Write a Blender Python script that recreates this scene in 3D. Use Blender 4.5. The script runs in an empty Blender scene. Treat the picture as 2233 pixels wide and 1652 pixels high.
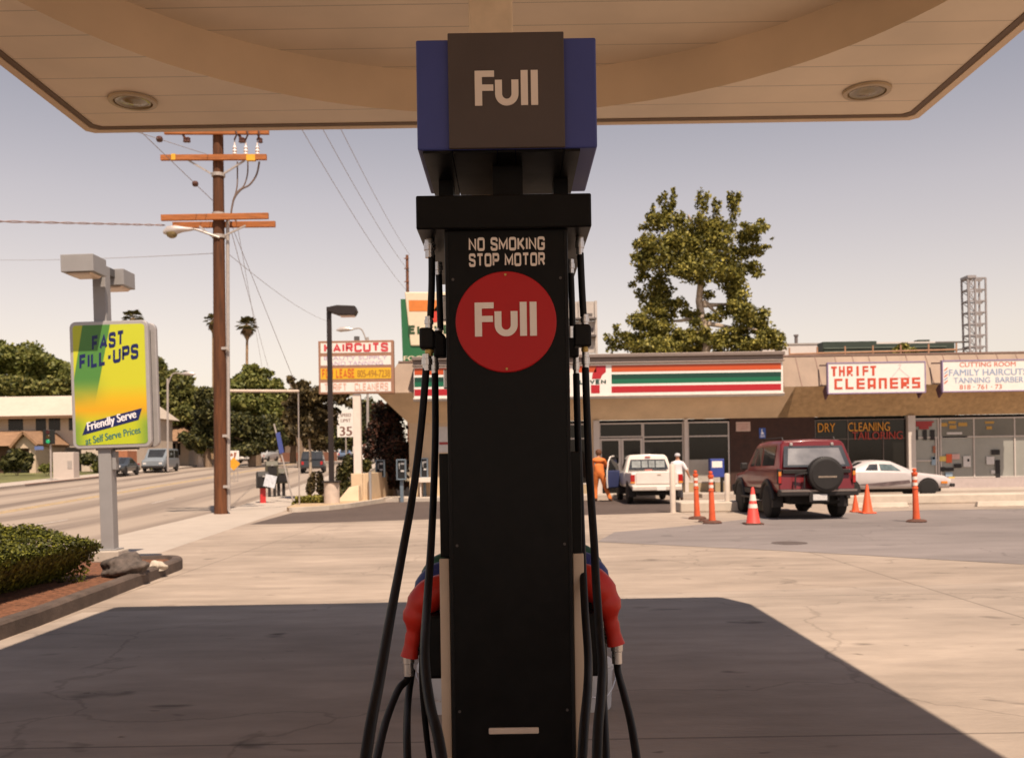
import bpy, bmesh, math, random
import numpy as np
from mathutils import Vector, Matrix
R = math.radians
sc = bpy.context.scene
C = sc.collection

# ------------------------------------------------------------------ camera, sky, sun, exposure
F, CX, HY, EYE, ROLL = 2066.0, 1117.0, 1003.0, 1.5, R(0.9)   # focal length etc. in units of a 2233 px wide picture
cam_d = bpy.data.cameras.new('camera'); cam = bpy.data.objects.new('camera', cam_d); C.objects.link(cam)
cr, sr = math.cos(ROLL), math.sin(ROLL)
cam.matrix_world = Matrix(((cr, sr, 0, 0), (0, 0, -1, 0), (-sr, cr, 0, EYE), (0, 0, 0, 1)))
cam_d.sensor_width = 36.0
cam_d.lens = F / 2233.0 * 36.0
cam_d.shift_y = (HY - 826.0) / 2233.0
cam_d.clip_start, cam_d.clip_end = 0.05, 4000
cam_d.dof.use_dof = True
cam_d.dof.focus_distance = 3.15
cam_d.dof.aperture_fstop = 6.3
sc.camera = cam

SUN_EL, SUN_AZ = R(60), R(160)          # azimuth clockwise from +Y: behind the camera, a little to the right
sun_pos = Vector((math.sin(SUN_AZ) * math.cos(SUN_EL), math.cos(SUN_AZ) * math.cos(SUN_EL), math.sin(SUN_EL)))
sd = bpy.data.lights.new('sun', 'SUN'); sd.energy = 5.0; sd.angle = R(0.55); sd.color = (1.0, 0.83, 0.66)
so = bpy.data.objects.new('sun', sd); C.objects.link(so)
so.rotation_euler = sun_pos.to_track_quat('Z', 'Y').to_euler(); so.location = (0, 0, 60)

w = bpy.data.worlds.new('World'); sc.world = w; w.use_nodes = True
nt = w.node_tree; bg = nt.nodes['Background']; bg.inputs['Strength'].default_value = 0.085
sky = nt.nodes.new('ShaderNodeTexSky'); sky.sky_type = 'NISHITA'; sky.sun_disc = False
sky.sun_elevation = SUN_EL; sky.sun_rotation = SUN_AZ; sky.dust_density = 1.0; sky.air_density = 1.0; sky.ozone_density = 1.0
hs = nt.nodes.new('ShaderNodeHueSaturation'); hs.inputs['Saturation'].default_value = 0.40
tint = nt.nodes.new('ShaderNodeMix'); tint.data_type = 'RGBA'; tint.blend_type = 'MULTIPLY'
tint.inputs[0].default_value = 1.0; tint.inputs[7].default_value = (1.06, 0.94, 0.835, 1)
nt.links.new(sky.outputs[0], hs.inputs['Color']); nt.links.new(hs.outputs[0], tint.inputs[6]); 
tcw = nt.nodes.new('ShaderNodeTexCoord'); sxw = nt.nodes.new('ShaderNodeSeparateXYZ'); nt.links.new(tcw.outputs['Generated'], sxw.inputs[0])
rpw = nt.nodes.new('ShaderNodeValToRGB'); ew = rpw.color_ramp.elements          # paler, pinker low down; deeper and bluer overhead
ew[0].position = 0.0; ew[0].color = (1.0, 0.93, 0.88, 1); ew[1].position = 0.75; ew[1].color = (0.34, 0.42, 0.58, 1)
for p_, c_ in ((0.12, (0.98, 0.90, 0.85, 1)), (0.26, (0.865, 0.825, 0.85, 1)), (0.40, (0.62, 0.645, 0.745, 1))):
    q_ = ew.new(p_); q_.color = c_
nt.links.new(sxw.outputs['Z'], rpw.inputs['Fac'])
grad = nt.nodes.new('ShaderNodeMix'); grad.data_type = 'RGBA'; grad.blend_type = 'MULTIPLY'; grad.inputs[0].default_value = 1.0
nt.links.new(tint.outputs[2], grad.inputs[6]); nt.links.new(rpw.outputs[0], grad.inputs[7])
gain = nt.nodes.new('ShaderNodeMix'); gain.data_type = 'RGBA'; gain.blend_type = 'MULTIPLY'; gain.inputs[0].default_value = 1.0; gain.inputs[7].default_value = (1.42, 1.42, 1.42, 1)
nt.links.new(grad.outputs[2], gain.inputs[6]); nt.links.new(gain.outputs[2], bg.inputs['Color'])

sc.view_settings.view_transform = 'Standard'; sc.view_settings.look = 'None'
sc.view_settings.exposure = 0.50; sc.view_settings.gamma = 1.0
sc.cycles.max_bounces = 8; sc.cycles.transparent_max_bounces = 8
sc.cycles.use_denoising = True

# ------------------------------------------------------------------ measuring: picture ray at a real distance -> point of the place
def P(x, y, d):
    u = (x - CX) * d / F; v = (HY - y) * d / F
    return Vector((u * cr + v * sr, d, EYE - u * sr + v * cr))
def G(x, y, z=0.0):
    a = (HY - y) / F * cr - (x - CX) / F * sr
    return P(x, y, (z - EYE) / a)
def rise(y):                                    # the street climbs gently beyond the lot
    return 0.022 * min(max(0.0, y - 33.0), 100.0)

# ------------------------------------------------------------------ materials
MATS = {}
def mat(name, col, rough=0.6, metal=0.0, var=0.10, scale=6.0, bump=0.0, bscale=40.0, spec=0.4, stretch=(1, 1, 1), coat=0.0, var2=0.0, emit=None, spots=0.0, joint=0.0, cracks=0.0):
    if name in MATS: return MATS[name]
    m = bpy.data.materials.new(name); m.use_nodes = True; n = m.node_tree.nodes; l = m.node_tree.links
    b = n['Principled BSDF']
    b.inputs['Roughness'].default_value = rough; b.inputs['Metallic'].default_value = metal
    b.inputs['Specular IOR Level'].default_value = spec; b.inputs['Coat Weight'].default_value = coat
    b.inputs['Coat Roughness'].default_value = 0.08
    tc = n.new('ShaderNodeTexCoord'); mp = n.new('ShaderNodeMapping'); mp.inputs['Scale'].default_value = stretch
    l.new(tc.outputs['Object'], mp.inputs['Vector'])
    nz = n.new('ShaderNodeTexNoise'); nz.inputs['Scale'].default_value = scale; nz.inputs['Detail'].default_value = 6; nz.inputs['Roughness'].default_value = 0.62
    l.new(mp.outputs[0], nz.inputs['Vector'])
    rp = n.new('ShaderNodeValToRGB')
    lo = [c * (1 - var) for c in col]; hi = [min(1, c * (1 + var)) for c in col]
    rp.color_ramp.elements[0].position = 0.30; rp.color_ramp.elements[0].color = (*lo, 1)
    rp.color_ramp.elements[1].position = 0.70; rp.color_ramp.elements[1].color = (*hi, 1)
    l.new(nz.outputs['Fac'], rp.inputs['Fac']); out = rp.outputs[0]
    if var2:
        n2 = n.new('ShaderNodeTexNoise'); n2.inputs['Scale'].default_value = scale * 0.13; n2.inputs['Detail'].default_value = 4
        l.new(mp.outputs[0], n2.inputs['Vector'])
        r2 = n.new('ShaderNodeValToRGB'); r2.color_ramp.elements[0].position = 0.35; r2.color_ramp.elements[1].position = 0.62
        r2.color_ramp.elements[0].color = (1 - var2, 1 - var2, 1 - var2, 1); r2.color_ramp.elements[1].color = (1, 1, 1, 1)
        l.new(n2.outputs['Fac'], r2.inputs['Fac'])
        mx = n.new('ShaderNodeMix'); mx.data_type = 'RGBA'; mx.blend_type = 'MULTIPLY'; mx.inputs[0].default_value = 1
        l.new(out, mx.inputs[6]); l.new(r2.outputs[0], mx.inputs[7]); out = mx.outputs[2]
    if spots:
        for sc3, lo3, hi3, dk in ((1.6, 0.66, 0.74, spots), (5.5, 0.70, 0.76, spots * 0.7)):
            n4 = n.new('ShaderNodeTexNoise'); n4.inputs['Scale'].default_value = sc3; n4.inputs['Detail'].default_value = 3; n4.inputs['Distortion'].default_value = 0.4
            m4 = n.new('ShaderNodeMapping'); m4.inputs['Scale'].default_value = (0.7, 1.2, 1); m4.inputs['Location'].default_value = (3.1 * sc3, 1.7, 0)
            l.new(tc.outputs['Object'], m4.inputs['Vector']); l.new(m4.outputs[0], n4.inputs['Vector'])
            r4 = n.new('ShaderNodeMapRange'); r4.inputs['From Min'].default_value = lo3; r4.inputs['From Max'].default_value = hi3; r4.inputs['To Min'].default_value = 1.0; r4.inputs['To Max'].default_value = 1 - dk
            l.new(n4.outputs['Fac'], r4.inputs['Value'])
            x4 = n.new('ShaderNodeMix'); x4.data_type = 'RGBA'; x4.blend_type = 'MULTIPLY'; x4.inputs[0].default_value = 1
            l.new(out, x4.inputs[6]); l.new(r4.outputs[0], x4.inputs[7]); out = x4.outputs[2]
    if cracks:
        vn = n.new('ShaderNodeTexNoise'); vn.inputs['Scale'].default_value = 1.3; vn.inputs['Detail'].default_value = 5; l.new(tc.outputs['Object'], vn.inputs['Vector'])
        va = n.new('ShaderNodeMix'); va.data_type = 'RGBA'; va.blend_type = 'ADD'; va.inputs[0].default_value = 0.9; l.new(tc.outputs['Object'], va.inputs[6]); l.new(vn.outputs['Color'], va.inputs[7])
        vo = n.new('ShaderNodeTexVoronoi'); vo.feature = 'DISTANCE_TO_EDGE'; vo.inputs['Scale'].default_value = 0.27; l.new(va.outputs[2], vo.inputs['Vector'])
        vr = n.new('ShaderNodeMapRange'); vr.inputs['From Min'].default_value = 0.0015; vr.inputs['From Max'].default_value = 0.006; vr.inputs['To Min'].default_value = 1 - cracks; vr.inputs['To Max'].default_value = 1.0; l.new(vo.outputs['Distance'], vr.inputs['Value'])
        vx_ = n.new('ShaderNodeMix'); vx_.data_type = 'RGBA'; vx_.blend_type = 'MULTIPLY'; vx_.inputs[0].default_value = 1; l.new(out, vx_.inputs[6]); l.new(vr.outputs[0], vx_.inputs[7]); out = vx_.outputs[2]
    if joint:                                   # saw-cut slab joints
        sj = n.new('ShaderNodeSeparateXYZ'); l.new(tc.outputs['Object'], sj.inputs[0]); acc = None
        for ax, per in (('X', joint), ('Y', joint * 1.1)):
            d1 = n.new('ShaderNodeMath'); d1.operation = 'PINGPONG'; d1.inputs[1].default_value = per / 2; l.new(sj.outputs[ax], d1.inputs[0])
            d2 = n.new('ShaderNodeMath'); d2.operation = 'GREATER_THAN'; d2.inputs[1].default_value = 0.012; l.new(d1.outputs[0], d2.inputs[0])
            if acc is None: acc = d2
            else:
                d3 = n.new('ShaderNodeMath'); d3.operation = 'MULTIPLY'; l.new(acc.outputs[0], d3.inputs[0]); l.new(d2.outputs[0], d3.inputs[1]); acc = d3
        j1 = n.new('ShaderNodeMapRange'); j1.inputs['To Min'].default_value = 0.62; j1.inputs['To Max'].default_value = 1.0; l.new(acc.outputs[0], j1.inputs['Value'])
        xj = n.new('ShaderNodeMix'); xj.data_type = 'RGBA'; xj.blend_type = 'MULTIPLY'; xj.inputs[0].default_value = 1; l.new(out, xj.inputs[6]); l.new(j1.outputs[0], xj.inputs[7]); out = xj.outputs[2]
    l.new(out, b.inputs['Base Color'])
    rr = n.new('ShaderNodeMapRange'); rr.inputs['To Min'].default_value = max(0.02, rough - 0.08); rr.inputs['To Max'].default_value = min(1, rough + 0.08)
    l.new(nz.outputs['Fac'], rr.inputs['Value']); l.new(rr.outputs[0], b.inputs['Roughness'])
    if bump:
        n3 = n.new('ShaderNodeTexNoise'); n3.inputs['Scale'].default_value = bscale; n3.inputs['Detail'].default_value = 5
        l.new(mp.outputs[0], n3.inputs['Vector'])
        bp = n.new('ShaderNodeBump'); bp.inputs['Strength'].default_value = bump; bp.inputs['Distance'].default_value = 0.02
        l.new(n3.outputs['Fac'], bp.inputs['Height']); l.new(bp.outputs[0], b.inputs['Normal'])
    if emit:
        b.inputs['Emission Color'].default_value = (*emit[:3], 1); b.inputs['Emission Strength'].default_value = emit[3]
    MATS[name] = m
    return m

def leaf_mat(name, dark, mid, light, trans=0.25):
    if name in MATS: return MATS[name]
    m = bpy.data.materials.new(name); m.use_nodes = True; n = m.node_tree.nodes; l = m.node_tree.links
    b = n['Principled BSDF']; b.inputs['Roughness'].default_value = 0.55; b.inputs['Specular IOR Level'].default_value = 0.25
    g = n.new('ShaderNodeNewGeometry'); rp = n.new('ShaderNodeValToRGB')
    rp.color_ramp.elements[0].color = (*dark, 1); rp.color_ramp.elements[1].color = (*light, 1)
    e = rp.color_ramp.elements.new(0.5); e.color = (*mid, 1)
    l.new(g.outputs['Random Per Island'], rp.inputs['Fac']); l.new(rp.outputs[0], b.inputs['Base Color'])
    t = n.new('ShaderNodeBsdfTranslucent'); l.new(rp.outputs[0], t.inputs['Color'])
    mx = n.new('ShaderNodeMixShader'); mx.inputs[0].default_value = trans
    l.new(b.outputs[0], mx.inputs[1]); l.new(t.outputs[0], mx.inputs[2]); l.new(mx.outputs[0], n['Material Output'].inputs['Surface'])
    MATS[name] = m
    return m

# ------------------------------------------------------------------ mesh building
class MB:
    def __init__(s): s.v = []; s.f = []; s.mi = []; s.m = 0
    def face(s, *idx): s.f.append(tuple(idx)); s.mi.append(s.m)
    def add(s, pts):
        b = len(s.v); s.v += [tuple(p) for p in pts]; return b
    def quad(s, a, b, c, d):
        i = s.add((a, b, c, d)); s.face(i, i + 1, i + 2, i + 3); return s
    def poly(s, pts):
        i = s.add(pts); s.face(*range(i, i + len(pts))); return s
    def hexa(s, p):          # p: 8 points, bottom ring 0-3 (ccw from above), top ring 4-7
        i = s.add(p)
        for q in ((3, 2, 1, 0), (4, 5, 6, 7), (0, 1, 5, 4), (1, 2, 6, 5), (2, 3, 7, 6), (3, 0, 4, 7)): s.face(*[i + k for k in q])
        return s
    def box(s, x0, x1, y0, y1, z0, z1):
        return s.hexa([(x0, y0, z0), (x1, y0, z0), (x1, y1, z0), (x0, y1, z0), (x0, y0, z1), (x1, y0, z1), (x1, y1, z1), (x0, y1, z1)])
    def bar(s, p0, p1, w, h, up=(0, 0, 1)):
        p0, p1 = Vector(p0), Vector(p1); d = (p1 - p0).normalized(); up = Vector(up)
        if abs(d.dot(up)) > 0.98: up = Vector((0, 1, 0))
        a = d.cross(up).normalized() * w / 2; b = a.cross(d).normalized() * h / 2
        return s.hexa([p0 - a - b, p0 + a - b, p1 + a - b, p1 - a - b, p0 - a + b, p0 + a + b, p1 + a + b, p1 - a + b])
    def tube(s, pts, r, n=10, cap=True):
        pts = [Vector(p) for p in pts]; k = len(pts)
        if not hasattr(r, '__len__'): r = [r] * k
        rings = []; pu = None
        for i, p in enumerate(pts):
            d = (pts[min(i + 1, k - 1)] - pts[max(i - 1, 0)]).normalized()
            if pu is None:
                pu = Vector((0, 0, 1)) if abs(d.z) < 0.9 else Vector((1, 0, 0))
            a = (pu - d * pu.dot(d)).normalized(); pu = a; b = d.cross(a)
            rings.append(s.add([p + (a * math.cos(t) + b * math.sin(t)) * r[i] for t in [2 * math.pi * j / n for j in range(n)]]))
        for i in range(k - 1):
            for j in range(n):
                q = (j + 1) % n; s.face(rings[i] + j, rings[i] + q, rings[i + 1] + q, rings[i + 1] + j)
        if cap:
            s.face(*[rings[0] + j for j in reversed(range(n))]); s.face(*[rings[-1] + j for j in range(n)])
        return s
    def lathe(s, prof, c=(0, 0, 0), axis='z', n=20, cap=True):     # prof: (radius, height along axis)
        rings = []
        for r, h in prof:
            pts = []
            for j in range(n):
                t = 2 * math.pi * j / n; u, v = r * math.cos(t), r * math.sin(t)
                q = {'z': (u, v, h), 'y': (u, h, -v), 'x': (h, u, v)}[axis]
                pts.append((c[0] + q[0], c[1] + q[1], c[2] + q[2]))
            rings.append(s.add(pts))
        for i in range(len(prof) - 1):
            for j in range(n):
                q = (j + 1) % n; s.face(rings[i] + j, rings[i] + q, rings[i + 1] + q, rings[i + 1] + j)
        if cap:
            s.face(*[rings[0] + j for j in reversed(range(n))]); s.face(*[rings[-1] + j for j in range(n)])
        return s
    def prism(s, poly, a0, a1, axis='y'):      # poly in the two other axes (x,z for y; y,z for x; x,y for z)
        def q(p, a): return {'y': (p[0], a, p[1]), 'x': (a, p[0], p[1]), 'z': (p[0], p[1], a)}[axis]
        n = len(poly); i = s.add([q(p, a0) for p in poly]); j = s.add([q(p, a1) for p in poly])
        s.face(*[i + k for k in range(n)]); s.face(*[j + k for k in reversed(range(n))])
        for k in range(n):
            m = (k + 1) % n; s.face(i + m, i + k, j + k, j + m)
        return s
    def build(s, name, m, parent=None, smooth=False, bevel=0.0, seg=2, loc=None, rz=0.0):
        me = bpy.data.meshes.new(name); me.from_pydata(s.v, [], s.f)
        ms = m if isinstance(m, (list, tuple)) else [m]
        for q in ms: me.materials.append(q)
        if len(ms) > 1: me.polygons.foreach_set('material_index', s.mi)
        bm = bmesh.new(); bm.from_mesh(me); bmesh.ops.recalc_face_normals(bm, faces=bm.faces); bm.to_mesh(me); bm.free()
        if smooth:
            me.polygons.foreach_set('use_smooth', [True] * len(me.polygons))
            try: me.set_sharp_from_angle(angle=R(40))
            except Exception: pass
        o = bpy.data.objects.new(name, me); C.objects.link(o)
        if parent: o.parent = parent
        if loc is not None: o.location = loc
        o.rotation_euler.z = rz
        if bevel:
            b = o.modifiers.new('bevel', 'BEVEL'); b.width = bevel; b.segments = seg; b.limit_method = 'ANGLE'; b.angle_limit = R(35)
        return o

def tag(o, label=None, cat=None, group=None, kind=None):
    if label: o['label'] = label
    if cat: o['category'] = cat
    if group: o['group'] = group
    if kind: o['kind'] = kind
    return o
def thing(name, label, cat, loc=(0, 0, 0), rz=0.0, group=None):
    o = bpy.data.objects.new(name, None); C.objects.link(o); o.empty_display_size = 0.2
    o.location = loc; o.rotation_euler.z = rz
    return tag(o, label, cat, group)
def copy_tree(o, parent=None):
    c = o.copy(); C.objects.link(c)
    if parent: c.parent = parent
    for ch in list(o.children): copy_tree(ch, c)
    return c
def structure(o): o['kind'] = 'structure'; return o

def text(name, body, x, z, wdt, hgt, y, m, parent, bold=0.0, shear=0.0, rot=0.0, depth=0.004, facing=-1):
    """Lettering as thin raised mesh centred at (x, z) in its parent's XZ plane, fitted to wdt x hgt, facing -Y."""
    cu = bpy.data.curves.new('lettering', 'FONT'); cu.body = body; cu.size = 1.0; cu.offset = 0.0; cu.shear = shear
    cu.resolution_u = 4; cu.fill_mode = 'FRONT'; cu.extrude = 0.0
    t = bpy.data.objects.new('tmp', cu); C.objects.link(t)
    dg = bpy.context.evaluated_depsgraph_get(); me0 = bpy.data.meshes.new_from_object(t.evaluated_get(dg))
    bpy.data.objects.remove(t); bpy.data.curves.remove(cu)
    v = np.array([q.co[:] for q in me0.vertices]); f = [tuple(q.vertices) for q in me0.polygons]
    bpy.data.meshes.remove(me0)
    lo, hi = v.min(0), v.max(0); c = (lo + hi) / 2
    sx = wdt / max(1e-6, hi[0] - lo[0]); sz = hgt / max(1e-6, hi[1] - lo[1])
    px = (v[:, 0] - c[0]) * sx; pz = (v[:, 1] - c[1]) * sz
    ca, sa = math.cos(rot), math.sin(rot)
    vx = x + px * ca - pz * sa; vz = z + px * sa + pz * ca
    b = MB(); sh_ = bold * hgt * 0.9                    # heavier strokes: the same outline again a little to either side
    for k, o_ in enumerate((0,) if sh_ < 1e-6 else (0, -sh_, sh_, -sh_ / 2, sh_ / 2)):
        i0 = len(b.v); b.v += [(vx[i] + o_, y - 0.00012 * k, vz[i]) for i in range(len(v))]; b.f += [tuple(i0 + q for q in f_) for f_ in f]
    b.mi = [0] * len(b.f)
    o = b.build(name, m, parent)
    sl = o.modifiers.new('thickness', 'SOLIDIFY'); sl.thickness = depth; sl.offset = 0
    return o

STROKES = {'A': (.74, [[(0, 0), (.37, 1), (.74, 0)], [(.13, .28), (.61, .28)]]), 'C': (.66, [[(.66, .75), (.66, .86), (.53, 1), (.13, 1), (0, .86), (0, .14), (.13, 0), (.53, 0), (.66, .14), (.66, .25)]]),
    'E': (.58, [[(.58, 1), (0, 1), (0, 0), (.58, 0)], [(0, .52), (.5, .52)]]), 'F': (.56, [[(.56, 1), (0, 1), (0, 0)], [(0, .5), (.48, .5)]]), 'G': (.66, [[(.66, .75), (.66, .86), (.53, 1), (.13, 1), (0, .86), (0, .14), (.13, 0), (.53, 0), (.66, .14), (.66, .46), (.36, .46)]]),
    'H': (.66, [[(0, 0), (0, 1)], [(.66, 0), (.66, 1)], [(0, .52), (.66, .52)]]), 'I': (.0, [[(0, 0), (0, 1)]]), 'K': (.66, [[(0, 0), (0, 1)], [(.64, 1), (.04, .42)], [(.2, .56), (.66, 0)]]), 'L': (.54, [[(0, 1), (0, 0), (.54, 0)]]),
    'M': (.86, [[(0, 0), (0, 1), (.43, .22), (.86, 1), (.86, 0)]]), 'N': (.68, [[(0, 0), (0, 1), (.68, 0), (.68, 1)]]), 'O': (.66, [[(.33, 1), (.13, 1), (0, .86), (0, .14), (.13, 0), (.53, 0), (.66, .14), (.66, .86), (.53, 1), (.33, 1)]]),
    'P': (.62, [[(0, 0), (0, 1), (.49, 1), (.62, .88), (.62, .58), (.49, .46), (0, .46)]]), 'R': (.64, [[(0, 0), (0, 1), (.49, 1), (.62, .88), (.62, .60), (.49, .48), (0, .48)], [(.36, .48), (.64, 0)]]),
    'S': (.62, [[(.62, .74), (.62, .87), (.5, 1), (.13, 1), (0, .87), (0, .67), (.12, .55), (.5, .46), (.62, .34), (.62, .13), (.5, 0), (.13, 0), (0, .13), (0, .27)]]), 'T': (.66, [[(0, 1), (.66, 1)], [(.33, 1), (.33, 0)]]),
    'U': (.66, [[(0, 1), (0, .14), (.13, 0), (.53, 0), (.66, .14), (.66, 1)]]), 'V': (.7, [[(0, 1), (.35, 0), (.7, 1)]]), '-': (.3, [[(0, .46), (.3, .46)]]), ' ': (.22, [])}
def stroke_text(name, body, x, z, wdt, hgt, y, m, parent, weight=0.17, shear=0.0, rot=0.0, gap=0.0):
    """Grotesque capitals drawn as mitred ribbons, fitted to wdt x hgt and centred at (x, z), facing -Y."""
    b = MB(); t = weight / 2; cur = 0.0; ribs = []
    for ch_ in body:
        w_, pls = STROKES[ch_]
        for pl in pls: ribs.append([(cur + p[0], t + p[1] * (1 - 2 * t)) for p in pl])
        cur += w_ + weight + 0.14 + gap
    W_ = cur - weight - 0.14 - gap + 2 * t; k = 0
    ca, sa = math.cos(rot), math.sin(rot)
    def tr(px, pz, dy):
        u = ((px + t) / W_ - 0.5) * wdt + shear * (pz - 0.5) * hgt; v = (min(1.0, max(0.0, pz)) - 0.5) * hgt; return (x + u * ca - v * sa, y - dy, z + u * sa + v * ca)
    def rounded(pl):
        out = [pl[0]]
        for i in range(1, len(pl)):
            a, c = pl[i - 1], pl[i]; dx, dz = abs(a[0] - c[0]), abs(a[1] - c[1])
            if 0.05 < dx < 0.17 and 0.05 < dz < 0.17 and len(pl) > 4:
                p0 = pl[i - 2] if i > 1 else None
                hor = (abs(p0[0] - a[0]) > abs(p0[1] - a[1])) if p0 else not (i + 1 < len(pl) and abs(pl[i + 1][0] - c[0]) > abs(pl[i + 1][1] - c[1]))
                q, o_ = ((c[0], a[1]), (a[0], c[1])) if hor else ((a[0], c[1]), (c[0], a[1])); out.append((q[0] + (o_[0] - q[0]) * 0.293, q[1] + (o_[1] - q[1]) * 0.293))
            out.append(c)
        return out
    for pl in [rounded(p_) for p_ in ribs]:
        n = len(pl); k += 1; L_, R_ = [], []; closed = pl[0] == pl[-1]
        for i in range(n):
            a = pl[i - 1] if i else (pl[-2] if closed else None); c = pl[i + 1] if i < n - 1 else (pl[1] if closed else None); p = pl[i]
            d0 = Vector((p[0] - a[0], p[1] - a[1])).normalized() if a else None; d1 = Vector((c[0] - p[0], c[1] - p[1])).normalized() if c else None
            if d0 is None: d0 = d1
            if d1 is None: d1 = d0
            q = d0 + d1; q = q.normalized() if q.length > 1e-6 else d0; nrm = Vector((-q.y, q.x)); s_ = t / max(0.5, nrm.dot(Vector((-d0.y, d0.x))))
            L_.append((p[0] + nrm.x * s_, p[1] + nrm.y * s_)); R_.append((p[0] - nrm.x * s_, p[1] - nrm.y * s_))
            for e_, lst in ((i == 0, d0), (i == n - 1, d1)):
                if e_ and not closed and abs(lst.x) > 0.9: pass
        dy = 0.00011 * (k % 23)
        for i in range(n - 1):
            q = [L_[i], L_[i + 1], R_[i + 1], R_[i]]; f_ = b.add([tr(*p, dy) for p in q]); g_ = b.add([tr(*p, dy - 0.003) for p in q])
            b.face(f_, f_ + 1, f_ + 2, f_ + 3); b.face(g_ + 3, g_ + 2, g_ + 1, g_); b.face(f_, g_, g_ + 1, f_ + 1); b.face(f_ + 3, f_ + 2, g_ + 2, g_ + 3)
            if i == 0: b.face(f_, f_ + 3, g_ + 3, g_)
            if i == n - 2: b.face(f_ + 1, g_ + 1, g_ + 2, f_ + 2)
    return b.build(name, m, parent)

def leaf_cloud(name, clumps, n, size, m, parent, seed=0, fill=0.45, flat=0.35):
    """A crown: n small leaf sprays spread through the volume of the clumps (x, y, z, rx, ry, rz)."""
    g = np.random.default_rng(seed); cl = np.array(clumps, float)
    wt = cl[:, 3] * cl[:, 4] * cl[:, 5]; wt = wt ** 0.8; wt /= wt.sum()
    k = g.choice(len(cl), n, p=wt)
    d = g.normal(size=(n, 3)); d /= np.linalg.norm(d, axis=1)[:, None]
    r = g.random(n) ** fill
    lump = 1 + 0.25 * np.sin(d[:, 0] * 7 + k * 1.7) * np.sin(d[:, 1] * 6 + k) * np.sin(d[:, 2] * 8 + k * 2.3)
    p = cl[k, :3] + d * cl[k, 3:6] * (r * lump)[:, None]
    nn = d * 0.7 + g.normal(size=(n, 3)) * 0.8 + np.array([0, 0, flat]); nn /= np.linalg.norm(nn, axis=1)[:, None]
    a = np.cross(nn, g.normal(size=(n, 3))); a /= np.linalg.norm(a, axis=1)[:, None]; b = np.cross(nn, a)
    s = size * (0.55 + 0.9 * g.random(n)); L = a * s[:, None]; W = b * (s * (0.45 + 0.25 * g.random(n)))[:, None]
    bend = nn * (s * 0.25)[:, None]
    v = np.stack([p - L, p + W - bend * 0.3, p + L * 1.05 - bend, p - W - bend * 0.3], 1).reshape(-1, 3)
    me = bpy.data.meshes.new(name); me.vertices.add(4 * n); me.vertices.foreach_set('co', v.ravel())
    me.loops.add(4 * n); me.loops.foreach_set('vertex_index', np.arange(4 * n, dtype=np.int32))
    me.polygons.add(n); me.polygons.foreach_set('loop_start', np.arange(0, 4 * n, 4, dtype=np.int32))
    me.materials.append(m); me.update(calc_edges=True); me.validate()
    o = bpy.data.objects.new(name, me); C.objects.link(o)
    if parent: o.parent = parent
    return o

def limb(b, p0, p1, r0, r1, n=7, wob=0.12, seed=0, k=5):
    g = random.Random(seed); p0, p1 = Vector(p0), Vector(p1); L = (p1 - p0).length
    pts = []; rr = []
    for i in range(k + 1):
        t = i / k; j = math.sin(math.pi * t) * wob * L
        pts.append(p0.lerp(p1, t) + Vector((g.uniform(-j, j), g.uniform(-j, j), g.uniform(-j, j) * 0.4))); rr.append(r0 + (r1 - r0) * t)
    b.tube(pts, rr, n)

# ------------------------------------------------------------------ ground, road, pavements
concrete = mat('concrete', (0.365, 0.290, 0.233), 0.88, var=0.20, scale=1.9, bump=0.25, bscale=30, stretch=(0.45, 1.3, 1), var2=0.26, spec=0.2, spots=0.5, joint=4.6, cracks=0.20)
apron_m = mat('pale_concrete', (0.385, 0.312, 0.256), 0.88, var=0.17, scale=2.1, bump=0.25, bscale=30, stretch=(0.5, 1.4, 1), var2=0.30, spec=0.2, spots=0.65, joint=4.6, cracks=0.20)
walk_m = mat('walk_concrete', (0.42, 0.355, 0.30), 0.9, var=0.07, scale=2.0, bump=0.15, var2=0.08, spec=0.2)
asphalt = mat('asphalt', (0.10, 0.074, 0.064), 0.9, var=0.15, scale=3, bump=0.3, bscale=60, var2=0.15, spec=0.2)
grey_asphalt = mat('worn_asphalt', (0.235, 0.200, 0.188), 0.9, var=0.16, scale=1.2, bump=0.3, bscale=50, stretch=(0.4, 1.2, 1), var2=0.28, spec=0.2, spots=0.4, cracks=0.22)
soil = mat('soil', (0.20, 0.155, 0.10), 0.95, var=0.2, scale=0.6)
lawn_m = mat('lawn_grass', (0.14, 0.135, 0.045), 0.95, var=0.3, scale=1.0, bump=0.4, bscale=20, var2=0.3)
red_paint = mat('red_kerb_paint', (0.36, 0.10, 0.07), 0.8, var=0.2)

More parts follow.
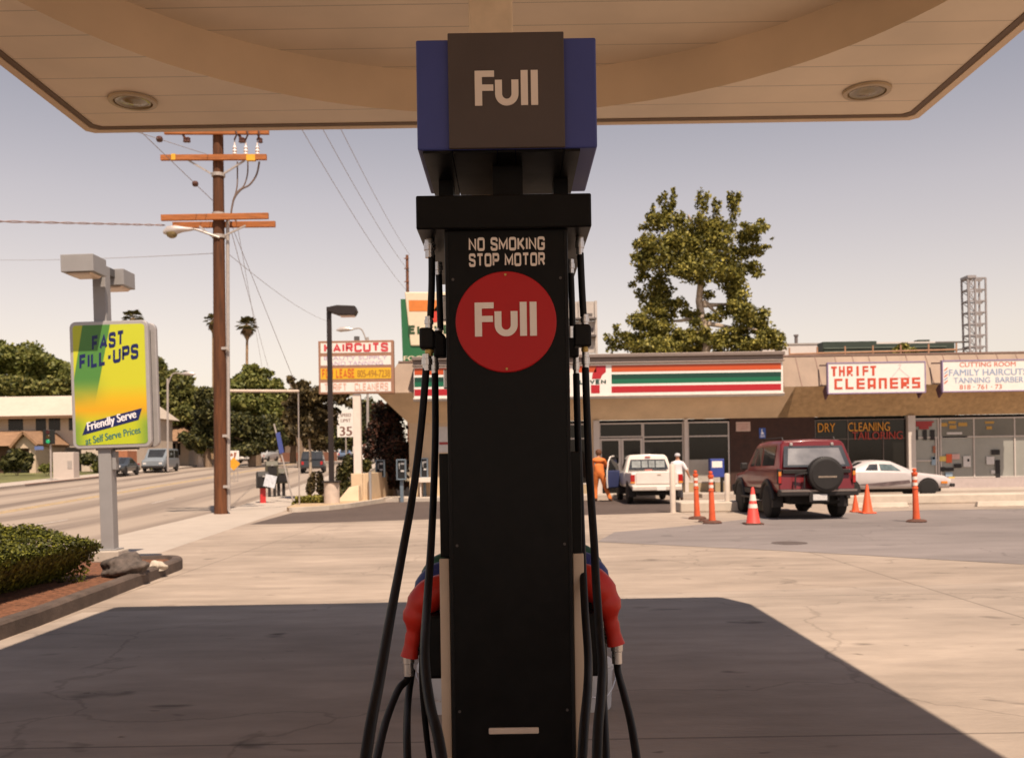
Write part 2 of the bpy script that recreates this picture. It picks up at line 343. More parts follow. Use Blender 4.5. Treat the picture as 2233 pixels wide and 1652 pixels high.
def road_mat():
    m = bpy.data.materials.new('road_surface'); m.use_nodes = True; n = m.node_tree.nodes; l = m.node_tree.links
    b = n['Principled BSDF']; b.inputs['Roughness'].default_value = 0.85; b.inputs['Specular IOR Level'].default_value = 0.2
    tc = n.new('ShaderNodeTexCoord'); sx = n.new('ShaderNodeSeparateXYZ'); l.new(tc.outputs['Object'], sx.inputs[0])
    ma = n.new('ShaderNodeMath'); ma.operation = 'MULTIPLY_ADD'; ma.inputs[1].default_value = 0.086
    l.new(sx.outputs['Y'], ma.inputs[0]); l.new(sx.outputs['X'], ma.inputs[2])          # distance across the street
    cb = n.new('ShaderNodeCombineXYZ'); l.new(ma.outputs[0], cb.inputs['X'])
    sc2 = n.new('ShaderNodeMath'); sc2.operation = 'MULTIPLY'; sc2.inputs[1].default_value = 0.03; l.new(sx.outputs['Y'], sc2.inputs[0]); l.new(sc2.outputs[0], cb.inputs['Y'])
    nz = n.new('ShaderNodeTexNoise'); nz.inputs['Scale'].default_value = 1.1; nz.inputs['Detail'].default_value = 5; l.new(cb.outputs[0], nz.inputs['Vector'])
    si = n.new('ShaderNodeMath'); si.operation = 'MULTIPLY'; si.inputs[1].default_value = 2 * math.pi / 3.45; l.new(ma.outputs[0], si.inputs[0])
    co = n.new('ShaderNodeMath'); co.operation = 'COSINE'; l.new(si.outputs[0], co.inputs[0])
    ad = n.new('ShaderNodeMath'); ad.operation = 'MULTIPLY_ADD'; ad.inputs[1].default_value = 0.20; l.new(co.outputs[0], ad.inputs[0]); l.new(nz.outputs['Fac'], ad.inputs[2])
    rp = n.new('ShaderNodeValToRGB'); rp.color_ramp.elements[0].position = 0.40; rp.color_ramp.elements[0].color = (0.335, 0.268, 0.215, 1)
    rp.color_ramp.elements[1].position = 0.78; rp.color_ramp.elements[1].color = (0.18, 0.14, 0.115, 1)
    l.new(ad.outputs[0], rp.inputs['Fac']); l.new(rp.outputs[0], b.inputs['Base Color'])
    return m

YS = [-400, -60, -12, 0, 8, 16, 24, 30, 33, 40, 50, 60, 75, 90, 110, 133, 160, 400]
def strip(u0, u1, dz, ys, b=None):                # a band along the street between two distances from the lens axis
    b = b or MB()
    i = b.add([p for y in ys for p in ((u0 - 0.086 * y, y, rise(y) + dz), (u1 - 0.086 * y, y, rise(y) + dz))])
    for k in range(len(ys) - 1): b.face(i + 2 * k, i + 2 * k + 1, i + 2 * k + 3, i + 2 * k + 2)
    return b
gr = MB(); XS = (-1500, -120, -30, 45, 150, 1500); YG = [-1200] + YS[1:] + [1000, 2500]
gi = gr.add([(x, y, rise(y) - 0.13) for y in YG for x in XS]); nx = len(XS)
for j in range(len(YG) - 1):
    for k in range(nx - 1): gr.face(gi + j * nx + k, gi + j * nx + k + 1, gi + (j + 1) * nx + k + 1, gi + (j + 1) * nx + k)
structure(gr.build('ground', soil))
ROADY = YS
structure(strip(-24, -6.84, -0.115, ROADY).build('road', road_mat()))
sw = MB(); i = sw.add([p for y in ROADY for p in ((-6.84 - 0.086 * y, y, rise(y) - 0.13), (-6.84 - 0.086 * y, y, rise(y) + 0.002), (-4.69 - 0.086 * y, y, rise(y) + 0.002), (-4.69 - 0.086 * y, y, rise(y) - 0.13))])
for k in range(len(ROADY) - 1):
    for j in range(3): sw.face(i + 4 * k + j, i + 4 * k + j + 1, i + 4 * k + 5 + j, i + 4 * k + 4 + j)
structure(sw.build('sidewalk', walk_m))
fs = MB(); i = fs.add([p for y in ROADY for p in ((-26.4 - 0.086 * y, y, rise(y) - 0.1), (-26.4 - 0.086 * y, y, rise(y) + 0.03), (-24 - 0.086 * y, y, rise(y) + 0.03), (-24 - 0.086 * y, y, rise(y) - 0.13))])
for k in range(len(ROADY) - 1):
    for j in range(3): fs.face(i + 4 * k + j, i + 4 * k + j + 1, i + 4 * k + 5 + j, i + 4 * k + 4 + j)
structure(fs.build('far_sidewalk', walk_m))
wl_m = mat('worn_white_line', (0.46, 0.40, 0.35), 0.85, var=0.25, scale=2); yl_m = mat('worn_yellow_line', (0.46, 0.30, 0.11), 0.85, var=0.35, scale=2)
for u_ in (-15.30, -15.62): structure(strip(u_ - 0.06, u_ + 0.06, -0.110, [y for y in YS if 0 <= y <= 133]).build('yellow_centre_line', yl_m))
for u_ in (-11.2, -19.6):
    b = MB()
    for y in range(2, 116, 12): strip(u_ - 0.055, u_ + 0.055, -0.110, [y, y + 1.6, y + 3.2], b)
    structure(b.build('white_lane_line', wl_m))
structure(strip(-24.06, -23.94, 0.036, [56, 62, 70]).build('red_kerb', red_paint))
structure(strip(-70, -26.4, 0.0, YS).build('lawn', lawn_m))
lot = MB(); ly = [-14, 0, 15, 33, 60]
lot.poly([(-4.69 - 0.086 * y, y, 0.0) for y in ly] + [(46, 60, 0), (46, -14, 0)])
structure(lot.build('parking_lot', concrete))
ap = MB(); ap.poly([(-4.45, -2, 0.004), (-4.45, 9.75, 0.004), (-2.3, 10.02, 0.004), (9, 11.3, 0.004), (14, 11.6, 0.004), (14, -2, 0.004)])
structure(ap.build('apron', apron_m))
DRIVE = [(545, 1143), (700, 1139), (960, 1131), (1300, 1122), (1468, 1117), (1476, 1090.5), (1290, 1091), (955, 1091.5), (856, 1093), (800, 1101), (715, 1112), (640, 1117)]
dp = MB(); dp.poly([G(x, y) + Vector((0, 0, 0.004)) for x, y in DRIVE]); structure(dp.build('driveway', asphalt))
GREY = [(1303, 1181), (1700, 1200), (2300, 1234), (4200, 1330), (4200, 1085), (2300, 1108), (2000, 1112), (1700, 1124), (1480, 1148), (1340, 1160)]
gp = MB(); gp.poly([G(x, y) + Vector((0, 0, 0.004)) for x, y in GREY]); structure(gp.build('worn_pavement', grey_asphalt))

# ------------------------------------------------------------------ canopy over the pumps
def soffit_mat(name, col, seam):
    m = bpy.data.materials.new(name); m.use_nodes = True; n = m.node_tree.nodes; l = m.node_tree.links
    b = n['Principled BSDF']; b.inputs['Roughness'].default_value = 0.5; b.inputs['Specular IOR Level'].default_value = 0.3
    tc = n.new('ShaderNodeTexCoord'); sx = n.new('ShaderNodeSeparateXYZ'); l.new(tc.outputs['Object'], sx.inputs[0])
    nz = n.new('ShaderNodeTexNoise'); nz.inputs['Scale'].default_value = 1.3; nz.inputs['Detail'].default_value = 6; l.new(tc.outputs['Object'], nz.inputs['Vector'])
    rp = n.new('ShaderNodeValToRGB'); rp.color_ramp.elements[0].position = 0.3; rp.color_ramp.elements[1].position = 0.75
    rp.color_ramp.elements[0].color = (*[c * 0.86 for c in col], 1); rp.color_ramp.elements[1].color = (*[c * 1.06 for c in col], 1)
    l.new(nz.outputs['Fac'], rp.inputs['Fac']); out = rp.outputs[0]
    if seam:
        dv = n.new('ShaderNodeMath'); dv.operation = 'DIVIDE'; dv.inputs[1].default_value = seam; l.new(sx.outputs['Y'], dv.inputs[0])
        fr = n.new('ShaderNodeMath'); fr.operation = 'FRACT'; l.new(dv.outputs[0], fr.inputs[0])
        lt = n.new('ShaderNodeMath'); lt.operation = 'LESS_THAN'; lt.inputs[1].default_value = 0.035; l.new(fr.outputs[0], lt.inputs[0])
        mx = n.new('ShaderNodeMix'); mx.data_type = 'RGBA'; mx.inputs[7].default_value = (*[c * 0.62 for c in col], 1)
        l.new(lt.outputs[0], mx.inputs[0]); l.new(out, mx.inputs[6]); out = mx.outputs[2]
    l.new(out, b.inputs['Base Color']); return m
soff = soffit_mat('soffit_panel', (0.80, 0.65, 0.48), 0.32)
well_m = soffit_mat('well_wall', (0.77, 0.60, 0.425), 0)
edge_m = mat('canopy_edge', (0.68, 0.50, 0.33), 0.5, var=0.06)
trim_m = mat('canopy_trim', (0.14, 0.085, 0.05), 0.6)
CZ, CX0, CX1, CY1 = 4.125, -3.22, 3.15, 7.37
def ray_poly(c, t, poly):
    dx, dy = math.cos(t), math.sin(t); best = 1e9
    for k in range(len(poly)):
        (x1, y1), (x2, y2) = poly[k], poly[(k + 1) % len(poly)]
        ex, ey = x2 - x1, y2 - y1; den = dx * ey - dy * ex
        if abs(den) < 1e-9: continue
        s_ = ((x1 - c[0]) * ey - (y1 - c[1]) * ex) / den; q = ((x1 - c[0]) * dy - (y1 - c[1]) * dx) / den
        if s_ > 0 and -1e-6 <= q <= 1 + 1e-6: best = min(best, s_)
    return (c[0] + dx * best, c[1] + dy * best)
canopy = thing('gas_station_canopy', 'flat cream canopy roof with round ceiling recesses over the fuel pump', 'canopy', (0, 0, 0))
ch = 0.05; cy0 = CY1 - 6.14; cyb = cy0 - 12.28
OUT = [(CX0 + ch, CY1), (CX0, CY1 - ch), (CX0, cyb + ch), (CX0 + ch, cyb), (CX1 - ch, cyb), (CX1, cyb + ch), (CX1, CY1 - ch), (CX1 - ch, CY1)]
BAYS = [((-0.05, CY1 - 3.07), [(CX0 + ch, CY1), (CX0, CY1 - ch), (CX0, cy0), (CX1, cy0), (CX1, CY1 - ch), (CX1 - ch, CY1)]),
        ((-0.05, cy0 - 3.07), [(CX0, cy0), (CX0, cy0 - 6.14), (CX1, cy0 - 6.14), (CX1, cy0)]),
        ((-0.05, cy0 - 9.21), [(CX0, cy0 - 6.14), (CX0, cyb + ch), (CX0 + ch, cyb), (CX1 - ch, cyb), (CX1, cyb + ch), (CX1, cy0 - 6.14)])]  # rearmost bay: out of view, added to deepen the shade under the canopy
so_ = MB(); wl = MB(); cg = MB(); RR = 2.88
for c, poly in BAYS:
    ts = sorted(set([2 * math.pi * k / 96 for k in range(96)] + [math.atan2(p[1] - c[1], p[0] - c[0]) % (2 * math.pi) for p in poly]))
    n = len(ts); a = so_.add([(*ray_poly(c, t, poly), CZ) for t in ts]); b_ = so_.add([(c[0] + RR * math.cos(t), c[1] + RR * math.sin(t), CZ) for t in ts])
    wa = wl.add([(c[0] + RR * math.cos(t), c[1] + RR * math.sin(t), CZ) for t in ts]); wb = wl.add([(c[0] + RR * math.cos(t), c[1] + RR * math.sin(t), CZ + 0.31) for t in ts])
    for k in range(n):
        m_ = (k + 1) % n; so_.face(a + k, a + m_, b_ + m_, b_ + k); wl.face(wa + k, wa + m_, wb + m_, wb + k)
    cg.poly([(c[0] + (RR + 0.02) * math.cos(t), c[1] + (RR + 0.02) * math.sin(t), CZ + 0.31) for t in ts])
so_.build('soffit', soff, canopy); wl.build('recess_wall', well_m, canopy, smooth=True); cg.build('recess_ceiling', soff, canopy)
def inset(poly, d):
    cx_, cy_ = sum(p[0] for p in poly) / 8, sum(p[1] for p in poly) / 8
    hx, hy = max(p[0] for p in poly) - cx_, max(p[1] for p in poly) - cy_
    return [(cx_ + (p[0] - cx_) * (hx - d) / hx, cy_ + (p[1] - cy_) * (hy - d) / hy) for p in poly]
def ring(o_, i_, z0, z1):
    b = MB(); n = len(o_)
    q = [b.add([(*p, z) for p in pl]) for pl, z in ((o_, z0), (o_, z1), (i_, z1), (i_, z0))]
    for s_ in range(4):
        for k in range(n):
            m_ = (k + 1) % n; b.face(q[s_] + k, q[s_] + m_, q[(s_ + 1) % 4] + m_, q[(s_ + 1) % 4] + k)
    return b
O2 = inset(OUT, -0.06); I1 = inset(OUT, 0.0); I2 = inset(OUT, 0.05)
ring(O2, I1, CZ - 0.012, CZ + 0.85).build('fascia', edge_m, canopy)
ring(inset(OUT, 0.003), I2, CZ - 0.007, CZ + 0.05).build('edge_trim', trim_m, canopy)
rt = MB(); rt.poly([(*p, CZ + 0.80) for p in I1]); rt.build('roof', edge_m, canopy)
cp = MB(); cp.box(-0.165, 0.035, 4.30, 4.50, 0, CZ + 0.305); cp.build('column', mat('column_paint', (0.78, 0.62, 0.45), 0.5), canopy, bevel=0.01)
cp2 = MB(); cp2.box(-0.165, 0.035, -2.0, -1.8, 0, CZ + 0.305); cp2.build('column', MATS['column_paint'], canopy, bevel=0.01)
lamp_glass = mat('lamp_glass', (0.22, 0.16, 0.07), 0.15, spec=0.6, var=0.3, scale=12)
lamp_ring = mat('lamp_ring', (0.45, 0.33, 0.20), 0.4)
for k, (x, y) in enumerate(((-2.68, 6.80), (2.60, 6.83))):
    L = thing('ceiling_light', ('unlit round recessed light in the canopy corner above the yellow-green sign' if k == 0 else 'unlit round recessed light in the canopy corner above the bare sky'), 'ceiling light', (x, y, CZ), group='recessed lights in the canopy ceiling')
    b = MB(); b.lathe([(0.135, -0.004), (0.135, -0.022), (0.165, -0.020), (0.170, -0.004)], n=28, cap=False); b.build('rim', lamp_ring, L, smooth=True)
    b = MB(); b.lathe([(0.136, -0.006), (0.12, -0.018), (0.09, -0.010), (0.05, -0.026), (0.001, -0.030)], n=28, cap=False); b.build('lens', lamp_glass, L, smooth=True)

# ------------------------------------------------------------------ the fuel pump
black = mat('black_enamel', (0.005, 0.004, 0.004), 0.40, var=0.5, scale=14, spec=0.17, var2=0.3, bump=0.05, bscale=5)
rubber = mat('rubber', (0.008, 0.0065, 0.0065), 0.5, var=0.3, scale=30, spec=0.2)
blue_pl = mat('blue_plastic', (0.055, 0.07, 0.26), 0.45, var=0.06, spec=0.4)
brown_pl = mat('dark_taupe_panel', (0.085, 0.062, 0.055), 0.5, var=0.08, scale=4)
cream_l = mat('cream_lettering', (0.86, 0.72, 0.61), 0.5, var=0.03)
disc_m = mat('red_disc', (0.50, 0.012, 0.014), 0.4, var=0.04, spec=0.3)
disc_l = mat('disc_lettering', (0.93, 0.81, 0.71), 0.5, var=0.03)
strip_m = mat('beige_strip', (0.60, 0.45, 0.33), 0.5, var=0.05)
chrome = mat('bright_metal', (0.62, 0.58, 0.56), 0.28, metal=0.85, var=0.1, scale=20)
brass = mat('brass', (0.50, 0.33, 0.10), 0.4, metal=0.6, var=0.2, scale=20)
red_rub = mat('red_boot', (0.52, 0.022, 0.010), 0.45, var=0.12, scale=8, spec=0.35)
blue_rub = mat('blue_boot', (0.02, 0.03, 0.16), 0.5, var=0.1)
green_rub = mat('green_boot', (0.012, 0.075, 0.04), 0.5, var=0.1)

pump = thing('fuel_pump', 'tall black fuel pump with red round sign and blue topper under the canopy', 'fuel pump', (-0.008, 3.4, 0))
def pb(b, name, m, **k): return b.build(name, m, pump, loc=(0.008, -3.4, 0), **k)
b = MB(); b.box(-0.205, 0.189, 3.03, 3.86, 0.02, 2.24); pb(b, 'cabinet', black, bevel=0.004)
b = MB(); b.box(-0.292, 0.264, 3.0, 3.95, 2.235, 2.342); pb(b, 'head', black, bevel=0.005)
b = MB(); b.box(-0.236, 0.222, 3.062, 3.84, 1.19, 1.525); b.box(-0.226, 0.213, 3.07, 3.84, 0.02, 1.188); pb(b, 'lower_cabinet', black, bevel=0.003)
b = MB(); b.box(-0.239, -0.2075, 3.050, 3.0695, 0.03, 1.186); pb(b, 'side_strip', strip_m, bevel=0.002)
b = MB(); b.box(0.1915, 0.226, 3.050, 3.0695, 0.03, 1.196); pb(b, 'side_strip', strip_m, bevel=0.002)
b = MB(); b.box(-0.285, 0.269, 2.75, 4.2, 0.0, 0.02); pb(b, 'base_plate', mat('steel_plate', (0.2, 0.18, 0.17), 0.6, metal=0.5))
b = MB(); b.box(-0.088, 0.072, 3.018, 3.0295, 0.628, 0.648); pb(b, 'data_plate', mat('plate_cream', (0.62, 0.48, 0.38), 0.5), bevel=0.004)
for x0, x1 in ((-0.2035, -0.1935), (0.1775, 0.1875)):
    b = MB(); b.box(x0, x1, 3.0265, 3.0298, 0.03, 2.232); pb(b, 'edge_trim', rubber, bevel=0.001)
for x_, z_ in ((-0.18, 1.23), (0.164, 1.23), (-0.18, 0.70), (0.164, 0.70), (-0.18, 2.08), (0.164, 2.08)):
    b = MB(); b.lathe([(0.0045, 3.0275), (0.0045, 3.0298)], c=(x_, 0, z_), axis='y', n=10); pb(b, 'screw', mat('dull_screw', (0.10, 0.085, 0.08), 0.5, metal=0.6))
# topper: blue box on a black base and neck, grey face panel
topper = None
b = MB(); b.box(-0.2845, 0.2865, 3.004, 3.50, 2.487, 2.836); topper = pb(b, 'topper', blue_pl, bevel=0.006)
tl = (0, 0, 0)
b = MB(); b.box(-0.183, 0.184, 2.990, 3.0035, 2.486, 2.850); fp = b.build('face_panel', brown_pl, topper, bevel=0.003)
b = MB()
for x0, x1 in ((-0.268, -0.176), (-0.1735, -0.033), (-0.030, 0.026), (0.029, 0.18), (0.1825, 0.232)): b.box(x0, x1, 3.012, 3.49, 2.478, 2.4865)
b.build('base_panel', black, topper)
for x0, x1, y0 in ((-0.05, 0.05, 3.15), (-0.24, -0.19, 3.30), (0.16, 0.21, 3.30)):
    b = MB(); b.box(x0, x1, y0, 3.40, 2.342, 2.478); pb(b, 'neck', black)

def full_word(parent, x, z, wd, hg, y, m):
    """The four letters of Full drawn as bars and a bowl."""
    s_ = wd / 135.0; t = hg / 73.0; b = MB(); x0 = x - wd / 2; z0 = z - hg / 2
    def bx(a0, a1, c0, c1): b.box(x0 + a0 * s_, x0 + a1 * s_, y - 0.003, y, z0 + c0 * t, z0 + c1 * t)
    bx(0, 15.5, 0, 73); bx(15.5, 41.5, 60, 73); bx(15.5, 39.5, 31, 44)
    bx(98, 113, 0, 73); bx(119.5, 134.5, 0, 73)
    ro, ri, cxu, czu = 25.0, 10.0, 68.0, 24.5
    bx(43, 58, czu, 53.5); bx(78, 93, czu, 53.5)
    n = 16; pts = [(cxu + ro * math.cos(a), czu + (ro - 0.0) * math.sin(a)) for a in [math.pi + math.pi * k / n for k in range(n + 1)]]
    pin = [(cxu + ri * math.cos(a), czu + (ri + 1) * math.sin(a)) for a in [math.pi + math.pi * k / n for k in range(n + 1)]]
    for k in range(n):
        q = [pts[k], pts[k + 1], pin[k + 1], pin[k]]
        b.prism([(x0 + p[0] * s_, z0 + p[1] * t) for p in q], y - 0.003, y, 'y')
    return b.build('lettering', m, parent)
full_word(fp, 0.001, 2.673, 0.200, 0.110, 2.9895, cream_l)
disc = MB(); disc.lathe([(0.001, 3.019), (0.158, 3.019), (0.161, 3.022), (0.161, 3.0295)], c=(-0.012, 0, 1.941), axis='y', n=72); dk = pb(disc, 'disc_sign', disc_m)
full_word(dk, -0.0125, 1.949, 0.198, 0.108, 3.0185, disc_l)
for zz in (1.941 + 0.150, 1.941 - 0.150):
    b = MB(); b.lathe([(0.004, 3.0165), (0.004, 3.0185)], c=(-0.012, 0, zz), axis='y', n=10); b.build('screw', brass, dk)
for s_, zz in (('NO SMOKING', 2.191), ('STOP MOTOR', 2.1405)):
    stroke_text('lettering', s_, -0.006, zz, 0.243, 0.043, 3.0275, cream_l, pump, weight=0.20)
for o_ in pump.children:
    if o_.name.startswith('lettering'): o_.location = (0.008, -3.4, 0)

def hose_len(px): return [P(x, y, d) for x, y, d in px]
def smooth_path(pts, k=6):
    out = []; n = len(pts)
    for i in range(n - 1):
        p0, p1, p2, p3 = pts[max(0, i - 1)], pts[i], pts[i + 1], pts[min(n - 1, i + 2)]
        for j in range(k):
            t = j / k
            out.append(0.5 * ((2 * p1) + (p2 - p0) * t + (2 * p0 - 5 * p1 + 4 * p2 - p3) * t * t + (3 * p1 - p0 - 3 * p2 + p3) * t ** 3))
    out.append(pts[-1]); return out
def hose(px, r):
    b = MB(); b.tube(smooth_path(hose_len(px)), r, 12); return pb(b, 'hose', rubber, smooth=True)
def fitting(x, y0, y1, d, wpx, m, name='fitting', prof=None):
    a, c = P(x, y0, d), P(x, y1, d); r = wpx / 2 * d / F; h = a.z - c.z
    b = MB(); b.lathe([(r * k, h * t) for k, t in (prof or ((0.8, 0), (0.8, 0.35), (1, 0.36), (1, 0.7), (0.85, 0.72), (0.85, 1)))], c=(c.x, c.y, c.z), n=14)
    return pb(b, name, m, smooth=True)
def lump(x0, x1, y0, y1, d, slant=0.0):
    a, c = P(x0, y0, d), P(x1, y1, d); s_ = slant * (c.x - a.x)
    b = MB()
    if slant >= 0: poly = [(a.x, c.z), (c.x, c.z), (c.x, a.z - abs(s_)), (c.x - abs(s_), a.z), (a.x, a.z)]
    else: poly = [(a.x, c.z), (c.x, c.z), (c.x, a.z), (a.x + abs(s_), a.z), (a.x, a.z - abs(s_))]
    b.prism(poly, d - 0.03, d + 0.03, 'y'); return pb(b, 'breakaway_cover', rubber, bevel=0.010, seg=3)
# left side, outer and inner hose
fitting(938, 518, 562, 3.14, 26, chrome); hose([(942, 556, 3.14), (942, 620, 3.14), (939, 693, 3.14)], 0.0115)
fitting(936, 690, 716, 3.14, 20, chrome); lump(916, 950, 716, 762, 3.14, 0.25); fitting(937, 758, 776, 3.14, 20, brass); fitting(932, 772, 808, 3.14, 24, chrome)
hose([(930, 802, 3.14), (922, 900, 3.12), (911, 1000, 3.06), (897, 1100, 2.95), (877, 1210, 2.72), (849, 1360, 2.32), (828, 1480, 2.08), (806, 1597, 1.92), (788, 1740, 1.84), (778, 1900, 1.84), (784, 1990, 1.95), (798, 1930, 2.15), (812, 1720, 2.5), (838, 1585, 2.85), (868, 1505, 3.10), (886, 1484, 3.16), (891.5, 1470, 3.17)], 0.0122)
fitting(957, 572, 600, 3.40, 20, chrome); hose([(957, 590, 3.40), (959, 640, 3.40), (961, 720, 3.40)], 0.0115)
fitting(957, 716, 730, 3.36, 18, chrome); lump(946, 975, 722, 780, 3.36, 0.5); fitting(949, 776, 822, 3.36, 18, chrome)
hose([(949, 815, 3.36), (950, 930, 3.30), (947, 1050, 3.20), (941, 1180, 3.0), (933, 1300, 2.74), (927, 1400, 2.42), (929, 1470, 2.26), (940, 1545, 2.12), (957, 1610, 2.02), (975, 1740, 1.95), (972, 1880, 1.98), (930, 1900, 2.2), (897, 1760, 2.6), (888, 1620, 2.9), (890, 1530, 3.2), (899, 1462, 3.36)], 0.0122)
for y0, y1 in ((645, 700), (806, 848)):
    b = MB(); a, c = P(965 if y0 < 700 else 968, y0, 3.62), P(979, y1, 3.62); b.box(a.x, c.x, 3.6, 3.64, c.z, a.z); pb(b, 'hose_bracket', chrome, bevel=0.004)
# right side
fitting(1265, 514, 556, 3.14, 20, chrome); hose([(1266, 552, 3.14), (1269, 620, 3.14), (1273, 690, 3.14)], 0.0115)
fitting(1276, 686, 712, 3.14, 19, chrome); lump(1251, 1289, 709, 756, 3.14, 0.15); fitting(1276, 754, 772, 3.14, 16, brass); fitting(1278, 768, 808, 3.14, 18, chrome)
hose([(1277, 802, 3.14), (1280, 890, 3.12), (1285, 1016, 3.05), (1291, 1110, 2.96), (1297, 1200, 2.86), (1301, 1280, 2.74), (1308, 1380, 2.62), (1314, 1450, 2.48), (1311, 1520, 2.32), (1304, 1600, 2.2), (1304, 1740, 2.1), (1330, 1880, 2.1), (1375, 1880, 2.25), (1396, 1740, 2.5), (1381, 1600, 2.75), (1363, 1520, 2.95), (1349, 1468, 3.13), (1346, 1446, 3.17)], 0.0122)
fitting(1245, 566, 596, 3.40, 18, chrome); hose([(1245, 590, 3.40), (1247, 640, 3.40), (1249, 712, 3.40)], 0.0115)
fitting(1244, 712, 740, 3.38, 18, chrome); lump(1234, 1262, 738, 780, 3.38, -0.2); fitting(1257, 778, 822, 3.38, 15, chrome)
hose([(1257, 815, 3.38), (1260, 930, 3.34), (1265, 1060, 3.26), (1270, 1200, 3.12), (1276, 1330, 2.95), (1283, 1430, 2.72), (1282, 1500, 2.5), (1273, 1600, 2.3), (1268, 1740, 2.2), (1280, 1880, 2.2), (1312, 1890, 2.35), (1324, 1740, 2.7), (1319, 1560, 3.15), (1312, 1470, 3.36)], 0.0122)

def nozzle(side, dy, m, up=0.0):
    """Fuel nozzle in its holster: rubber boot, swivel, trigger guard and lever."""
    s_ = -1 if side == 'l' else 1; X0 = -0.232 if s_ < 0 else 0.216; d0 = 3.17 + dy; zt = (0.03 if s_ > 0 else 0.0) + up
    def q(o_, z): return Vector((X0 + s_ * o_, d0, z + zt))
    nz = thing('nozzle', None, None); nz.parent = pump; nz.location = (0.008, -3.4, 0)
    b = MB(); pts = smooth_path([q(-0.03, 1.085), q(0.005, 1.075), q(0.045, 1.055), q(0.078, 1.02), q(0.095, 0.975), q(0.105, 0.93), q(0.114, 0.885), q(0.122, 0.848)], 4)
    prof = [0.044, 0.050, 0.057, 0.054, 0.041, 0.028, 0.025, 0.031]
    rr = []
    for i in range(len(pts)):
        t = i / 4; k = min(int(t), 6); rr.append((0.007 if 15 <= i <= 17 else (-0.003 if i in (13, 19, 20) else 0)) + prof[k] + (prof[k + 1] - prof[k]) * (t - k))
    b.tube(pts, rr, 14); o = b.build('boot', m, nz, smooth=True)
    b = MB(); b.lathe([(0.015, -0.062), (0.017, -0.06), (0.017, -0.02), (0.02, -0.018), (0.02, 0.006)], c=tuple(q(0.125, 0.846)), n=14); b.build('swivel', chrome, nz, smooth=True)
    b = MB(); b.tube(smooth_path([q(0.045, 1.01), q(0.04, 0.96), q(0.055, 0.90), q(0.09, 0.875), q(0.118, 0.868)], 4), 0.008, 8); b.build('trigger_guard', rubber, nz, smooth=True)
    b = MB(); b.bar(q(0.062, 0.985), q(0.075, 0.905), 0.018, 0.006, (0, 1, 0)); b.build('trigger', chrome, nz)
    return nz
for sd_ in 'lr':
    nozzle(sd_, 0.0, red_rub); nozzle(sd_, 0.25, blue_rub, 0.02); nozzle(sd_, 0.50, green_rub, 0.03)
for s_, dz_ in ((-1, 0.03), (1, 0.06)):
    X0 = -0.232 if s_ < 0 else 0.216; xs_ = X0 + s_ * 0.125
    b = MB(); b.tube(smooth_path([Vector(v) for v in ((xs_, 3.67, 0.785 + dz_), (xs_ + s_ * 0.005, 3.69, 0.60), (xs_ - s_ * 0.02, 3.78, 0.25), (X0 + s_ * 0.06, 3.92, 0.12), (X0 + s_ * 0.01, 3.99, 0.5), (X0 - s_ * 0.02, 3.98, 1.4), (X0 - s_ * 0.02, 3.92, 2.24))]), 0.0122, 12); pb(b, 'hose', rubber, smooth=True)
for x0, x1 in ((-0.295, -0.2265), (0.2135, 0.282)):
    b = MB(); b.box(x0, x1, 3.09, 3.76, 0.79, 1.0); pb(b, 'holster', black, bevel=0.012)

# white buckets on the concrete behind the pump
tub = mat('white_plastic', (0.62, 0.60, 0.60), 0.5, var=0.08, scale=5, var2=0.12)
for k, x in enumerate((-0.445, 0.445)):
    t = thing('wash_bucket', ('white plastic bucket behind the hoses on the pump side nearer the street' if k == 0 else 'white plastic bucket behind the hoses on the pump side nearer the red vehicle'), 'bucket', (x, 5.72, 0.004), rz=0.3 * k, group='white buckets behind the pump')
    b = MB(); b.lathe([(0.125, 0), (0.13, 0.01), (0.142, 0.235), (0.150, 0.237), (0.150, 0.252), (0.143, 0.254)], n=28); b.build('pail', tub, t, smooth=True)
    b = MB(); b.lathe([(0.149, 0.2545), (0.149, 0.266), (0.135, 0.292), (0.10, 0.312), (0.07, 0.316), (0.001, 0.316)], n=28); b.build('lid', tub, t, smooth=True)
    b = MB(); b.tube([(0.152 * math.cos(a), 0.152 * math.sin(a) - 0.02, 0.16 + 0.07 * math.cos(2 * a)) for a in [math.pi + math.pi * j / 10 for j in range(11)]], 0.004, 6); b.build('handle', chrome, t)

# ------------------------------------------------------------------ planter corner with hedge, rocks and the lamp post
kerb_m = mat('dark_kerb', (0.10, 0.070, 0.055), 0.8, var=0.3, scale=5, bump=0.2, var2=0.3)
mulch_m = mat('red_mulch', (0.155, 0.062, 0.030), 0.95, var=0.65, scale=16, bump=0.8, bscale=35)
PL = [(-5.0, 6.5)]                                             # outer kerb line, lot side then round the tip to the pavement side
for a in range(0, 100, 10):
    PL.append((-5.22 + 0.45 * math.cos(R(a)), 13.35 + 0.95 * math.sin(R(a))))
PL[0] = (-4.42, 4.0)
PL.insert(1, (-4.50, 9.0)); PL += [(-6.25, 14.25), (-9.5, 14.3)]
def offset_line(pl, d):
    out = []
    for i in range(len(pl)):
        a = Vector(pl[max(0, i - 1)]); c = Vector(pl[min(len(pl) - 1, i + 1)]); t = (c - a).normalized(); out.append((pl[i][0] - t.y * d, pl[i][1] + t.x * d))
    return out
IN = offset_line(PL, 0.16)
kb = MB(); n = len(PL)
q = [kb.add([(*p, z) for p in pl]) for pl, z in ((PL, 0.0), (PL, 0.13), (offset_line(PL, 0.025), 0.155), (offset_line(PL, 0.14), 0.155), (IN, 0.10))]
for s_ in range(4):
    for k in range(n - 1): kb.face(q[s_] + k, q[s_] + k + 1, q[s_ + 1] + k + 1, q[s_ + 1] + k)
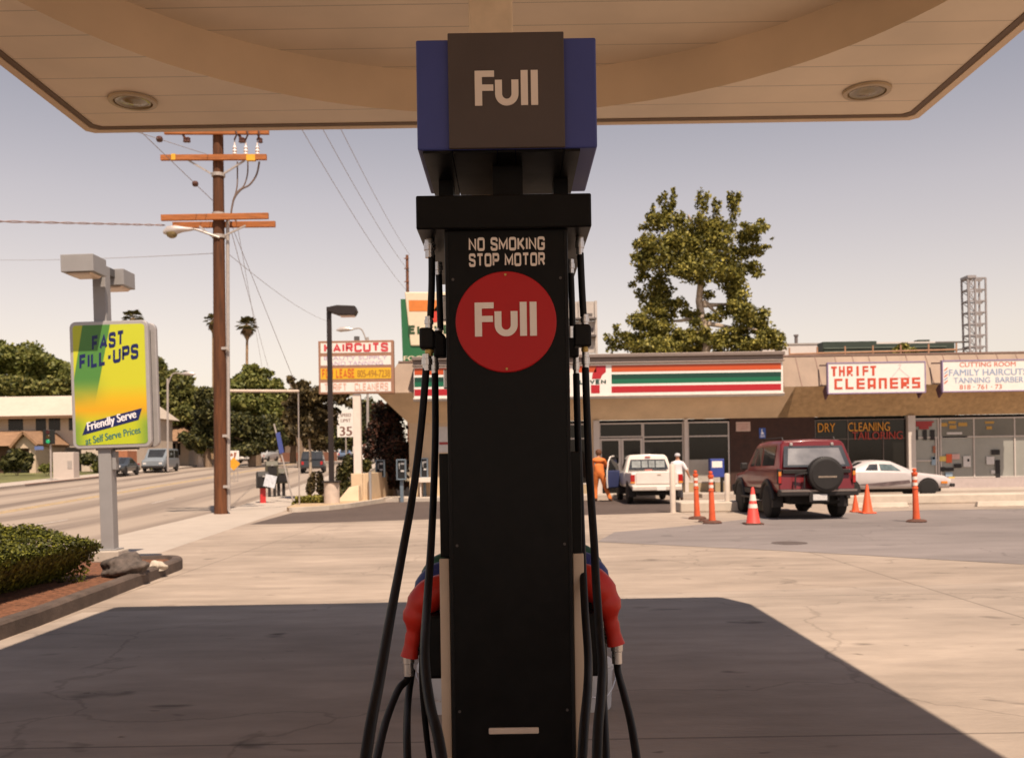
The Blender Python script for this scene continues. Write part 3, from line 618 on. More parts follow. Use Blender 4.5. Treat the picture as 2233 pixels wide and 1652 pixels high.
structure(kb.build('planter_kerb', kerb_m, smooth=True))
ml = MB(); ml.poly([(*p, 0.105) for p in offset_line(PL, 0.13)] + [(-9.5, 4.0, 0.105)]); structure(ml.build('mulch_bed', mulch_m))
# clipped hedge, wider at the top than at the foot
hedge_l = leaf_mat('hedge_leaf', (0.018, 0.020, 0.004), (0.070, 0.076, 0.009), (0.17, 0.16, 0.016), 0.03)
twig_m = mat('hedge_core', (0.012, 0.012, 0.006), 0.9, var=0.3)
hg = thing('hedge', 'clipped low hedge with sunlit top inside the dark kerb by the lamp post', 'hedge', (-6.52, 10.45, 0.1))
core = MB(); core.hexa([(-2.9, -1.25, 0.02), (0.75, -1.0, 0.02), (0.75, 0.9, 0.02), (-2.9, 0.9, 0.02), (-3.3, -2.15, 0.80), (1.15, -1.38, 0.38), (1.1, 1.35, 0.38), (-3.3, 1.6, 0.80)])
core.build('inner_twigs', twig_m, hg, bevel=0.14)
g = np.random.default_rng(5); n = 120000
def hedge_leaves():
    t = g.random(n); face = g.choice(4, n, p=[0.56, 0.22, 0.17, 0.05]); u = g.random(n); v = g.random(n)
    p = np.zeros((n, 3)); nn = np.zeros((n, 3)); lx, rx = -3.3, 1.30
    zt = lambda u_: 0.96 - 0.40 * u_ - 0.12 * np.maximum(0, u_ - 0.82) / 0.18
    fy = lambda u_: -2.35 + 0.75 * u_
    by = lambda u_: 1.72 - 0.2 * u_
    wav = 0.030 * np.sin(u * 21) * np.cos(v * 15) + 0.028 * np.sin(u * 9 + v * 7) + 0.02 * np.sin(u * 37 + v * 22)
    top = face == 0; ed = -0.07 * np.maximum(0, np.abs(v - 0.5) - 0.42) / 0.08
    p[top] = np.stack([lx + (rx - lx) * u, fy(u) + (by(u) - fy(u)) * v, zt(u) + wav + ed], 1)[top]; nn[top] = (0, 0, 1)
    fr = face == 1; p[fr] = np.stack([lx + (rx - lx - 0.50 * (1 - v)) * u, -1.35 + 0.3 * u + (fy(u) + 1.35 - 0.3 * u) * v ** 0.8, 0.02 + (zt(u) - 0.04) * v], 1)[fr]; nn[fr] = (0, -0.75, -0.6)
    rt_ = face == 2; p[rt_] = np.stack([0.78 + 0.52 * v ** 0.8, -1.5 + 3.0 * u, 0.03 + 0.40 * v], 1)[rt_]; nn[rt_] = (0.8, 0, -0.5)
    bk = face == 3; p[bk] = np.stack([lx + (rx - lx) * u, 1.0 + 0.6 * v, 0.03 + (zt(u) - 0.04) * v], 1)[bk]; nn[bk] = (0, 1, 0)
    p += g.normal(size=(n, 3)) * 0.024; nn += g.normal(size=(n, 3)) * np.where(face == 0, 0.5, 0.22)[:, None]; nn /= np.linalg.norm(nn, axis=1)[:, None]
    a = np.cross(nn, g.normal(size=(n, 3))); a /= np.linalg.norm(a, axis=1)[:, None]; b_ = np.cross(nn, a)
    s_ = 0.021 * (0.6 + 0.8 * g.random(n)); L = a * s_[:, None]; W = b_ * (s_ * 0.55)[:, None]
    return np.stack([p - L, p + W, p + L, p - W], 1).reshape(-1, 3)
hv = hedge_leaves(); me = bpy.data.meshes.new('foliage'); me.vertices.add(4 * n); me.vertices.foreach_set('co', hv.ravel())
me.loops.add(4 * n); me.loops.foreach_set('vertex_index', np.arange(4 * n, dtype=np.int32)); me.polygons.add(n); me.polygons.foreach_set('loop_start', np.arange(0, 4 * n, 4, dtype=np.int32))
me.materials.append(hedge_l); me.update(calc_edges=True)
ho = bpy.data.objects.new('foliage', me); C.objects.link(ho); ho.parent = hg
def rock(name, label, c, r, m, seed, sq=(1, 0.8, 0.62)):
    bm = bmesh.new(); bmesh.ops.create_icosphere(bm, subdivisions=4, radius=1); gg = random.Random(seed); ph = [gg.uniform(0, 6) for _ in range(9)]
    for v in bm.verts:
        p = v.co; k = 1 + 0.16 * math.sin(3 * p.x + ph[0]) * math.sin(4 * p.y + ph[1]) + 0.12 * math.sin(7 * p.z + ph[2] + 3 * p.x) + 0.07 * math.sin(13 * p.x + ph[3]) * math.sin(11 * p.y + 9 * p.z + ph[4])
        v.co = Vector((p.x * r * sq[0] * k, p.y * r * sq[1] * k, max(-0.25 * r, p.z * r * sq[2] * k)))
    me = bpy.data.meshes.new(name); bm.to_mesh(me); bm.free(); me.materials.append(m); me.polygons.foreach_set('use_smooth', [True] * len(me.polygons))
    o = bpy.data.objects.new(name, me); C.objects.link(o); o.location = c; o.rotation_euler.z = seed
    return tag(o, label, 'rock')
stone = mat('lava_rock', (0.13, 0.10, 0.085), 0.9, var=0.5, scale=9, bump=1.0, bscale=14, var2=0.4)
pale_stone = mat('pale_rock', (0.46, 0.39, 0.31), 0.85, var=0.25, scale=6, bump=0.6, bscale=12)
rock('rock', 'dark rough boulder between the hedge and the lamp post base', (-4.92, 12.05, 0.20), 0.29, stone, 3)
rock('rock', 'small pale stone at the foot of the lamp post base', (-4.80, 12.75, 0.13), 0.14, pale_stone, 8)

steel = mat('grey_painted_steel', (0.27, 0.255, 0.25), 0.45, var=0.06, scale=4, spec=0.4)
steel_d = mat('dark_grey_steel', (0.09, 0.085, 0.085), 0.5)
lens_m = mat('lamp_lens', (0.62, 0.47, 0.36), 0.3, var=0.1)
LX, LY = -6.0, 14.35; base = G(257, 1234); LX, LY = base.x, 14.0
lean = R(-0.95)
lp = thing('lamp_post', 'grey lamp post with two box lamps rising from the planter behind the hedge', 'lamp post', (LX, LY, 0.1))
lp.rotation_euler.y = lean
b = MB(); b.box(-0.20, 0.20, -0.20, 0.20, 0, 0.17); b.build('base_block', pale_stone if False else mat('base_concrete', (0.42, 0.36, 0.30), 0.85, var=0.12, scale=8, bump=0.3), lp, bevel=0.02)
b = MB(); b.box(-0.095, 0.095, -0.095, 0.095, 0.17, 4.36); b.build('pole', steel, lp, bevel=0.012)
b = MB(); b.box(-0.15, 0.15, -0.15, 0.15, 0.17, 0.19); b.build('base_plate', steel, lp, bevel=0.004)
b = MB(); b.box(0.096, 0.15, -0.06, 0.06, 1.35, 1.62); b.build('junction_box', steel, lp, bevel=0.006)
b = MB(); b.box(-0.07, 0.07, -0.42, 0.42, 4.25, 4.37); b.build('arm', steel_d, lp, bevel=0.006)
for k, (y0, zz) in enumerate(((-0.72, 4.14), (0.32, 4.14))):
    b = MB(); b.box(-0.26, 0.20, y0, y0 + 0.44, zz, zz + 0.245); hd = b.build('lamp_head', steel, lp, bevel=0.008)
    b = MB(); b.prism([(-0.21, zz - 0.002), (0.15, zz - 0.002), (0.11, zz - 0.035), (-0.17, zz - 0.035)], y0 + 0.05, y0 + 0.39, 'y'); b.build('lens', lens_m, hd, bevel=0.006)

# ------------------------------------------------------------------ two-sided advertising panel on the lamp post
def poster_mat():
    m = bpy.data.materials.new('poster_print'); m.use_nodes = True; n = m.node_tree.nodes; l = m.node_tree.links
    b = n['Principled BSDF']; b.inputs['Roughness'].default_value = 0.35; b.inputs['Specular IOR Level'].default_value = 0.35
    tc = n.new('ShaderNodeTexCoord'); sx = n.new('ShaderNodeSeparateXYZ'); l.new(tc.outputs['Object'], sx.inputs[0])
    r = n.new('ShaderNodeMapRange'); r.inputs['From Min'].default_value = -0.92; r.inputs['From Max'].default_value = 0.92; l.new(sx.outputs['Z'], r.inputs['Value'])
    rp = n.new('ShaderNodeValToRGB'); e = rp.color_ramp.elements
    e[0].position = 0; e[0].color = (0.44, 0.50, 0.02, 1); e[1].position = 1; e[1].color = (0.50, 0.53, 0.03, 1)
    for p, c in ((0.20, (0.46, 0.49, 0.02, 1)), (0.30, (0.66, 0.34, 0.012, 1)), (0.38, (0.66, 0.40, 0.012, 1)), (0.50, (0.53, 0.52, 0.025, 1))):
        q = e.new(p); q.color = c
    l.new(r.outputs[0], rp.inputs['Fac'])
    def M(op, a, c=None, d=None):
        q = n.new('ShaderNodeMath'); q.operation = op
        for k, v in enumerate((a, c, d)):
            if v is None: continue
            if isinstance(v, (int, float)): q.inputs[k].default_value = v
            else: l.new(v, q.inputs[k])
        return q.outputs[0]
    def S(v, a, c):
        q = n.new('ShaderNodeMapRange'); q.interpolation_type = 'SMOOTHSTEP'; q.inputs['From Min'].default_value = a; q.inputs['From Max'].default_value = c; l.new(v, q.inputs['Value']); return q.outputs[0]
    X_, Z_ = sx.outputs['X'], sx.outputs['Z']
    right = M('SUBTRACT', M('MULTIPLY_ADD', Z_, 0.22, -0.165), X_)                  # printed green beam leaning across the sheet
    left = M('SUBTRACT', X_, M('MULTIPLY_ADD', Z_, 0.19, -0.545))
    band = M('MULTIPLY', M('MULTIPLY', S(right, -0.008, 0.008), S(left, -0.008, 0.008)), S(Z_, -0.40, 0.12))
    low = M('MULTIPLY', M('MULTIPLY', S(M('ABSOLUTE', X_), 0.30, 0.56), M('SUBTRACT', 1.0, S(Z_, -0.66, -0.30))), 0.75)
    mid = M('MULTIPLY', M('MULTIPLY', M('SUBTRACT', 1.0, S(X_, -0.50, 0.05)), S(Z_, -0.40, -0.1)), M('MULTIPLY', M('SUBTRACT', 1.0, S(Z_, 0.0, 0.3)), 0.6))
    mk = M('MINIMUM', M('MAXIMUM', M('MAXIMUM', band, low), mid), 1.0)
    mx = n.new('ShaderNodeMix'); mx.data_type = 'RGBA'; mx.inputs[7].default_value = (0.075, 0.22, 0.045, 1)
    l.new(mk, mx.inputs[0]); l.new(rp.outputs[0], mx.inputs[6]); l.new(mx.outputs[2], b.inputs['Base Color']); return m
yellow_p = poster_mat()
green_p = mat('poster_green', (0.075, 0.22, 0.045), 0.4, var=0.05)
navy_p = mat('poster_navy', (0.007, 0.012, 0.085), 0.4, var=0.03)
teal_p = mat('poster_teal', (0.03, 0.14, 0.13), 0.4, var=0.03)
white_p = mat('poster_white', (0.78, 0.74, 0.76), 0.4, var=0.03)
alu = mat('aluminium_frame', (0.40, 0.37, 0.36), 0.4, metal=0.3, var=0.06)
c_ = P(241, 838, 13.86)
sgn = thing('poster_sign', 'yellow and green FAST FILL-UPS poster in a grey frame on the lamp post', 'sign', (c_.x, 13.86, c_.z)); sgn.rotation_euler.y = lean
def rrect(hw, hh, r, n=6):
    return [(sx_ * (hw - r) + r * math.cos(a), sz_ * (hh - r) + r * math.sin(a)) for sx_, sz_, a0 in ((1, 1, 0), (-1, 1, 90), (-1, -1, 180), (1, -1, 270)) for a in [R(a0 + 90 * k / n) for k in range(n + 1)]]
for y0, y1 in ((0.0, 0.085), (0.30, 0.385)):
    b = MB(); b.prism(rrect(0.575, 0.93, 0.09), y0, y1, 'y'); b.build('frame', alu, sgn, bevel=0.012)
b = MB(); b.box(-0.50, 0.50, 0.085, 0.30, -0.82, 0.82); b.build('housing', steel_d, sgn)
b = MB(); b.prism(rrect(0.525, 0.875, 0.05), -0.006, -0.0005, 'y'); ps = b.build('poster', yellow_p, sgn)
stroke_text('lettering', 'FAST', -0.01, 0.64, 0.48, 0.225, -0.0075, navy_p, ps, weight=0.24, shear=0.2, rot=R(9))
stroke_text('lettering', 'FILL-UPS', -0.005, 0.405, 0.88, 0.22, -0.0075, navy_p, ps, weight=0.24, shear=0.2, rot=R(9.5))
b = MB(); b.prism([(-0.43, -0.73), (0.40, -0.53), (0.455, -0.36), (-0.36, -0.55)], -0.0085, -0.0063, 'y'); b.build('banner', navy_p, ps)
text('lettering', 'Friendly Serve', 0.005, -0.54, 0.74, 0.155, -0.0100, white_p, ps, bold=0.035, shear=0.2, rot=R(13.5), depth=0.002)
text('lettering', 'at Self Serve Prices', 0.015, -0.745, 0.82, 0.105, -0.0075, teal_p, ps, bold=0.03, shear=0.15, rot=R(10.5), depth=0.002)
b = MB(); b.bar((-0.3, 0.19, -0.93), (0.3, 0.19, -0.93), 0.12, 0.05); b.build('bracket', steel_d, sgn)

# ------------------------------------------------------------------ utility pole
wood = mat('pole_wood', (0.115, 0.040, 0.014), 0.85, var=0.45, scale=5, bump=0.4, bscale=25, stretch=(3, 3, 0.25), var2=0.3)
arm_wood = mat('crossarm_wood', (0.34, 0.115, 0.035), 0.85, var=0.3, scale=7, stretch=(0.4, 3, 3))
galv = mat('galvanised', (0.40, 0.35, 0.32), 0.5, metal=0.3, var=0.12, scale=10)
porc = mat('porcelain', (0.62, 0.53, 0.50), 0.25, var=0.1)
dk_ins = mat('dark_insulator', (0.08, 0.03, 0.02), 0.3)
yel = mat('yellow_tag', (0.66, 0.36, 0.03), 0.5)
UB = G(482.5, 1120); UD = UB.y
up = thing('utility_pole', 'brown wooden utility pole with crossarms on the pavement', 'utility pole', (UB.x, UD, 0)); up.rotation_euler.y = R(0.45)
def UP(x, y, d=None):                       # a point of the pole in its own frame
    p = P(x, y, d or UD) - Vector((UB.x, UD, 0)); return Vector((p.x - p.z * math.tan(R(0.45)), p.y, p.z))
b = MB(); b.tube([(0, 0, -0.1), (0, 0, 3), (0, 0, 8), (0, 0, 12.9)], [0.205, 0.195, 0.175, 0.15], 18); b.build('pole', wood, up, smooth=True)
def xarm(x0, x1, y, dy, hpx=13, yr=None):
    a, c = UP(x0, y), UP(x1, yr or y); b = MB(); b.bar((a.x, dy, a.z), (c.x, dy, c.z), 0.11, hpx * UD / F); return b.build('crossarm', arm_wood, up, bevel=0.01)
xarm(365, 591, 293, -0.22, 13, 291.5); a2 = xarm(357, 586, 350, -0.22, 12, 347); xarm(358, 590, 480, -0.22, 13, 474); xarm(372, 597, 488, 0.22, 13, 484)
for x0, x1 in ((381, 390), (543, 562)):
    p, q2 = UP(x0, 349), UP(x1, 349); b = MB(); b.box(p.x, q2.x, -0.285, -0.155, p.z - 0.09, p.z + 0.09); b.build('yellow_tag', yel, up)
for x0, x1, y0, y1 in ((415, 464, 354, 382), (538, 492, 354, 382), (440, 466, 497, 518), (540, 494, 495, 516)):
    b = MB(); p, q2 = UP(x0, y0), UP(x1, y1); b.bar((p.x, -0.2, p.z), (q2.x, -0.16, q2.z), 0.04, 0.05); b.build('brace', galv, up)
for y in (382, 516, 468):
    b = MB(); p = UP(480, y); b.lathe([(0.205, -0.05), (0.205, 0.05)], c=(0, 0, p.z), n=16); b.build('band', galv, up)
for x in (517, 541, 566):                                       # cut-outs standing on the second arm
    p = UP(x, 343); b = MB(); b.lathe([(0.03, 0), (0.07, 0.03), (0.05, 0.09), (0.075, 0.12), (0.05, 0.18), (0.07, 0.21), (0.03, 0.28), (0.015, 0.46)], c=(p.x, -0.22, p.z), n=10); b.build('insulator', porc, up, smooth=True)
    b = MB(); b.tube([(p.x, -0.25, p.z + 0.45), (p.x + 0.10, -0.32, p.z + 0.60), (p.x + 0.06, -0.3, p.z + 0.75)], 0.025, 6); b.build('fuse_holder', dk_ins, up)
for x, x2 in ((405, 411), (403, 417), (524, 531), (527, 536), (566, 573)):
    p, q2 = UP(x, 298), UP(x2, 311); b = MB(); b.tube([(p.x, -0.22, p.z), (p.x + 0.05, -0.22, (p.z + q2.z) / 2), (q2.x, -0.24, q2.z + 0.03)], 0.025, 6); b.lathe([(0.03, -0.09), (0.075, -0.07), (0.06, 0.0), (0.075, 0.03), (0.03, 0.07)], c=(q2.x, -0.25, q2.z), n=10); b.build('hanging_insulator', dk_ins, up, smooth=True)
def cable(pts, r, m=None, name='riser_cable'):
    b = MB(); b.tube(smooth_path([UP(*p) for p in pts]), r, 8); return b.build(name, m or galv, up, smooth=True)
dkc = mat('dark_cable', (0.16, 0.11, 0.09), 0.6)
cable([(518, 352), (518, 400), (514, 422), (508, 440), (504, 475)], 0.022, dkc)
cable([(541, 352), (540, 380), (532, 405), (518, 418), (509, 436), (504, 470)], 0.022, dkc)
cable([(566, 352), (560, 380), (545, 402), (525, 414), (510, 436), (503, 474)], 0.03, dkc)
cable([(497, 470), (497.5, 700), (498.5, 900), (499.5, 1112)], 0.055, galv, 'conduit')
cable([(503, 470), (512, 476), (515, 482)], 0.03, dkc)
for y in (470, 760, 950, 1060):
    b = MB(); p = UP(490, y); b.box(-0.02, 0.33, -0.16, -0.11, p.z - 0.04, p.z + 0.04); b.build('clamp', galv, up)
# street lamp on the pole
sl = thing('street_lamp', 'cobra head street lamp on a short arm from the wooden utility pole', 'street lamp', (UB.x, UD, UP(478, 516).z))
def SL(x, y): return P(x, y, UD - 0.25) - sl.location
b = MB(); b.tube(smooth_path([SL(478, 517) + Vector((0, 0.06, 0)), SL(450, 508), SL(430, 501), SL(415, 499)]), 0.035, 8); b.build('arm', galv, sl, smooth=True)
b = MB(); b.tube([SL(420, 499.5), SL(410, 500), SL(398, 500), SL(384, 501), SL(368, 504), SL(357, 507)], [0.05, 0.065, 0.09, 0.14, 0.15, 0.05], 14); b.build('lamp_head', mat('lamp_metal', (0.52, 0.46, 0.43), 0.35, metal=0.3), sl, smooth=True)
b = MB(); p = SL(375, 509); b.lathe([(0.17, 0.02), (0.165, -0.03), (0.13, -0.10), (0.06, -0.14), (0.001, -0.15)], c=(p.x, p.y, p.z), n=16); b.build('lens', lamp_glass, sl, smooth=True)

# sidewalk guy: strut and wire
st = thing('guy_strut', 'pale horizontal strut reaching from the utility pole to a vertical guy wire', 'strut', (UB.x, UD, 0))
e0 = P(497, 852, UD) - st.location; e1 = P(651, 852.5, 31.5) - st.location
b = MB(); b.tube([e0, e1], 0.045, 10); b.build('pipe', mat('cream_pipe', (0.62, 0.50, 0.40), 0.5), st)
gb = G(651, 1108) - st.location
b = MB(); b.tube([e1, (gb.x, e1.y + 0.4, 0.02)], 0.022, 8); b.build('guy_guard', galv, st)
tp = P(497, 470, UD) - st.location
b = MB(); b.tube([tp, e1], 0.008, 5); b.build('guy_wire', dkc, st)

# overhead wires
wire_m = mat('wire', (0.36, 0.31, 0.30), 0.6); twist_m = mat('twisted_cable', (0.34, 0.23, 0.20), 0.6)
def wire(a, c, r, m, label, sag=0.0, beads=()):
    a, c = Vector(a), Vector(c); pts = [a.lerp(c, k / 24) - Vector((0, 0, sag * 4 * (k / 24) * (1 - k / 24))) for k in range(25)]
    b = MB(); b.tube(pts, r, 5); o = b.build('power_line', m, smooth=True); tag(o, label, 'cable', 'overhead wires')
    for t in beads:
        p = a.lerp(c, t); bb = MB(); bb.lathe([(0.02, -0.09), (0.075, -0.06), (0.085, 0), (0.075, 0.06), (0.02, 0.09)], c=tuple(p), axis='x', n=10); bb.build('strain_insulator', dk_ins, o, smooth=True)
U = lambda x, y, d=UD: P(x, y, d)
b = MB(); A, Bz = U(-30, 482, 20), U(360, 491); A = Bz + (A - Bz) * 2.2
for s_ in (0, 1):
    b.tube([A.lerp(Bz, k / 132) + Vector((0, 0.018 * math.cos(k * 0.62 + s_ * math.pi), 0.018 * math.sin(k * 0.62 + s_ * math.pi))) for k in range(133)], 0.012, 6)
tag(b.build('twisted_power_line', twist_m), 'thick twisted brown service cable running to the lowest crossarm', 'cable', 'overhead wires')
wire(U(-40, 566, 60), U(474, 552), 0.010, wire_m, 'thin wire passing behind the box lamps to the middle of the utility pole', 0.1)
wire(U(250, 232, 22), U(464, 437), 0.010, wire_m, 'slanting guy wire with a dark bead crossing beside the second crossarm', 0.0, (0.78,))
wire(U(300, 288, 24), U(462, 340), 0.009, wire_m, 'upper guy wire with a bead near the canopy edge left of the top crossarm', 0.0, (0.26,))
wire(U(640, 250, 35), U(893, 640, 86), 0.013, wire_m, 'lowest of three wires slanting from the canopy to the far brown pole', 0.5)
wire(U(690, 255, 35), U(893, 592, 86), 0.013, wire_m, 'middle one of three wires slanting from the canopy to the far brown pole', 0.4)
wire(U(732, 258, 35), U(894, 556, 86), 0.013, wire_m, 'uppermost of three wires slanting from the canopy to the far brown pole', 0.3)
wire(U(497, 552), U(716, 700, 70), 0.009, wire_m, 'thin wire descending from the utility pole to the top of the black lamp post', 0.3)
wire(U(505, 505), U(585, 800, 60), 0.010, wire_m, 'steep guy wire falling past the tall palm', 0.0)
wire(U(516, 480), U(572, 800, 60), 0.008, wire_m, 'second steep guy wire falling past the palm from the lowest crossarm end', 0.0)

# ------------------------------------------------------------------ shop building
FY = 37.0
stucco = mat('cream_stucco', (0.60, 0.45, 0.30), 0.9, var=0.10, scale=1.5, bump=0.3, bscale=30, var2=0.10, spec=0.2)
stucco_b = mat('brown_stucco', (0.44, 0.30, 0.165), 0.95, var=0.22, scale=5, bump=0.6, bscale=18, var2=0.15, spec=0.2)
mans_m = mat('mansard_panel', (0.33, 0.24, 0.18), 0.8, var=0.16, scale=1.1, var2=0.22, stretch=(1, 1, 0.4))
seam_m = mat('mansard_seam', (0.22, 0.14, 0.11), 0.8)
brown_wall = mat('brown_wall', (0.045, 0.020, 0.014), 0.8, var=0.3, scale=4)
frame_m = mat('window_frame', (0.50, 0.44, 0.40), 0.45, var=0.05)
dark_glass = mat('dark_glass', (0.010, 0.009, 0.008), 0.06, spec=0.30, var=0.4, scale=0.8)
shade_glass = mat('blind_glass', (0.26, 0.255, 0.23), 0.25, spec=0.5, var=0.10, scale=1.2, coat=0.4)
dim_glass = mat('dim_glass', (0.09, 0.08, 0.065), 0.15, spec=0.5, var=0.3, scale=1.0, coat=0.4)
base_m = mat('base_wall', (0.38, 0.29, 0.18), 0.9, var=0.1, var2=0.1)
pink_base = mat('pinkish_base', (0.42, 0.35, 0.33), 0.9, var=0.08)
col_white = mat('white_column', (0.56, 0.49, 0.44), 0.6, var=0.05)
XW = P(893, 1000, FY).x; XR, YB = 27.0, 50.0; XSP = P(1744, 860, 35.9).x
shop = thing('shop_building', 'single storey row of shops with sloping brown parapet and deep cream eaves', 'building', (0, 0, 0))
def X(x, y=1000, d=FY): return P(x, y, d).x
def Z(y, x=1500, d=FY): return P(x, y, d).z
bot = lambda x, y: (x, y, 3.0)
def band(lo, hi, x0s, x1s, left_end):
    """One sloping band between two horizontal outlines: lo/hi = (front y, z, left x, left slope)."""
    b = MB(); (yl, zl, xl), (yh, zh, xh) = lo, hi
    b.quad((xl if left_end else x0s, yl, zl), (x1s, yl, zl), (x1s, yh, zh), (xh if left_end else x0s, yh, zh))
    if left_end: b.quad((xl, YB, zl), (xl, yl, zl), (xh, yh, zh), (xh, YB, zh))
    return b
Wl, Lp, Tp = (FY, 3.0, XW), (35.9, 4.12, XW - 1.07), (36.7, 5.34, XW - 0.33)
band(Lp, Wl, 0, XSP - 0.15, True).build('eave', stucco, shop)
e2 = MB(); e2.quad((XSP - 0.15, 35.9, 4.12), (XR, 35.9, 4.12), (XR, FY, 3.0), (XSP - 0.55, FY, 3.0)); e2.build('eave', stucco_b, shop)
b = band((35.9, 4.122, XW - 1.07), Tp, 0, XR, True); b.m = 1
for k in range(0, 46):
    x = XW + 0.4 + k * 0.70 + 0.06 * math.sin(k * 5)
    if x < XR: b.bar((x, 35.893, 4.13), (x, 36.693, 5.34), 0.035, 0.012, (0, 1, 0.7))
b.build('parapet', [mans_m, seam_m], shop)
b = MB(); b.box(Tp[2], XR, 36.66, 36.86, 5.335, 5.40); b.box(Tp[2], Tp[2] + 0.2, 36.861, YB, 5.335, 5.40); b.build('coping', seam_m, shop)
b = MB(); b.poly([(Tp[2], 36.7, 5.33), (XR, 36.7, 5.33), (XR, YB, 5.33), (Tp[2], YB, 5.33)]); b.build('roof', mat('roof_gravel', (0.3, 0.26, 0.22), 0.95), shop)
b = MB(); b.box(XW, XW + 0.25, FY, YB, 0.0, 3.0); b.box(XW + 0.251, X(1003), FY, FY + 0.25, 0.0, 3.0); b.box(X(1285), X(1295), FY, FY + 0.25, 0.0, 3.0); b.box(XR - 0.2, XR, FY, YB, 0, 3.0); b.box(XW + 0.3, XR - 0.25, YB - 0.2, YB, 0, 3.2); b.build('wall', stucco, shop)
b = MB(); b.box(X(1593), X(1778), FY, FY + 0.25, 0.0, 3.0); b.build('pier', brown_wall, shop)
b = MB(); b.box(X(1295), X(1308), FY - 0.12, FY + 0.2, 0.15, 2.998); b.build('column', col_white, shop, bevel=0.01)
b = MB(); b.box(X(1492.5), X(1500.5), FY - 0.12, FY + 0.2, 0.15, 2.998); b.build('column', col_white, shop, bevel=0.01)
b = MB(); b.box(X(1979), X(1995), FY - 0.14, FY + 0.2, 0.15, 2.998); b.build('column', col_white, shop, bevel=0.01)
def window(x0, x1, y0, y1, panes, m=dark_glass, fw=0.05, fm=frame_m, name='window'):
    """panes: list of (x0, x1, y0, y1) in picture units on the shop front; frame = bars round every pane."""
    a0, a1 = X(x0), X(x1); z0, z1 = Z(y1), Z(y0)
    b = MB()
    b.box(a0, a1, FY + 0.02, FY + 0.10, z0, z0 + fw); b.box(a0, a1, FY + 0.02, FY + 0.10, z1 - fw, z1)
    xs = sorted(set([p[0] for p in panes[1:]] )) ; cuts = []
    b.box(a0, a0 + fw, FY + 0.022, FY + 0.098, z0 + fw, z1 - fw); b.box(a1 - fw, a1, FY + 0.022, FY + 0.098, z0 + fw, z1 - fw)
    for kind, c, lo, hi in panes:
        if kind == 'v': b.box(X(c) - fw / 2, X(c) + fw / 2, FY + 0.026, FY + 0.094, Z(hi), Z(lo))
        else: b.box(X(lo), X(hi), FY + 0.024, FY + 0.096, Z(c) - fw / 2, Z(c) + fw / 2)
    f = b.build(name, fm, shop)
    g_ = MB(); g_.poly([(a0 + 0.01, FY + 0.07, z0 + 0.01), (a1 - 0.01, FY + 0.07, z0 + 0.01), (a1 - 0.01, FY + 0.07, z1 - 0.01), (a0 + 0.01, FY + 0.07, z1 - 0.01)]); g_.build('pane', m, f)
    return f
T0 = 919.5
window(1003, 1285, T0, 1052, [('h', 952, 1003, 1285), ('v', 1100, T0, 1052), ('v', 1195, T0, 1052)])
dw = window(1308, 1403, T0, 951, [], name='transom_window')
for x0, x1 in ((1308.5, 1355), (1356, 1402.5)):
    d_ = window(x0, x1, 953, 1079, [('h', 1010, x0, x1)], fw=0.085, name='door')
    b = MB(); xx = X(1350 if x0 < 1330 else 1361); b.box(xx - 0.015, xx + 0.015, FY - 0.03, FY + 0.018, 0.95, 1.35); b.build('handle', chrome, d_)
window(1403.5, 1492, T0, 1052, [('h', 951, 1403, 1492), ('h', 960, 1403, 1492)])
w3 = window(1501, 1592, T0, 1052, [('h', 951, 1501, 1592)])
b = MB(); b.box(X(1502), X(1575), FY + 0.055, FY + 0.066, Z(1050), Z(1002)); b.build('counter_panel', mat('grey_panel', (0.40, 0.36, 0.31), 0.6, var=0.08), w3)
cw = window(1779, 1979, T0, 1052, [('h', 962, 1779, 1979), ('v', 1851, T0, 1052), ('v', 1928, T0, 1052)], fw=0.03, fm=mat('bronze_frame', (0.13, 0.10, 0.085), 0.5))
bw = window(2052, 2420, T0, 1051, [('h', 961.5, 2052, 2420), ('v', 2126, T0, 1051), ('v', 2215, T0, 1051), ('v', 2310, T0, 1051)], m=shade_glass)
b = MB(); b.box(X(2053), X(2400), FY + 0.045, FY + 0.066, Z(960), Z(921)); b.build('pane', dim_glass, bw)
bd = window(1996, 2050, T0, 1076, [('h', 961.5, 1996, 2050), ('h', 1012, 1998, 2046), ('v', 2043, 961.5, 1076)], m=shade_glass, name='door')
def notice(x0, x1, y0, y1, m, par, dd=0.04):
    b = MB(); b.box(X(x0), X(x1), FY + dd - 0.006, FY + dd, Z(y1, x0), Z(y0, x0)); return b.build('notice', m, par)
NC = {k: mat('notice_' + k, c, 0.6, var=0.08) for k, c in dict(yellow=(0.60, 0.42, 0.10), orange=(0.60, 0.10, 0.03), pink=(0.55, 0.33, 0.30), white=(0.55, 0.52, 0.50), black=(0.015, 0.012, 0.012), blue=(0.25, 0.33, 0.40), brown=(0.30, 0.10, 0.05), red=(0.30, 0.035, 0.035), gold=(0.42, 0.24, 0.05)).items()}
z1 = lambda x, y: ((3050 + x * 0.5144) / 1.8343, (1350 + y * 0.5144) / 1.8343)
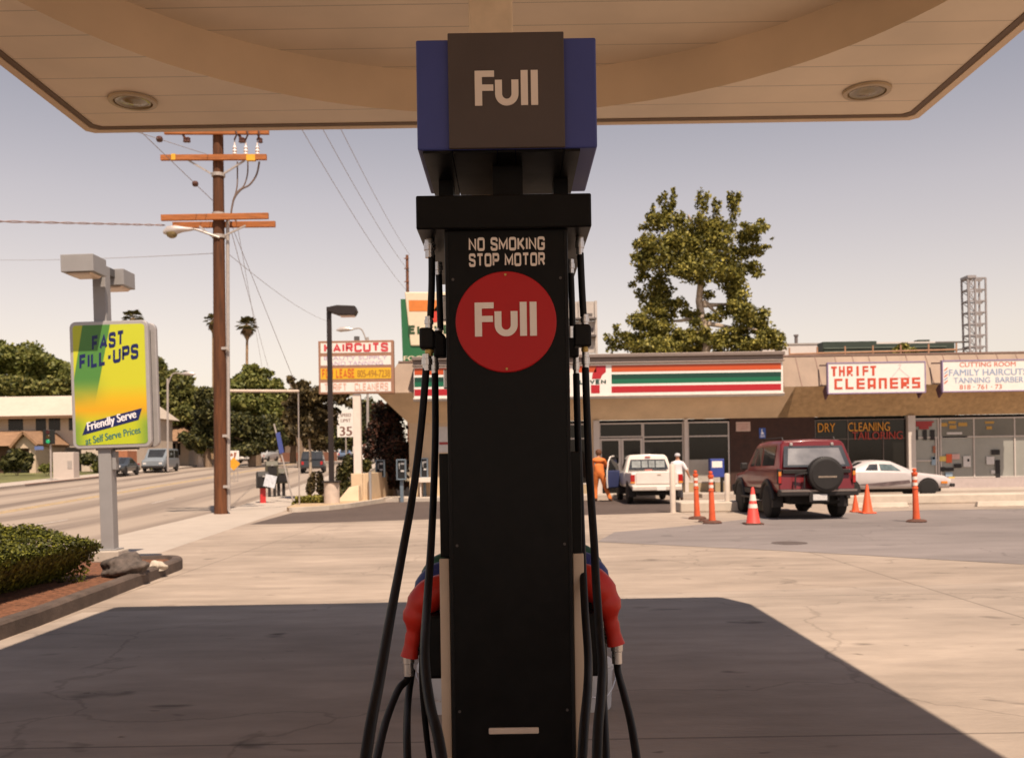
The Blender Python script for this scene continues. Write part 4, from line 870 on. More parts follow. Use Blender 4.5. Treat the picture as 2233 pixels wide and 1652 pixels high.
for x0, x1, y0, y1, k in ((1380, 1430, 922, 960, 'yellow'), (1432, 1476, 905, 972, 'orange'), (1478, 1537, 905, 945, 'pink'), (1565, 1622, 920, 1005, 'white'), (1595, 1612, 942, 962, 'black'), (1388, 1420, 1005, 1040, 'black'), (1422, 1490, 1010, 1036, 'black'), (1492, 1550, 980, 1012, 'black'), (1425, 1480, 1045, 1080, 'blue'), (1390, 1446, 1080, 1122, 'brown'), (1450, 1495, 1080, 1118, 'yellow'), (1785, 1850, 870, 910, 'black'), (1745, 1805, 925, 985, 'white'), (1780, 1810, 1030, 1055, 'white'), (1815, 1850, 950, 1120, 'black')):
    a, c = z1(x0, y0), z1(x1, y1); notice(a[0], c[0], a[1], c[1], NC[k], bw, 0.02)
for x0, x1, y0, y1, k in ((1390, 1445, 662, 690, 'gold'), (1455, 1512, 648, 668, 'gold'), (1462, 1515, 680, 708, 'gold'), (1530, 1600, 660, 688, 'gold'), (1740, 1810, 650, 668, 'gold'), (1750, 1792, 688, 712, 'gold'), (1440, 1560, 735, 752, 'white'), (1405, 1600, 768, 782, 'white')):
    a, c = z1(x0, y0), z1(x1, y1); notice(a[0], c[0], a[1], c[1], NC[k], bw, 0.03)
for x0, x1, y0, y1, k in ((1188, 1340, 650, 662, 'red'), (1200, 1325, 662, 690, 'red'), (1225, 1300, 690, 712, 'red'), (1186, 1215, 715, 795, 'black'), (1255, 1285, 715, 795, 'black'), (1312, 1345, 715, 795, 'black'), (1318, 1350, 925, 990, 'blue'), (1322, 1345, 928, 945, 'black'), (1330, 1350, 840, 895, 'brown')):
    a, c = z1(x0, y0), z1(x1, y1); notice(a[0], c[0], a[1], c[1], NC[k], bd, 0.015)
neon_y = mat('sign_paint_yellow', (0.62, 0.26, 0.02), 0.5); neon_r = mat('sign_paint_red', (0.34, 0.035, 0.02), 0.5)
for s_, xa, xb, yc, h_, m_, bo in (('DRY', 1784, 1822, 932, 19, neon_y, 0.0), ('CLEANING', 1850, 1941, 930, 19, neon_y, 0.0), ('TAILORING', 1859, 1969, 949, 17, neon_r, 0.01)):
    p = P((xa + xb) / 2, yc, FY); text('lettering', s_, p.x, p.z, (xb - xa) * FY / F, h_ * FY / F, FY + 0.008, m_, cw, bold=bo)
notice(1900, 1925, 1012, 1042, NC['brown'], cw, 0.03); notice(1895, 1906, 1012, 1050, NC['white'], cw, 0.035)
b = MB(); b.box(X(1003.5), X(1284.5), FY + 0.01, FY + 0.24, 0, Z(1052.5)); b.box(X(1403.5), X(1492), FY + 0.01, FY + 0.24, 0, Z(1052.5)); b.box(X(1501), X(1592), FY + 0.01, FY + 0.24, 0, Z(1052.5)); b.box(X(1779), X(1978.5), FY + 0.01, FY + 0.24, 0, Z(1052.5)); b.build('base_wall', base_m, shop)
b = MB(); b.box(X(2052), XR - 0.25, FY + 0.01, FY + 0.24, 0, Z(1051.5)); b.build('base_wall', pink_base, shop)
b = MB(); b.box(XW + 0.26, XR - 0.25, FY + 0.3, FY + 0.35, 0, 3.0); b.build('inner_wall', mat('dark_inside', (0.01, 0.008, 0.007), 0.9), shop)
wkw = MB(); wkw.box(XW - 1.0, 7.0, 35.55, FY + 0.4, -0.02, 0.15); wkw.box(7.0, 26.9, 35.0, FY + 0.4, -0.02, 0.148); structure(wkw.build('shop_walkway', walk_m, bevel=0.02))

# plates on the brown pier
hp = P(1663, 944, FY); b = MB(); b.box(hp.x - 0.125, hp.x + 0.125, FY - 0.012, FY - 0.002, hp.z - 0.20, hp.z + 0.20)
o = tag(b.build('accessible_parking_sign', mat('sign_blue', (0.03, 0.08, 0.32), 0.4)), 'small blue accessible parking sign on the brown wall above the red vehicle', 'sign')
b = MB(); b.lathe([(0.05, FY - 0.016), (0.05, FY - 0.0125)], c=(hp.x - 0.01, 0, hp.z + 0.0), axis='y', n=16); b.lathe([(0.022, FY - 0.016), (0.022, FY - 0.0125)], c=(hp.x - 0.02, 0, hp.z + 0.14), axis='y', n=12)
b.bar((hp.x - 0.02, FY - 0.0145, hp.z + 0.11), (hp.x - 0.02, FY - 0.0145, hp.z + 0.03), 0.004, 0.03, (1, 0, 0)); b.bar((hp.x - 0.02, FY - 0.015, hp.z + 0.04), (hp.x + 0.06, FY - 0.015, hp.z - 0.03), 0.004, 0.025, (1, 0, 0))
b.box(hp.x - 0.09, hp.x + 0.09, FY - 0.016, FY - 0.0125, hp.z - 0.10, hp.z - 0.08); b.box(hp.x - 0.09, hp.x + 0.09, FY - 0.016, FY - 0.0125, hp.z - 0.15, hp.z - 0.13)
b.build('symbol', white_p, o)
pp = P(1621, 930, FY); b = MB(); b.box(pp.x - 0.28, pp.x + 0.28, FY - 0.012, FY - 0.002, pp.z - 0.18, pp.z + 0.19)
o = tag(b.build('wall_notice', mat('pink_plate', (0.50, 0.34, 0.28), 0.6)), 'faded pinkish notice board at the top of the brown wall', 'sign')
b = MB()
for k in range(4): b.box(pp.x - 0.2, pp.x + 0.2 - 0.05 * (k % 2), FY - 0.015, FY - 0.0125, pp.z + 0.09 - 0.065 * k, pp.z + 0.115 - 0.065 * k)
b.build('print', mat('faded_print', (0.46, 0.26, 0.21), 0.6), o)
notice_w = P(972, 955, FY)
b = MB(); b.box(notice_w.x - 0.30, notice_w.x + 0.25, FY - 0.012, FY - 0.002, notice_w.z - 0.55, notice_w.z + 0.45); o = tag(b.build('wall_poster', NC['white']), 'pale poster with red bar on the cream wall beside the pay phones', 'poster')
b = MB(); b.box(notice_w.x - 0.25, notice_w.x + 0.2, FY - 0.016, FY - 0.0125, notice_w.z - 0.25, notice_w.z - 0.15); b.build('red_bar', NC['red'], o)

# ------------------------------------------------------------------ signs on the parapet
SY = 35.50
white_s = mat('sign_white', (0.72, 0.67, 0.62), 0.4, var=0.03, coat=0.2)
orange_s = mat('sign_orange', (0.46, 0.070, 0.018), 0.4, var=0.03); green_s = mat('sign_green', (0.006, 0.115, 0.055), 0.4, var=0.03); dgreen_s = mat('sign_dark_green', (0.006, 0.045, 0.03), 0.4); red_s = mat('sign_red', (0.38, 0.013, 0.020), 0.4, var=0.03)
cap_m = mat('sign_cap', (0.20, 0.155, 0.135), 0.5, metal=0.2, var=0.1); und_m = mat('sign_underside', (0.42, 0.37, 0.33), 0.5)
def SP(x, y): return P(x, y, SY)
ps_ = thing('striped_shop_sign', 'long white shop sign with orange green and red stripes on the parapet', 'sign', (0, 0, 0))
xl, xr = SP(903, 830).x, SP(1708, 830).x; zt, zb = SP(1306, 793).z, SP(1306, 861).z
b = MB(); b.box(xl, xr, SY, SY + 0.30, zb, zt); b.build('cabinet', white_s, ps_)
b = MB(); b.box(xl - 0.05, xr + 0.05, SY - 0.10, SY + 0.9, zt, zt + 0.055); b.box(xl - 0.03, xr + 0.02, SY - 0.02, SY + 0.9, zt + 0.056, zt + 0.22); b.box(xl - 0.06, xr + 0.06, SY - 0.14, SY + 0.9, zt + 0.221, zt + 0.36); b.build('top_housing', cap_m, ps_, bevel=0.02)
b = MB(); b.prism([(SY - 0.03, zb), (SY - 0.10, zb - 0.05), (SY - 0.06, zb - 0.13), (SY + 0.34, zb - 0.13), (SY + 0.34, zb)], xl - 0.03, xr + 0.03, 'x'); b.build('bottom_trim', und_m, ps_)
for xa, xb in ((904, 1243), (1334, 1704)):
    for y0, y1, m_, n_ in ((797, 811, orange_s, 'orange_stripe'), (816.5, 827, dgreen_s, 'dark_green_stripe'), (827, 837, green_s, 'green_stripe'), (842.5, 856.5, red_s, 'red_stripe')):
        a, c = SP(xa, y0), SP(xb, y1); zc0, zc1 = P(1306, y0, SY).z, P(1306, y1, SY).z
        b = MB(); b.box(a.x, c.x, SY - 0.008, SY - 0.0005, zc1, zc0); b.build(n_, m_, ps_)
def zz(y): return P(1306, y, SY).z
def sx_(x): return P(x, 830, SY).x
b = MB(); b.box(sx_(1252), sx_(1301), SY - 0.010, SY - 0.0005, zz(811), zz(797)); b.build('logo_bar', orange_s, ps_)
b = MB(); b.prism([(sx_(x), zz(y)) for x, y in ((1301.5, 797), (1322, 797), (1322, 811), (1314, 817), (1310, 825.5), (1291, 825.5), (1293, 814), (1299, 804))], SY - 0.010, SY - 0.0005, 'y'); b.build('logo_stroke', red_s, ps_)
b = MB(); b.box(sx_(1289), sx_(1308), SY - 0.010, SY - 0.0005, zz(857), zz(839)); b.build('logo_stem', red_s, ps_)
stroke_text('lettering', 'ELEVEN', (sx_(1252) + sx_(1322)) / 2, zz(832), sx_(1322) - sx_(1252), zz(827) - zz(837), SY - 0.012, dgreen_s, ps_, weight=0.26)
iron = mat('purple_brown_iron', (0.10, 0.045, 0.06), 0.6); lilac = mat('lilac_frame', (0.26, 0.20, 0.33), 0.5)
def panel_sign(name, label, x0, x1, y0, y1, d):
    a, c = P(x0, (y0 + y1) / 2, d), P(x1, (y0 + y1) / 2, d); zt_, zb_ = P((x0 + x1) / 2, y0, d).z, P((x0 + x1) / 2, y1, d).z
    t = thing(name, label, 'sign', ((a.x + c.x) / 2, d, (zt_ + zb_) / 2)); hw, hh = (c.x - a.x) / 2, (zt_ - zb_) / 2
    b = MB(); b.box(-hw, hw, 0.0, 0.14, -hh, hh); b.build('panel', white_s, t)
    b = MB()
    for q in ((-hw - 0.035, hw + 0.035, hh + 0.0005, hh + 0.04), (-hw - 0.035, hw + 0.035, -hh - 0.04, -hh - 0.0005)): b.box(q[0], q[1], -0.02, 0.15, q[2], q[3])
    for q in (-1, 1): b.box(q * hw + (0.0005 if q > 0 else -0.035), q * hw + (0.035 if q > 0 else -0.0005), -0.018, 0.148, -hh, hh)
    b.build('frame', lilac, t)
    for q in (-hw - 0.02, hw - 0.1):
        b = MB(); b.bar((q, 0.16, -hh + 0.1), (q, 0.42, -hh - 0.06), 0.06, 0.4); b.bar((q, 0.16, hh - 0.05), (q, 0.9, hh + 0.02), 0.05, 0.05); b.build('bracket', iron, t)
    return t, hw, hh
t, hw, hh = panel_sign('cleaners_sign', 'white THRIFT CLEANERS sign with red block letters on the parapet', 1807, 2017, 791, 855, 35.35)
k_ = 35.35 / F
def ts(par, s_, xa, xb, ya, yb, m_, cx_, cy_, bold=0.03, d=35.35, off=-0.0045):
    p, c = P((xa + xb) / 2, (ya + yb) / 2, d), par.location; text('lettering', s_, p.x - c.x, p.z - c.z, (xb - xa) * d / F, (yb - ya) * d / F, off, m_, par, bold=bold)
red_t = mat('worn_red_letter', (0.50, 0.065, 0.03), 0.5, var=0.15)
BLK = {'T': ['111', '010', '010', '010', '010'], 'H': ['101', '101', '111', '101', '101'], 'R': ['111', '101', '111', '110', '101'], 'I': ['010', '010', '010', '010', '010'], 'F': ['111', '100', '111', '100', '100'],
       'C': ['111', '100', '100', '100', '111'], 'L': ['100', '100', '100', '100', '111'], 'E': ['111', '100', '111', '100', '111'], 'A': ['111', '101', '101', '111', '101'], 'N': ['111', '101', '101', '101', '101'], 'S': ['111', '100', '111', '001', '111']}
def block_text(par, s_, xa, xb, ya, yb, m_):
    p = P((xa + xb) / 2, (ya + yb) / 2, 35.35) - par.location; W_, H_ = (xb - xa) * k_, (yb - ya) * k_; n = len(s_); lw = W_ / (n + (n - 1) * 0.38); b = MB()
    for i, ch_ in enumerate(s_):
        x0 = p.x - W_ / 2 + i * lw * 1.38; z0 = p.z - H_ / 2; w3 = [0, 0.30, 0.70, 1.0]; h5 = [0, .19, .40, .60, .81, 1.0]
        for r in range(5):
            c0 = 0
            while c0 < 3:
                if BLK[ch_][r][c0] == '1':
                    c1 = c0
                    while c1 < 2 and BLK[ch_][r][c1 + 1] == '1': c1 += 1
                    b.box(x0 + w3[c0] * lw, x0 + w3[c1 + 1] * lw, -0.012, -0.0005, z0 + H_ * h5[4 - r], z0 + H_ * h5[5 - r] ); c0 = c1 + 1
                else: c0 += 1
    return b.build('lettering', m_, par)
block_text(t, 'THRIFT', 1813, 1911, 798, 819, red_t); block_text(t, 'CLEANERS', 1820, 2007, 824, 847, red_t)
b = MB(); c = t.location
hgp = [P(x, y, 35.35) - c for x, y in ((1959, 797), (1962, 794), (1965, 796), (1963, 800), (1961, 803))]; tri = [P(x, y, 35.35) - c for x, y in ((1961, 803), (1985, 823), (1944, 824), (1961, 803))]
for q in (hgp, tri):
    for u_, v_ in zip(q[:-1], q[1:]): b.bar((u_.x, -0.003, u_.z), (v_.x, -0.003, v_.z), 0.004, 0.022, (1, 0, 0.3))
b.build('hanger_drawing', mat('pale_pink_paint', (0.58, 0.44, 0.46), 0.5), t)
t, hw, hh = panel_sign('barber_sign', 'white FAMILY HAIRCUTS sign beside the cleaners sign on the parapet', 2057, 2270, 786, 851, 35.35)
blue_t = mat('faded_blue_letter', (0.27, 0.33, 0.45), 0.5, var=0.15); red_f = mat('faded_red_letter', (0.52, 0.16, 0.11), 0.5, var=0.15)
ts(t, 'CUTTING ROOM', 2093, 2215, 789, 799, red_f, 0, 0, 0.03); ts(t, 'FAMILY HAIRCUTS', 2070, 2240, 804, 818, blue_t, 0, 0, 0.03); ts(t, 'TANNING  BARBER', 2080, 2232, 822, 834, blue_t, 0, 0, 0.03); ts(t, '818 · 761 · 73', 2093, 2185, 838, 848, red_f, 0, 0, 0.02)
c = t.location
for k in range(5):
    b = MB(); q = [P(2059.5, 806 + k * 7, 35.35) - c, P(2067, 800 + k * 7, 35.35) - c, P(2067, 803.5 + k * 7, 35.35) - c, P(2059.5, 809.5 + k * 7, 35.35) - c]
    b.poly([(p.x, -0.004, p.z) for p in q]); b.build('barber_stripe', red_f if k % 2 == 0 else blue_t, t)

# pole sign standing above the shop's end
d = 39.0; c = P(945, 715, d)
ts_ = thing('shop_pole_sign', 'tall green and cream shop sign rising above the roof end behind the pump', 'sign', (c.x, d, c.z))
def q_(x, y): p = P(x, y, d) - c; return (p.x, p.z)
b = MB(); b.prism([q_(x, y) for x, y in ((874, 652), (1016, 652), (1010, 790), (879, 790))], 0.0, 0.45, 'y'); b.build('green_board', mat('board_green', (0.02, 0.12, 0.045), 0.45, var=0.05), ts_)
cream_s = mat('sign_cream', (0.66, 0.55, 0.40), 0.4, var=0.04)
b = MB(); b.prism([q_(x, y) for x, y in ((883, 637), (1007, 637), (996, 754), (896, 754))], -0.06, 0.5, 'y'); b.build('cream_board', cream_s, ts_, bevel=0.04)
b = MB(); b.prism([q_(x, y) for x, y in ((892, 655), (962, 655), (958, 679), (893, 679))], -0.07, -0.0605, 'y'); b.build('logo_bar', mat('pole_sign_orange', (0.62, 0.19, 0.04), 0.4), ts_)
b = MB(); b.prism([q_(x, y) for x, y in ((962, 655), (985, 655), (985, 679), (962, 690), (953, 703), (927, 703), (932, 690), (944, 680))], -0.07, -0.0605, 'y'); b.build('logo_stroke', mat('pole_sign_red', (0.55, 0.05, 0.03), 0.4), ts_)
b = MB(); b.prism([q_(x, y) for x, y in ((925, 733), (950, 733), (950, 750), (925, 750))], -0.07, -0.0605, 'y'); b.build('logo_stem', MATS['pole_sign_red'], ts_)
dgt = mat('letter_green', (0.02, 0.06, 0.02), 0.5)
p = P(948, 718.5, d) - c; stroke_text('lettering', 'ELEVEN', p.x, p.z, 112 * d / F, 19 * d / F, -0.072, dgt, ts_, weight=0.26)
p = P(944, 780, d) - c; text('lettering', 'FOOD STORE', p.x, p.z, 126 * d / F, 10 * d / F, -0.005, cream_s, ts_, bold=0.05)
b = MB()
for x in (905, 985):
    p = P(x, 790, d) - c; b.box(p.x - 0.1, p.x + 0.1, 0.1, 0.35, 5.3 - c.z, p.z + 0.02)
b.build('post', steel_d, ts_)

# ------------------------------------------------------------------ kerbs, bollards, cones and posts on the lot
kerb_w = mat('white_kerb', (0.52, 0.44, 0.36), 0.85, var=0.12, scale=3, bump=0.2, var2=0.12)
b = MB(); p0, p1 = G(1479, 1115), G(1664, 1113); b.box(p0.x, p1.x + 0.4, 25.9, 27.4, 0, 0.27); structure(b.build('raised_island', kerb_w, bevel=0.03))
b = MB(); b.box(9.6, 21.5, 28.4, 29.3, 0, 0.27); structure(b.build('lot_kerb', kerb_w, bevel=0.03))
for k, (x0, x1, y) in enumerate(((1868, 1995, 1107), (2128, 2262, 1104))):
    p, c = G(x0, y), G(x1, y); t = MB(); L = (c.x - p.x) / 2
    t.hexa([(-L, -0.1, 0), (L, -0.1, 0), (L, 0.1, 0), (-L, 0.1, 0), (-L + 0.04, -0.06, 0.14), (L - 0.04, -0.06, 0.14), (L - 0.04, 0.06, 0.14), (-L + 0.04, 0.06, 0.14)])
    tag(t.build('wheel_stop', kerb_w, bevel=0.012, loc=((p.x + c.x) / 2, p.y, 0.002)), ('white concrete wheel stop behind the orange cone beside the red vehicle' if k == 0 else 'white concrete wheel stop under the barber shop windows'), 'wheel stop', 'white wheel stops')
boll = mat('bollard_paint', (0.60, 0.50, 0.42), 0.55, var=0.08, var2=0.1)
for k, (x, yb, yt, r) in enumerate(((1468, 1117, 1011, 0.078), (1587, 1114, 1031, 0.072))):
    p = G(x, yb); h = (yb - yt) * p.y / F
    b = MB(); b.lathe([(r, 0), (r, h - 0.03), (r * 0.8, h - 0.008), (0.002, h)], n=18)
    tag(b.build('bollard', boll, smooth=True, loc=(p.x, p.y, 0)), ('tall white bollard in front of the white pickup' if k == 0 else 'shorter white bollard between the orange posts and the red vehicle'), 'bollard', 'white bollards')
orange_p = mat('orange_plastic', (0.66, 0.105, 0.035), 0.5, var=0.10, scale=6, var2=0.15); pale_band = mat('reflective_band', (0.74, 0.62, 0.54), 0.5, var=0.05); base_rub = mat('base_rubber', (0.10, 0.045, 0.03), 0.8, var=0.2)
def delineator(x, yb, label, tilt=0.0, extra=False):
    p = G(x, yb); t = thing('delineator_post', label, 'delineator', (p.x, p.y, 0.005), group='orange delineator posts'); t.rotation_euler.y = tilt
    b = MB(); b.lathe([(0.21, 0), (0.22, 0.02), (0.18, 0.05), (0.10, 0.065), (0.085, 0.07)], n=24); b.build('base', base_rub, t, smooth=True)
    if extra:
        b = MB(); b.lathe([(0.20, 0), (0.21, 0.02), (0.17, 0.045), (0.06, 0.05)], c=(0.06, -0.9, -0.004), n=24); tag(b.build('spare_base', base_rub, None, smooth=True, loc=(p.x, p.y, 0.006)), 'loose black rubber base lying before the first orange post', 'post base')
    b = MB(); b.lathe([(0.080, 0.068), (0.070, 0.2), (0.056, 0.72), (0.066, 0.73), (0.066, 0.755), (0.052, 0.765), (0.052, 1.03), (0.066, 1.04), (0.066, 1.09), (0.030, 1.10), (0.030, 1.115), (0.044, 1.125), (0.044, 1.165), (0.02, 1.18)], n=18); b.build('tube', orange_p, t, smooth=True)
    for z0, z1 in ((0.80, 0.87), (0.93, 1.0)):
        b = MB(); b.lathe([(0.0545, z0), (0.0545, z1)], n=18, cap=False); b.build('reflective_band', pale_band, t, smooth=True)
delineator(1521, 1131, 'orange post nearest the white bollard, at the left of the close pair', R(-1.5), True); delineator(1554, 1141, 'orange post with white bands, at the right of the close pair', R(-1.2)); delineator(1999, 1138, 'lone orange post before the white car and barber shop', R(-1.5))
cone_m = mat('cone_orange', (0.70, 0.10, 0.03), 0.5, var=0.08, scale=5, var2=0.1); cone_red = mat('cone_red', (0.62, 0.06, 0.045), 0.5, var=0.08)
def cone(x, yb, h, label, m, bands):
    p = G(x, yb); t = thing('traffic_cone', label, 'traffic cone', (p.x, p.y, 0.005), group='traffic cones'); s = h / 0.8
    b = MB(); b.box(-0.19 * s, 0.19 * s, -0.19 * s, 0.19 * s, 0, 0.035); b.build('base', base_rub if bands else m, t, bevel=0.012)
    b = MB(); b.lathe([(0.155 * s, 0.036), (0.145 * s, 0.05), (0.030 * s, h - 0.02), (0.018 * s, h)], n=24); b.build('cone_body', m, t, smooth=True)
    for z0, z1 in bands:
        r = lambda z: (0.145 + (0.030 - 0.145) * (z - 0.05) / (h - 0.07)) * s + 0.0025
        b = MB(); b.lathe([(r(z0), z0), (r(z1), z1)], n=24, cap=False); b.build('reflective_band', pale_band, t, smooth=True)
cone(1643, 1143, 0.82, 'red cone with two white bands before the red vehicle', cone_red, ((0.36, 0.45), (0.52, 0.66)))
cone(1892, 1119, 0.74, 'plain orange cone right of the red vehicle', cone_m, ())
cone(1866, 1116, 0.50, 'small orange cone half hidden behind the red vehicle', cone_m, ())
b = MB(); mh = G(1722, 1184); b.lathe([(0.30, 0.0), (0.30, 0.005)], c=(mh.x, mh.y, 0.005), n=32); structure(b.build('manhole_cover', mat('iron_cover', (0.10, 0.075, 0.065), 0.7, var=0.2)))

# ------------------------------------------------------------------ vehicles
tyre_m = mat('tyre', (0.014, 0.012, 0.011), 0.8, var=0.2); rim_m = mat('rim', (0.42, 0.38, 0.36), 0.35, metal=0.6, var=0.1); blk_trim = mat('black_trim', (0.018, 0.014, 0.013), 0.6, var=0.2)
glass_c = mat('car_glass', (0.03, 0.03, 0.03), 0.05, spec=0.6, var=0.3, scale=1.5, coat=0.5); tail_m = mat('tail_light_red', (0.36, 0.012, 0.012), 0.2, coat=0.5); amber = mat('amber_lens', (0.60, 0.20, 0.03), 0.25); head_m = mat('headlight', (0.62, 0.58, 0.55), 0.12, spec=0.6); plate_m = mat('number_plate', (0.55, 0.52, 0.50), 0.5, var=0.15, scale=20)
under_m = mat('underbody', (0.01, 0.009, 0.008), 0.9)
def ring(yl, yt, W, belt, zt, tuck, zb=0.42, yb=None):
    yb = yl if yb is None else yb
    return [(0, yb, zb), (0.90 * W, yb, zb), (0.985 * W, yb, zb + 0.10), (W, yl, (zb + belt) / 2), (0.985 * W, yl, belt - 0.03), (0.955 * W, yl, belt), (tuck * W + 0.03, yt, zt - 0.09), (tuck * W - 0.05, yt, zt - 0.012), (0, yt, zt + 0.015)]
def hood(y, W, zh, zb=0.42, edge=0.05):
    return [(0, y, zb), (0.90 * W, y, zb), (0.985 * W, y, zb + 0.10), (W, y, (zb + zh) / 2), (0.985 * W, y, zh - 0.10), (0.955 * W, y, zh - edge), (0.90 * W, y, zh - 0.02), (0.7 * W, y, zh), (0, y, zh + 0.02)]
def loft(rings):
    b = MB(); idx = []
    for r in rings: idx.append(b.add(list(r) + [(-x, y, z) for x, y, z in r[-2:0:-1]]))
    n = 2 * len(rings[0]) - 2
    for i in range(len(rings) - 1):
        for j in range(n): b.face(idx[i] + j, idx[i] + (j + 1) % n, idx[i + 1] + (j + 1) % n, idx[i + 1] + j)
    b.face(*[idx[0] + j for j in range(n)]); b.face(*[idx[-1] + j for j in reversed(range(n))])
    return b
def lerp3(a, c, t): return tuple(a[k] + (c[k] - a[k]) * t for k in range(3))
def side_window(parent, ra, rb, t0, t1, m, s0=0.10, s1=0.88, off=0.006):
    for sgn_ in (1, -1):
        b = MB(); A0, A1 = lerp3(ra[5], ra[6], s0), lerp3(ra[5], ra[6], s1); B0, B1 = lerp3(rb[5], rb[6], s0), lerp3(rb[5], rb[6], s1)
        q = [lerp3(A0, B0, t0), lerp3(A0, B0, t1), lerp3(A1, B1, t1), lerp3(A1, B1, t0)]
        b.poly([(sgn_ * (x + off), y, z + 0.002) for x, y, z in q]); b.build('side_window', m, parent)
def end_window(parent, r, name, m, dy, s0=0.12, s1=0.9, inx=0.06):
    a, c = lerp3(r[5], r[6], s0), lerp3(r[5], r[6], s1); b = MB()
    b.poly([(-a[0] + inx, a[1] + dy, a[2]), (a[0] - inx, a[1] + dy, a[2]), (c[0] - inx, c[1] + dy, c[2]), (-c[0] + inx, c[1] + dy, c[2])]); return b.build(name, m, parent)
def slope_window(parent, ra, rb, name, m, s0=0.10, s1=0.90, inx=0.07, lift=0.008):
    """Glass on the slope between the roof edge of ring ra and the bonnet edge of ring rb."""
    a, c = (ra[7][0] - inx * 0.3, ra[7][1], ra[7][2]), (rb[7][0] + 0.02, rb[7][1], rb[7][2])
    p, q = lerp3(c, a, s0), lerp3(c, a, s1); n = Vector((0, -(c[2] - a[2]), c[1] - a[1])).normalized() if True else None
    n = Vector((0, a[2] - c[2], c[1] - a[1])).normalized() * (lift + 0.012); n = n if n.z > 0 else -n
    b = MB(); b.poly([(-p[0] + inx, p[1] + n.y, p[2] + n.z), (p[0] - inx, p[1] + n.y, p[2] + n.z), (q[0] - inx, q[1] + n.y, q[2] + n.z), (-q[0] + inx, q[1] + n.y, q[2] + n.z)]); return b.build(name, m, parent)
def wheels(parent, ys, W, r, wd=0.20, arch=True, steer=0.0):
    for y in ys:
        for s_ in (1, -1):
            if arch:
                b = MB(); b.prism([(y + (r + 0.07) * math.cos(a), r + (r + 0.07) * math.sin(a)) for a in [math.pi * k / 12 for k in range(13)]] + [(y - r - 0.07, r - 0.12), (y + r + 0.07, r - 0.12)], s_ * (W - 0.25), s_ * (W + 0.006), 'x'); b.build('wheel_arch', blk_trim, parent)
            b = MB(); x0 = W - wd + 0.02
            b.lathe([(r * 0.62, 0), (r * 0.93, 0.012), (r, 0.04), (r, wd - 0.04), (r * 0.93, wd - 0.008), (r * 0.62, wd)], axis='x', n=26); wh = b.build('wheel', tyre_m, parent, smooth=True, loc=(s_ * (W + 0.03) - wd / 2 - s_ * wd / 2 + (0 if s_ > 0 else 0), y, r))
            b = MB(); b.lathe([(r * 0.60, 0.03), (r * 0.60, wd - 0.03)], axis='x', n=22); b.lathe([(r * 0.16, wd - 0.028), (r * 0.12, wd - 0.005)] if s_ > 0 else [(r * 0.12, 0.005), (r * 0.16, 0.028)], axis='x', n=12); b.build('rim', rim_m, wh, smooth=True)
def boxpart(parent, name, m, x0, x1, y0, y1, z0, z1, bevel=0.015): b = MB(); b.box(x0, x1, y0, y1, z0, z1); return b.build(name, m, parent, bevel=bevel)
def paint(name, col, coat=0.6): return mat(name, col, 0.35, var=0.06, scale=2.0, coat=coat, spec=0.45, var2=0.08)

# --- red off-road vehicle, seen from behind
RW, RH = 0.90, 1.86
red_paint_c = paint('red_car_paint', (0.135, 0.005, 0.007), 0.3)
suv = thing('red_suv', 'dark red four wheel drive parked with its covered spare wheel towards us', 'car', (7.12, 22.15, 0.0), rz=R(0.8))
zb = 0.62
sr_ = [ring(0.0, 0.30, RW, 1.22, RH, 0.80, zb), ring(0.42, 0.50, RW, 1.22, RH + 0.02, 0.81, zb), ring(1.6, 1.6, RW, 1.20, RH + 0.02, 0.81, zb), ring(2.75, 2.35, RW, 1.18, RH - 0.02, 0.80, zb), hood(3.18, RW, 1.14, zb), hood(4.15, RW * 0.97, 1.06, zb), hood(4.35, RW * 0.92, 0.98, zb)]
body = loft(sr_).build('body', red_paint_c, suv, bevel=0.025, smooth=True)
rear_glass = mat('rear_glass', (0.13, 0.12, 0.12), 0.12, spec=0.7, var=0.35, scale=1.3, coat=0.7)
end_window(body, sr_[0], 'rear_window', glass_c, -0.022, 0.03, 0.93, 0.07)
end_window(body, sr_[0], 'rear_glass', rear_glass, -0.028, 0.12, 0.83, 0.17)
for t0, t1, i in ((0.06, 0.94, 1), (0.05, 0.52, 2), (0.58, 0.93, 2)): side_window(body, sr_[i], sr_[i + 1], t0, t1, glass_c)
slope_window(body, sr_[3], sr_[4], 'windscreen', glass_c)
boxpart(suv, 'rear_bumper', blk_trim, -0.93, 0.93, -0.16, 0.02, 0.56, 0.72, 0.03)
boxpart(suv, 'bumper_strip', mat('bumper_chrome', (0.25, 0.20, 0.18), 0.3, metal=0.6), -0.88, 0.88, -0.167, -0.1605, 0.66, 0.705, 0.003)
boxpart(suv, 'front_bumper', blk_trim, -0.90, 0.90, 4.30, 4.46, 0.56, 0.74, 0.03)
boxpart(suv, 'chassis', under_m, -0.62, 0.62, 0.15, 4.1, 0.36, 0.63, 0.05)
b = MB(); b.lathe([(0.05, -0.85), (0.06, -0.12), (0.17, -0.10), (0.17, 0.10), (0.06, 0.12), (0.05, 0.85)], axis='x', c=(0.05, 0.95, 0.40), n=16); b.build('rear_axle', under_m, suv, smooth=True)
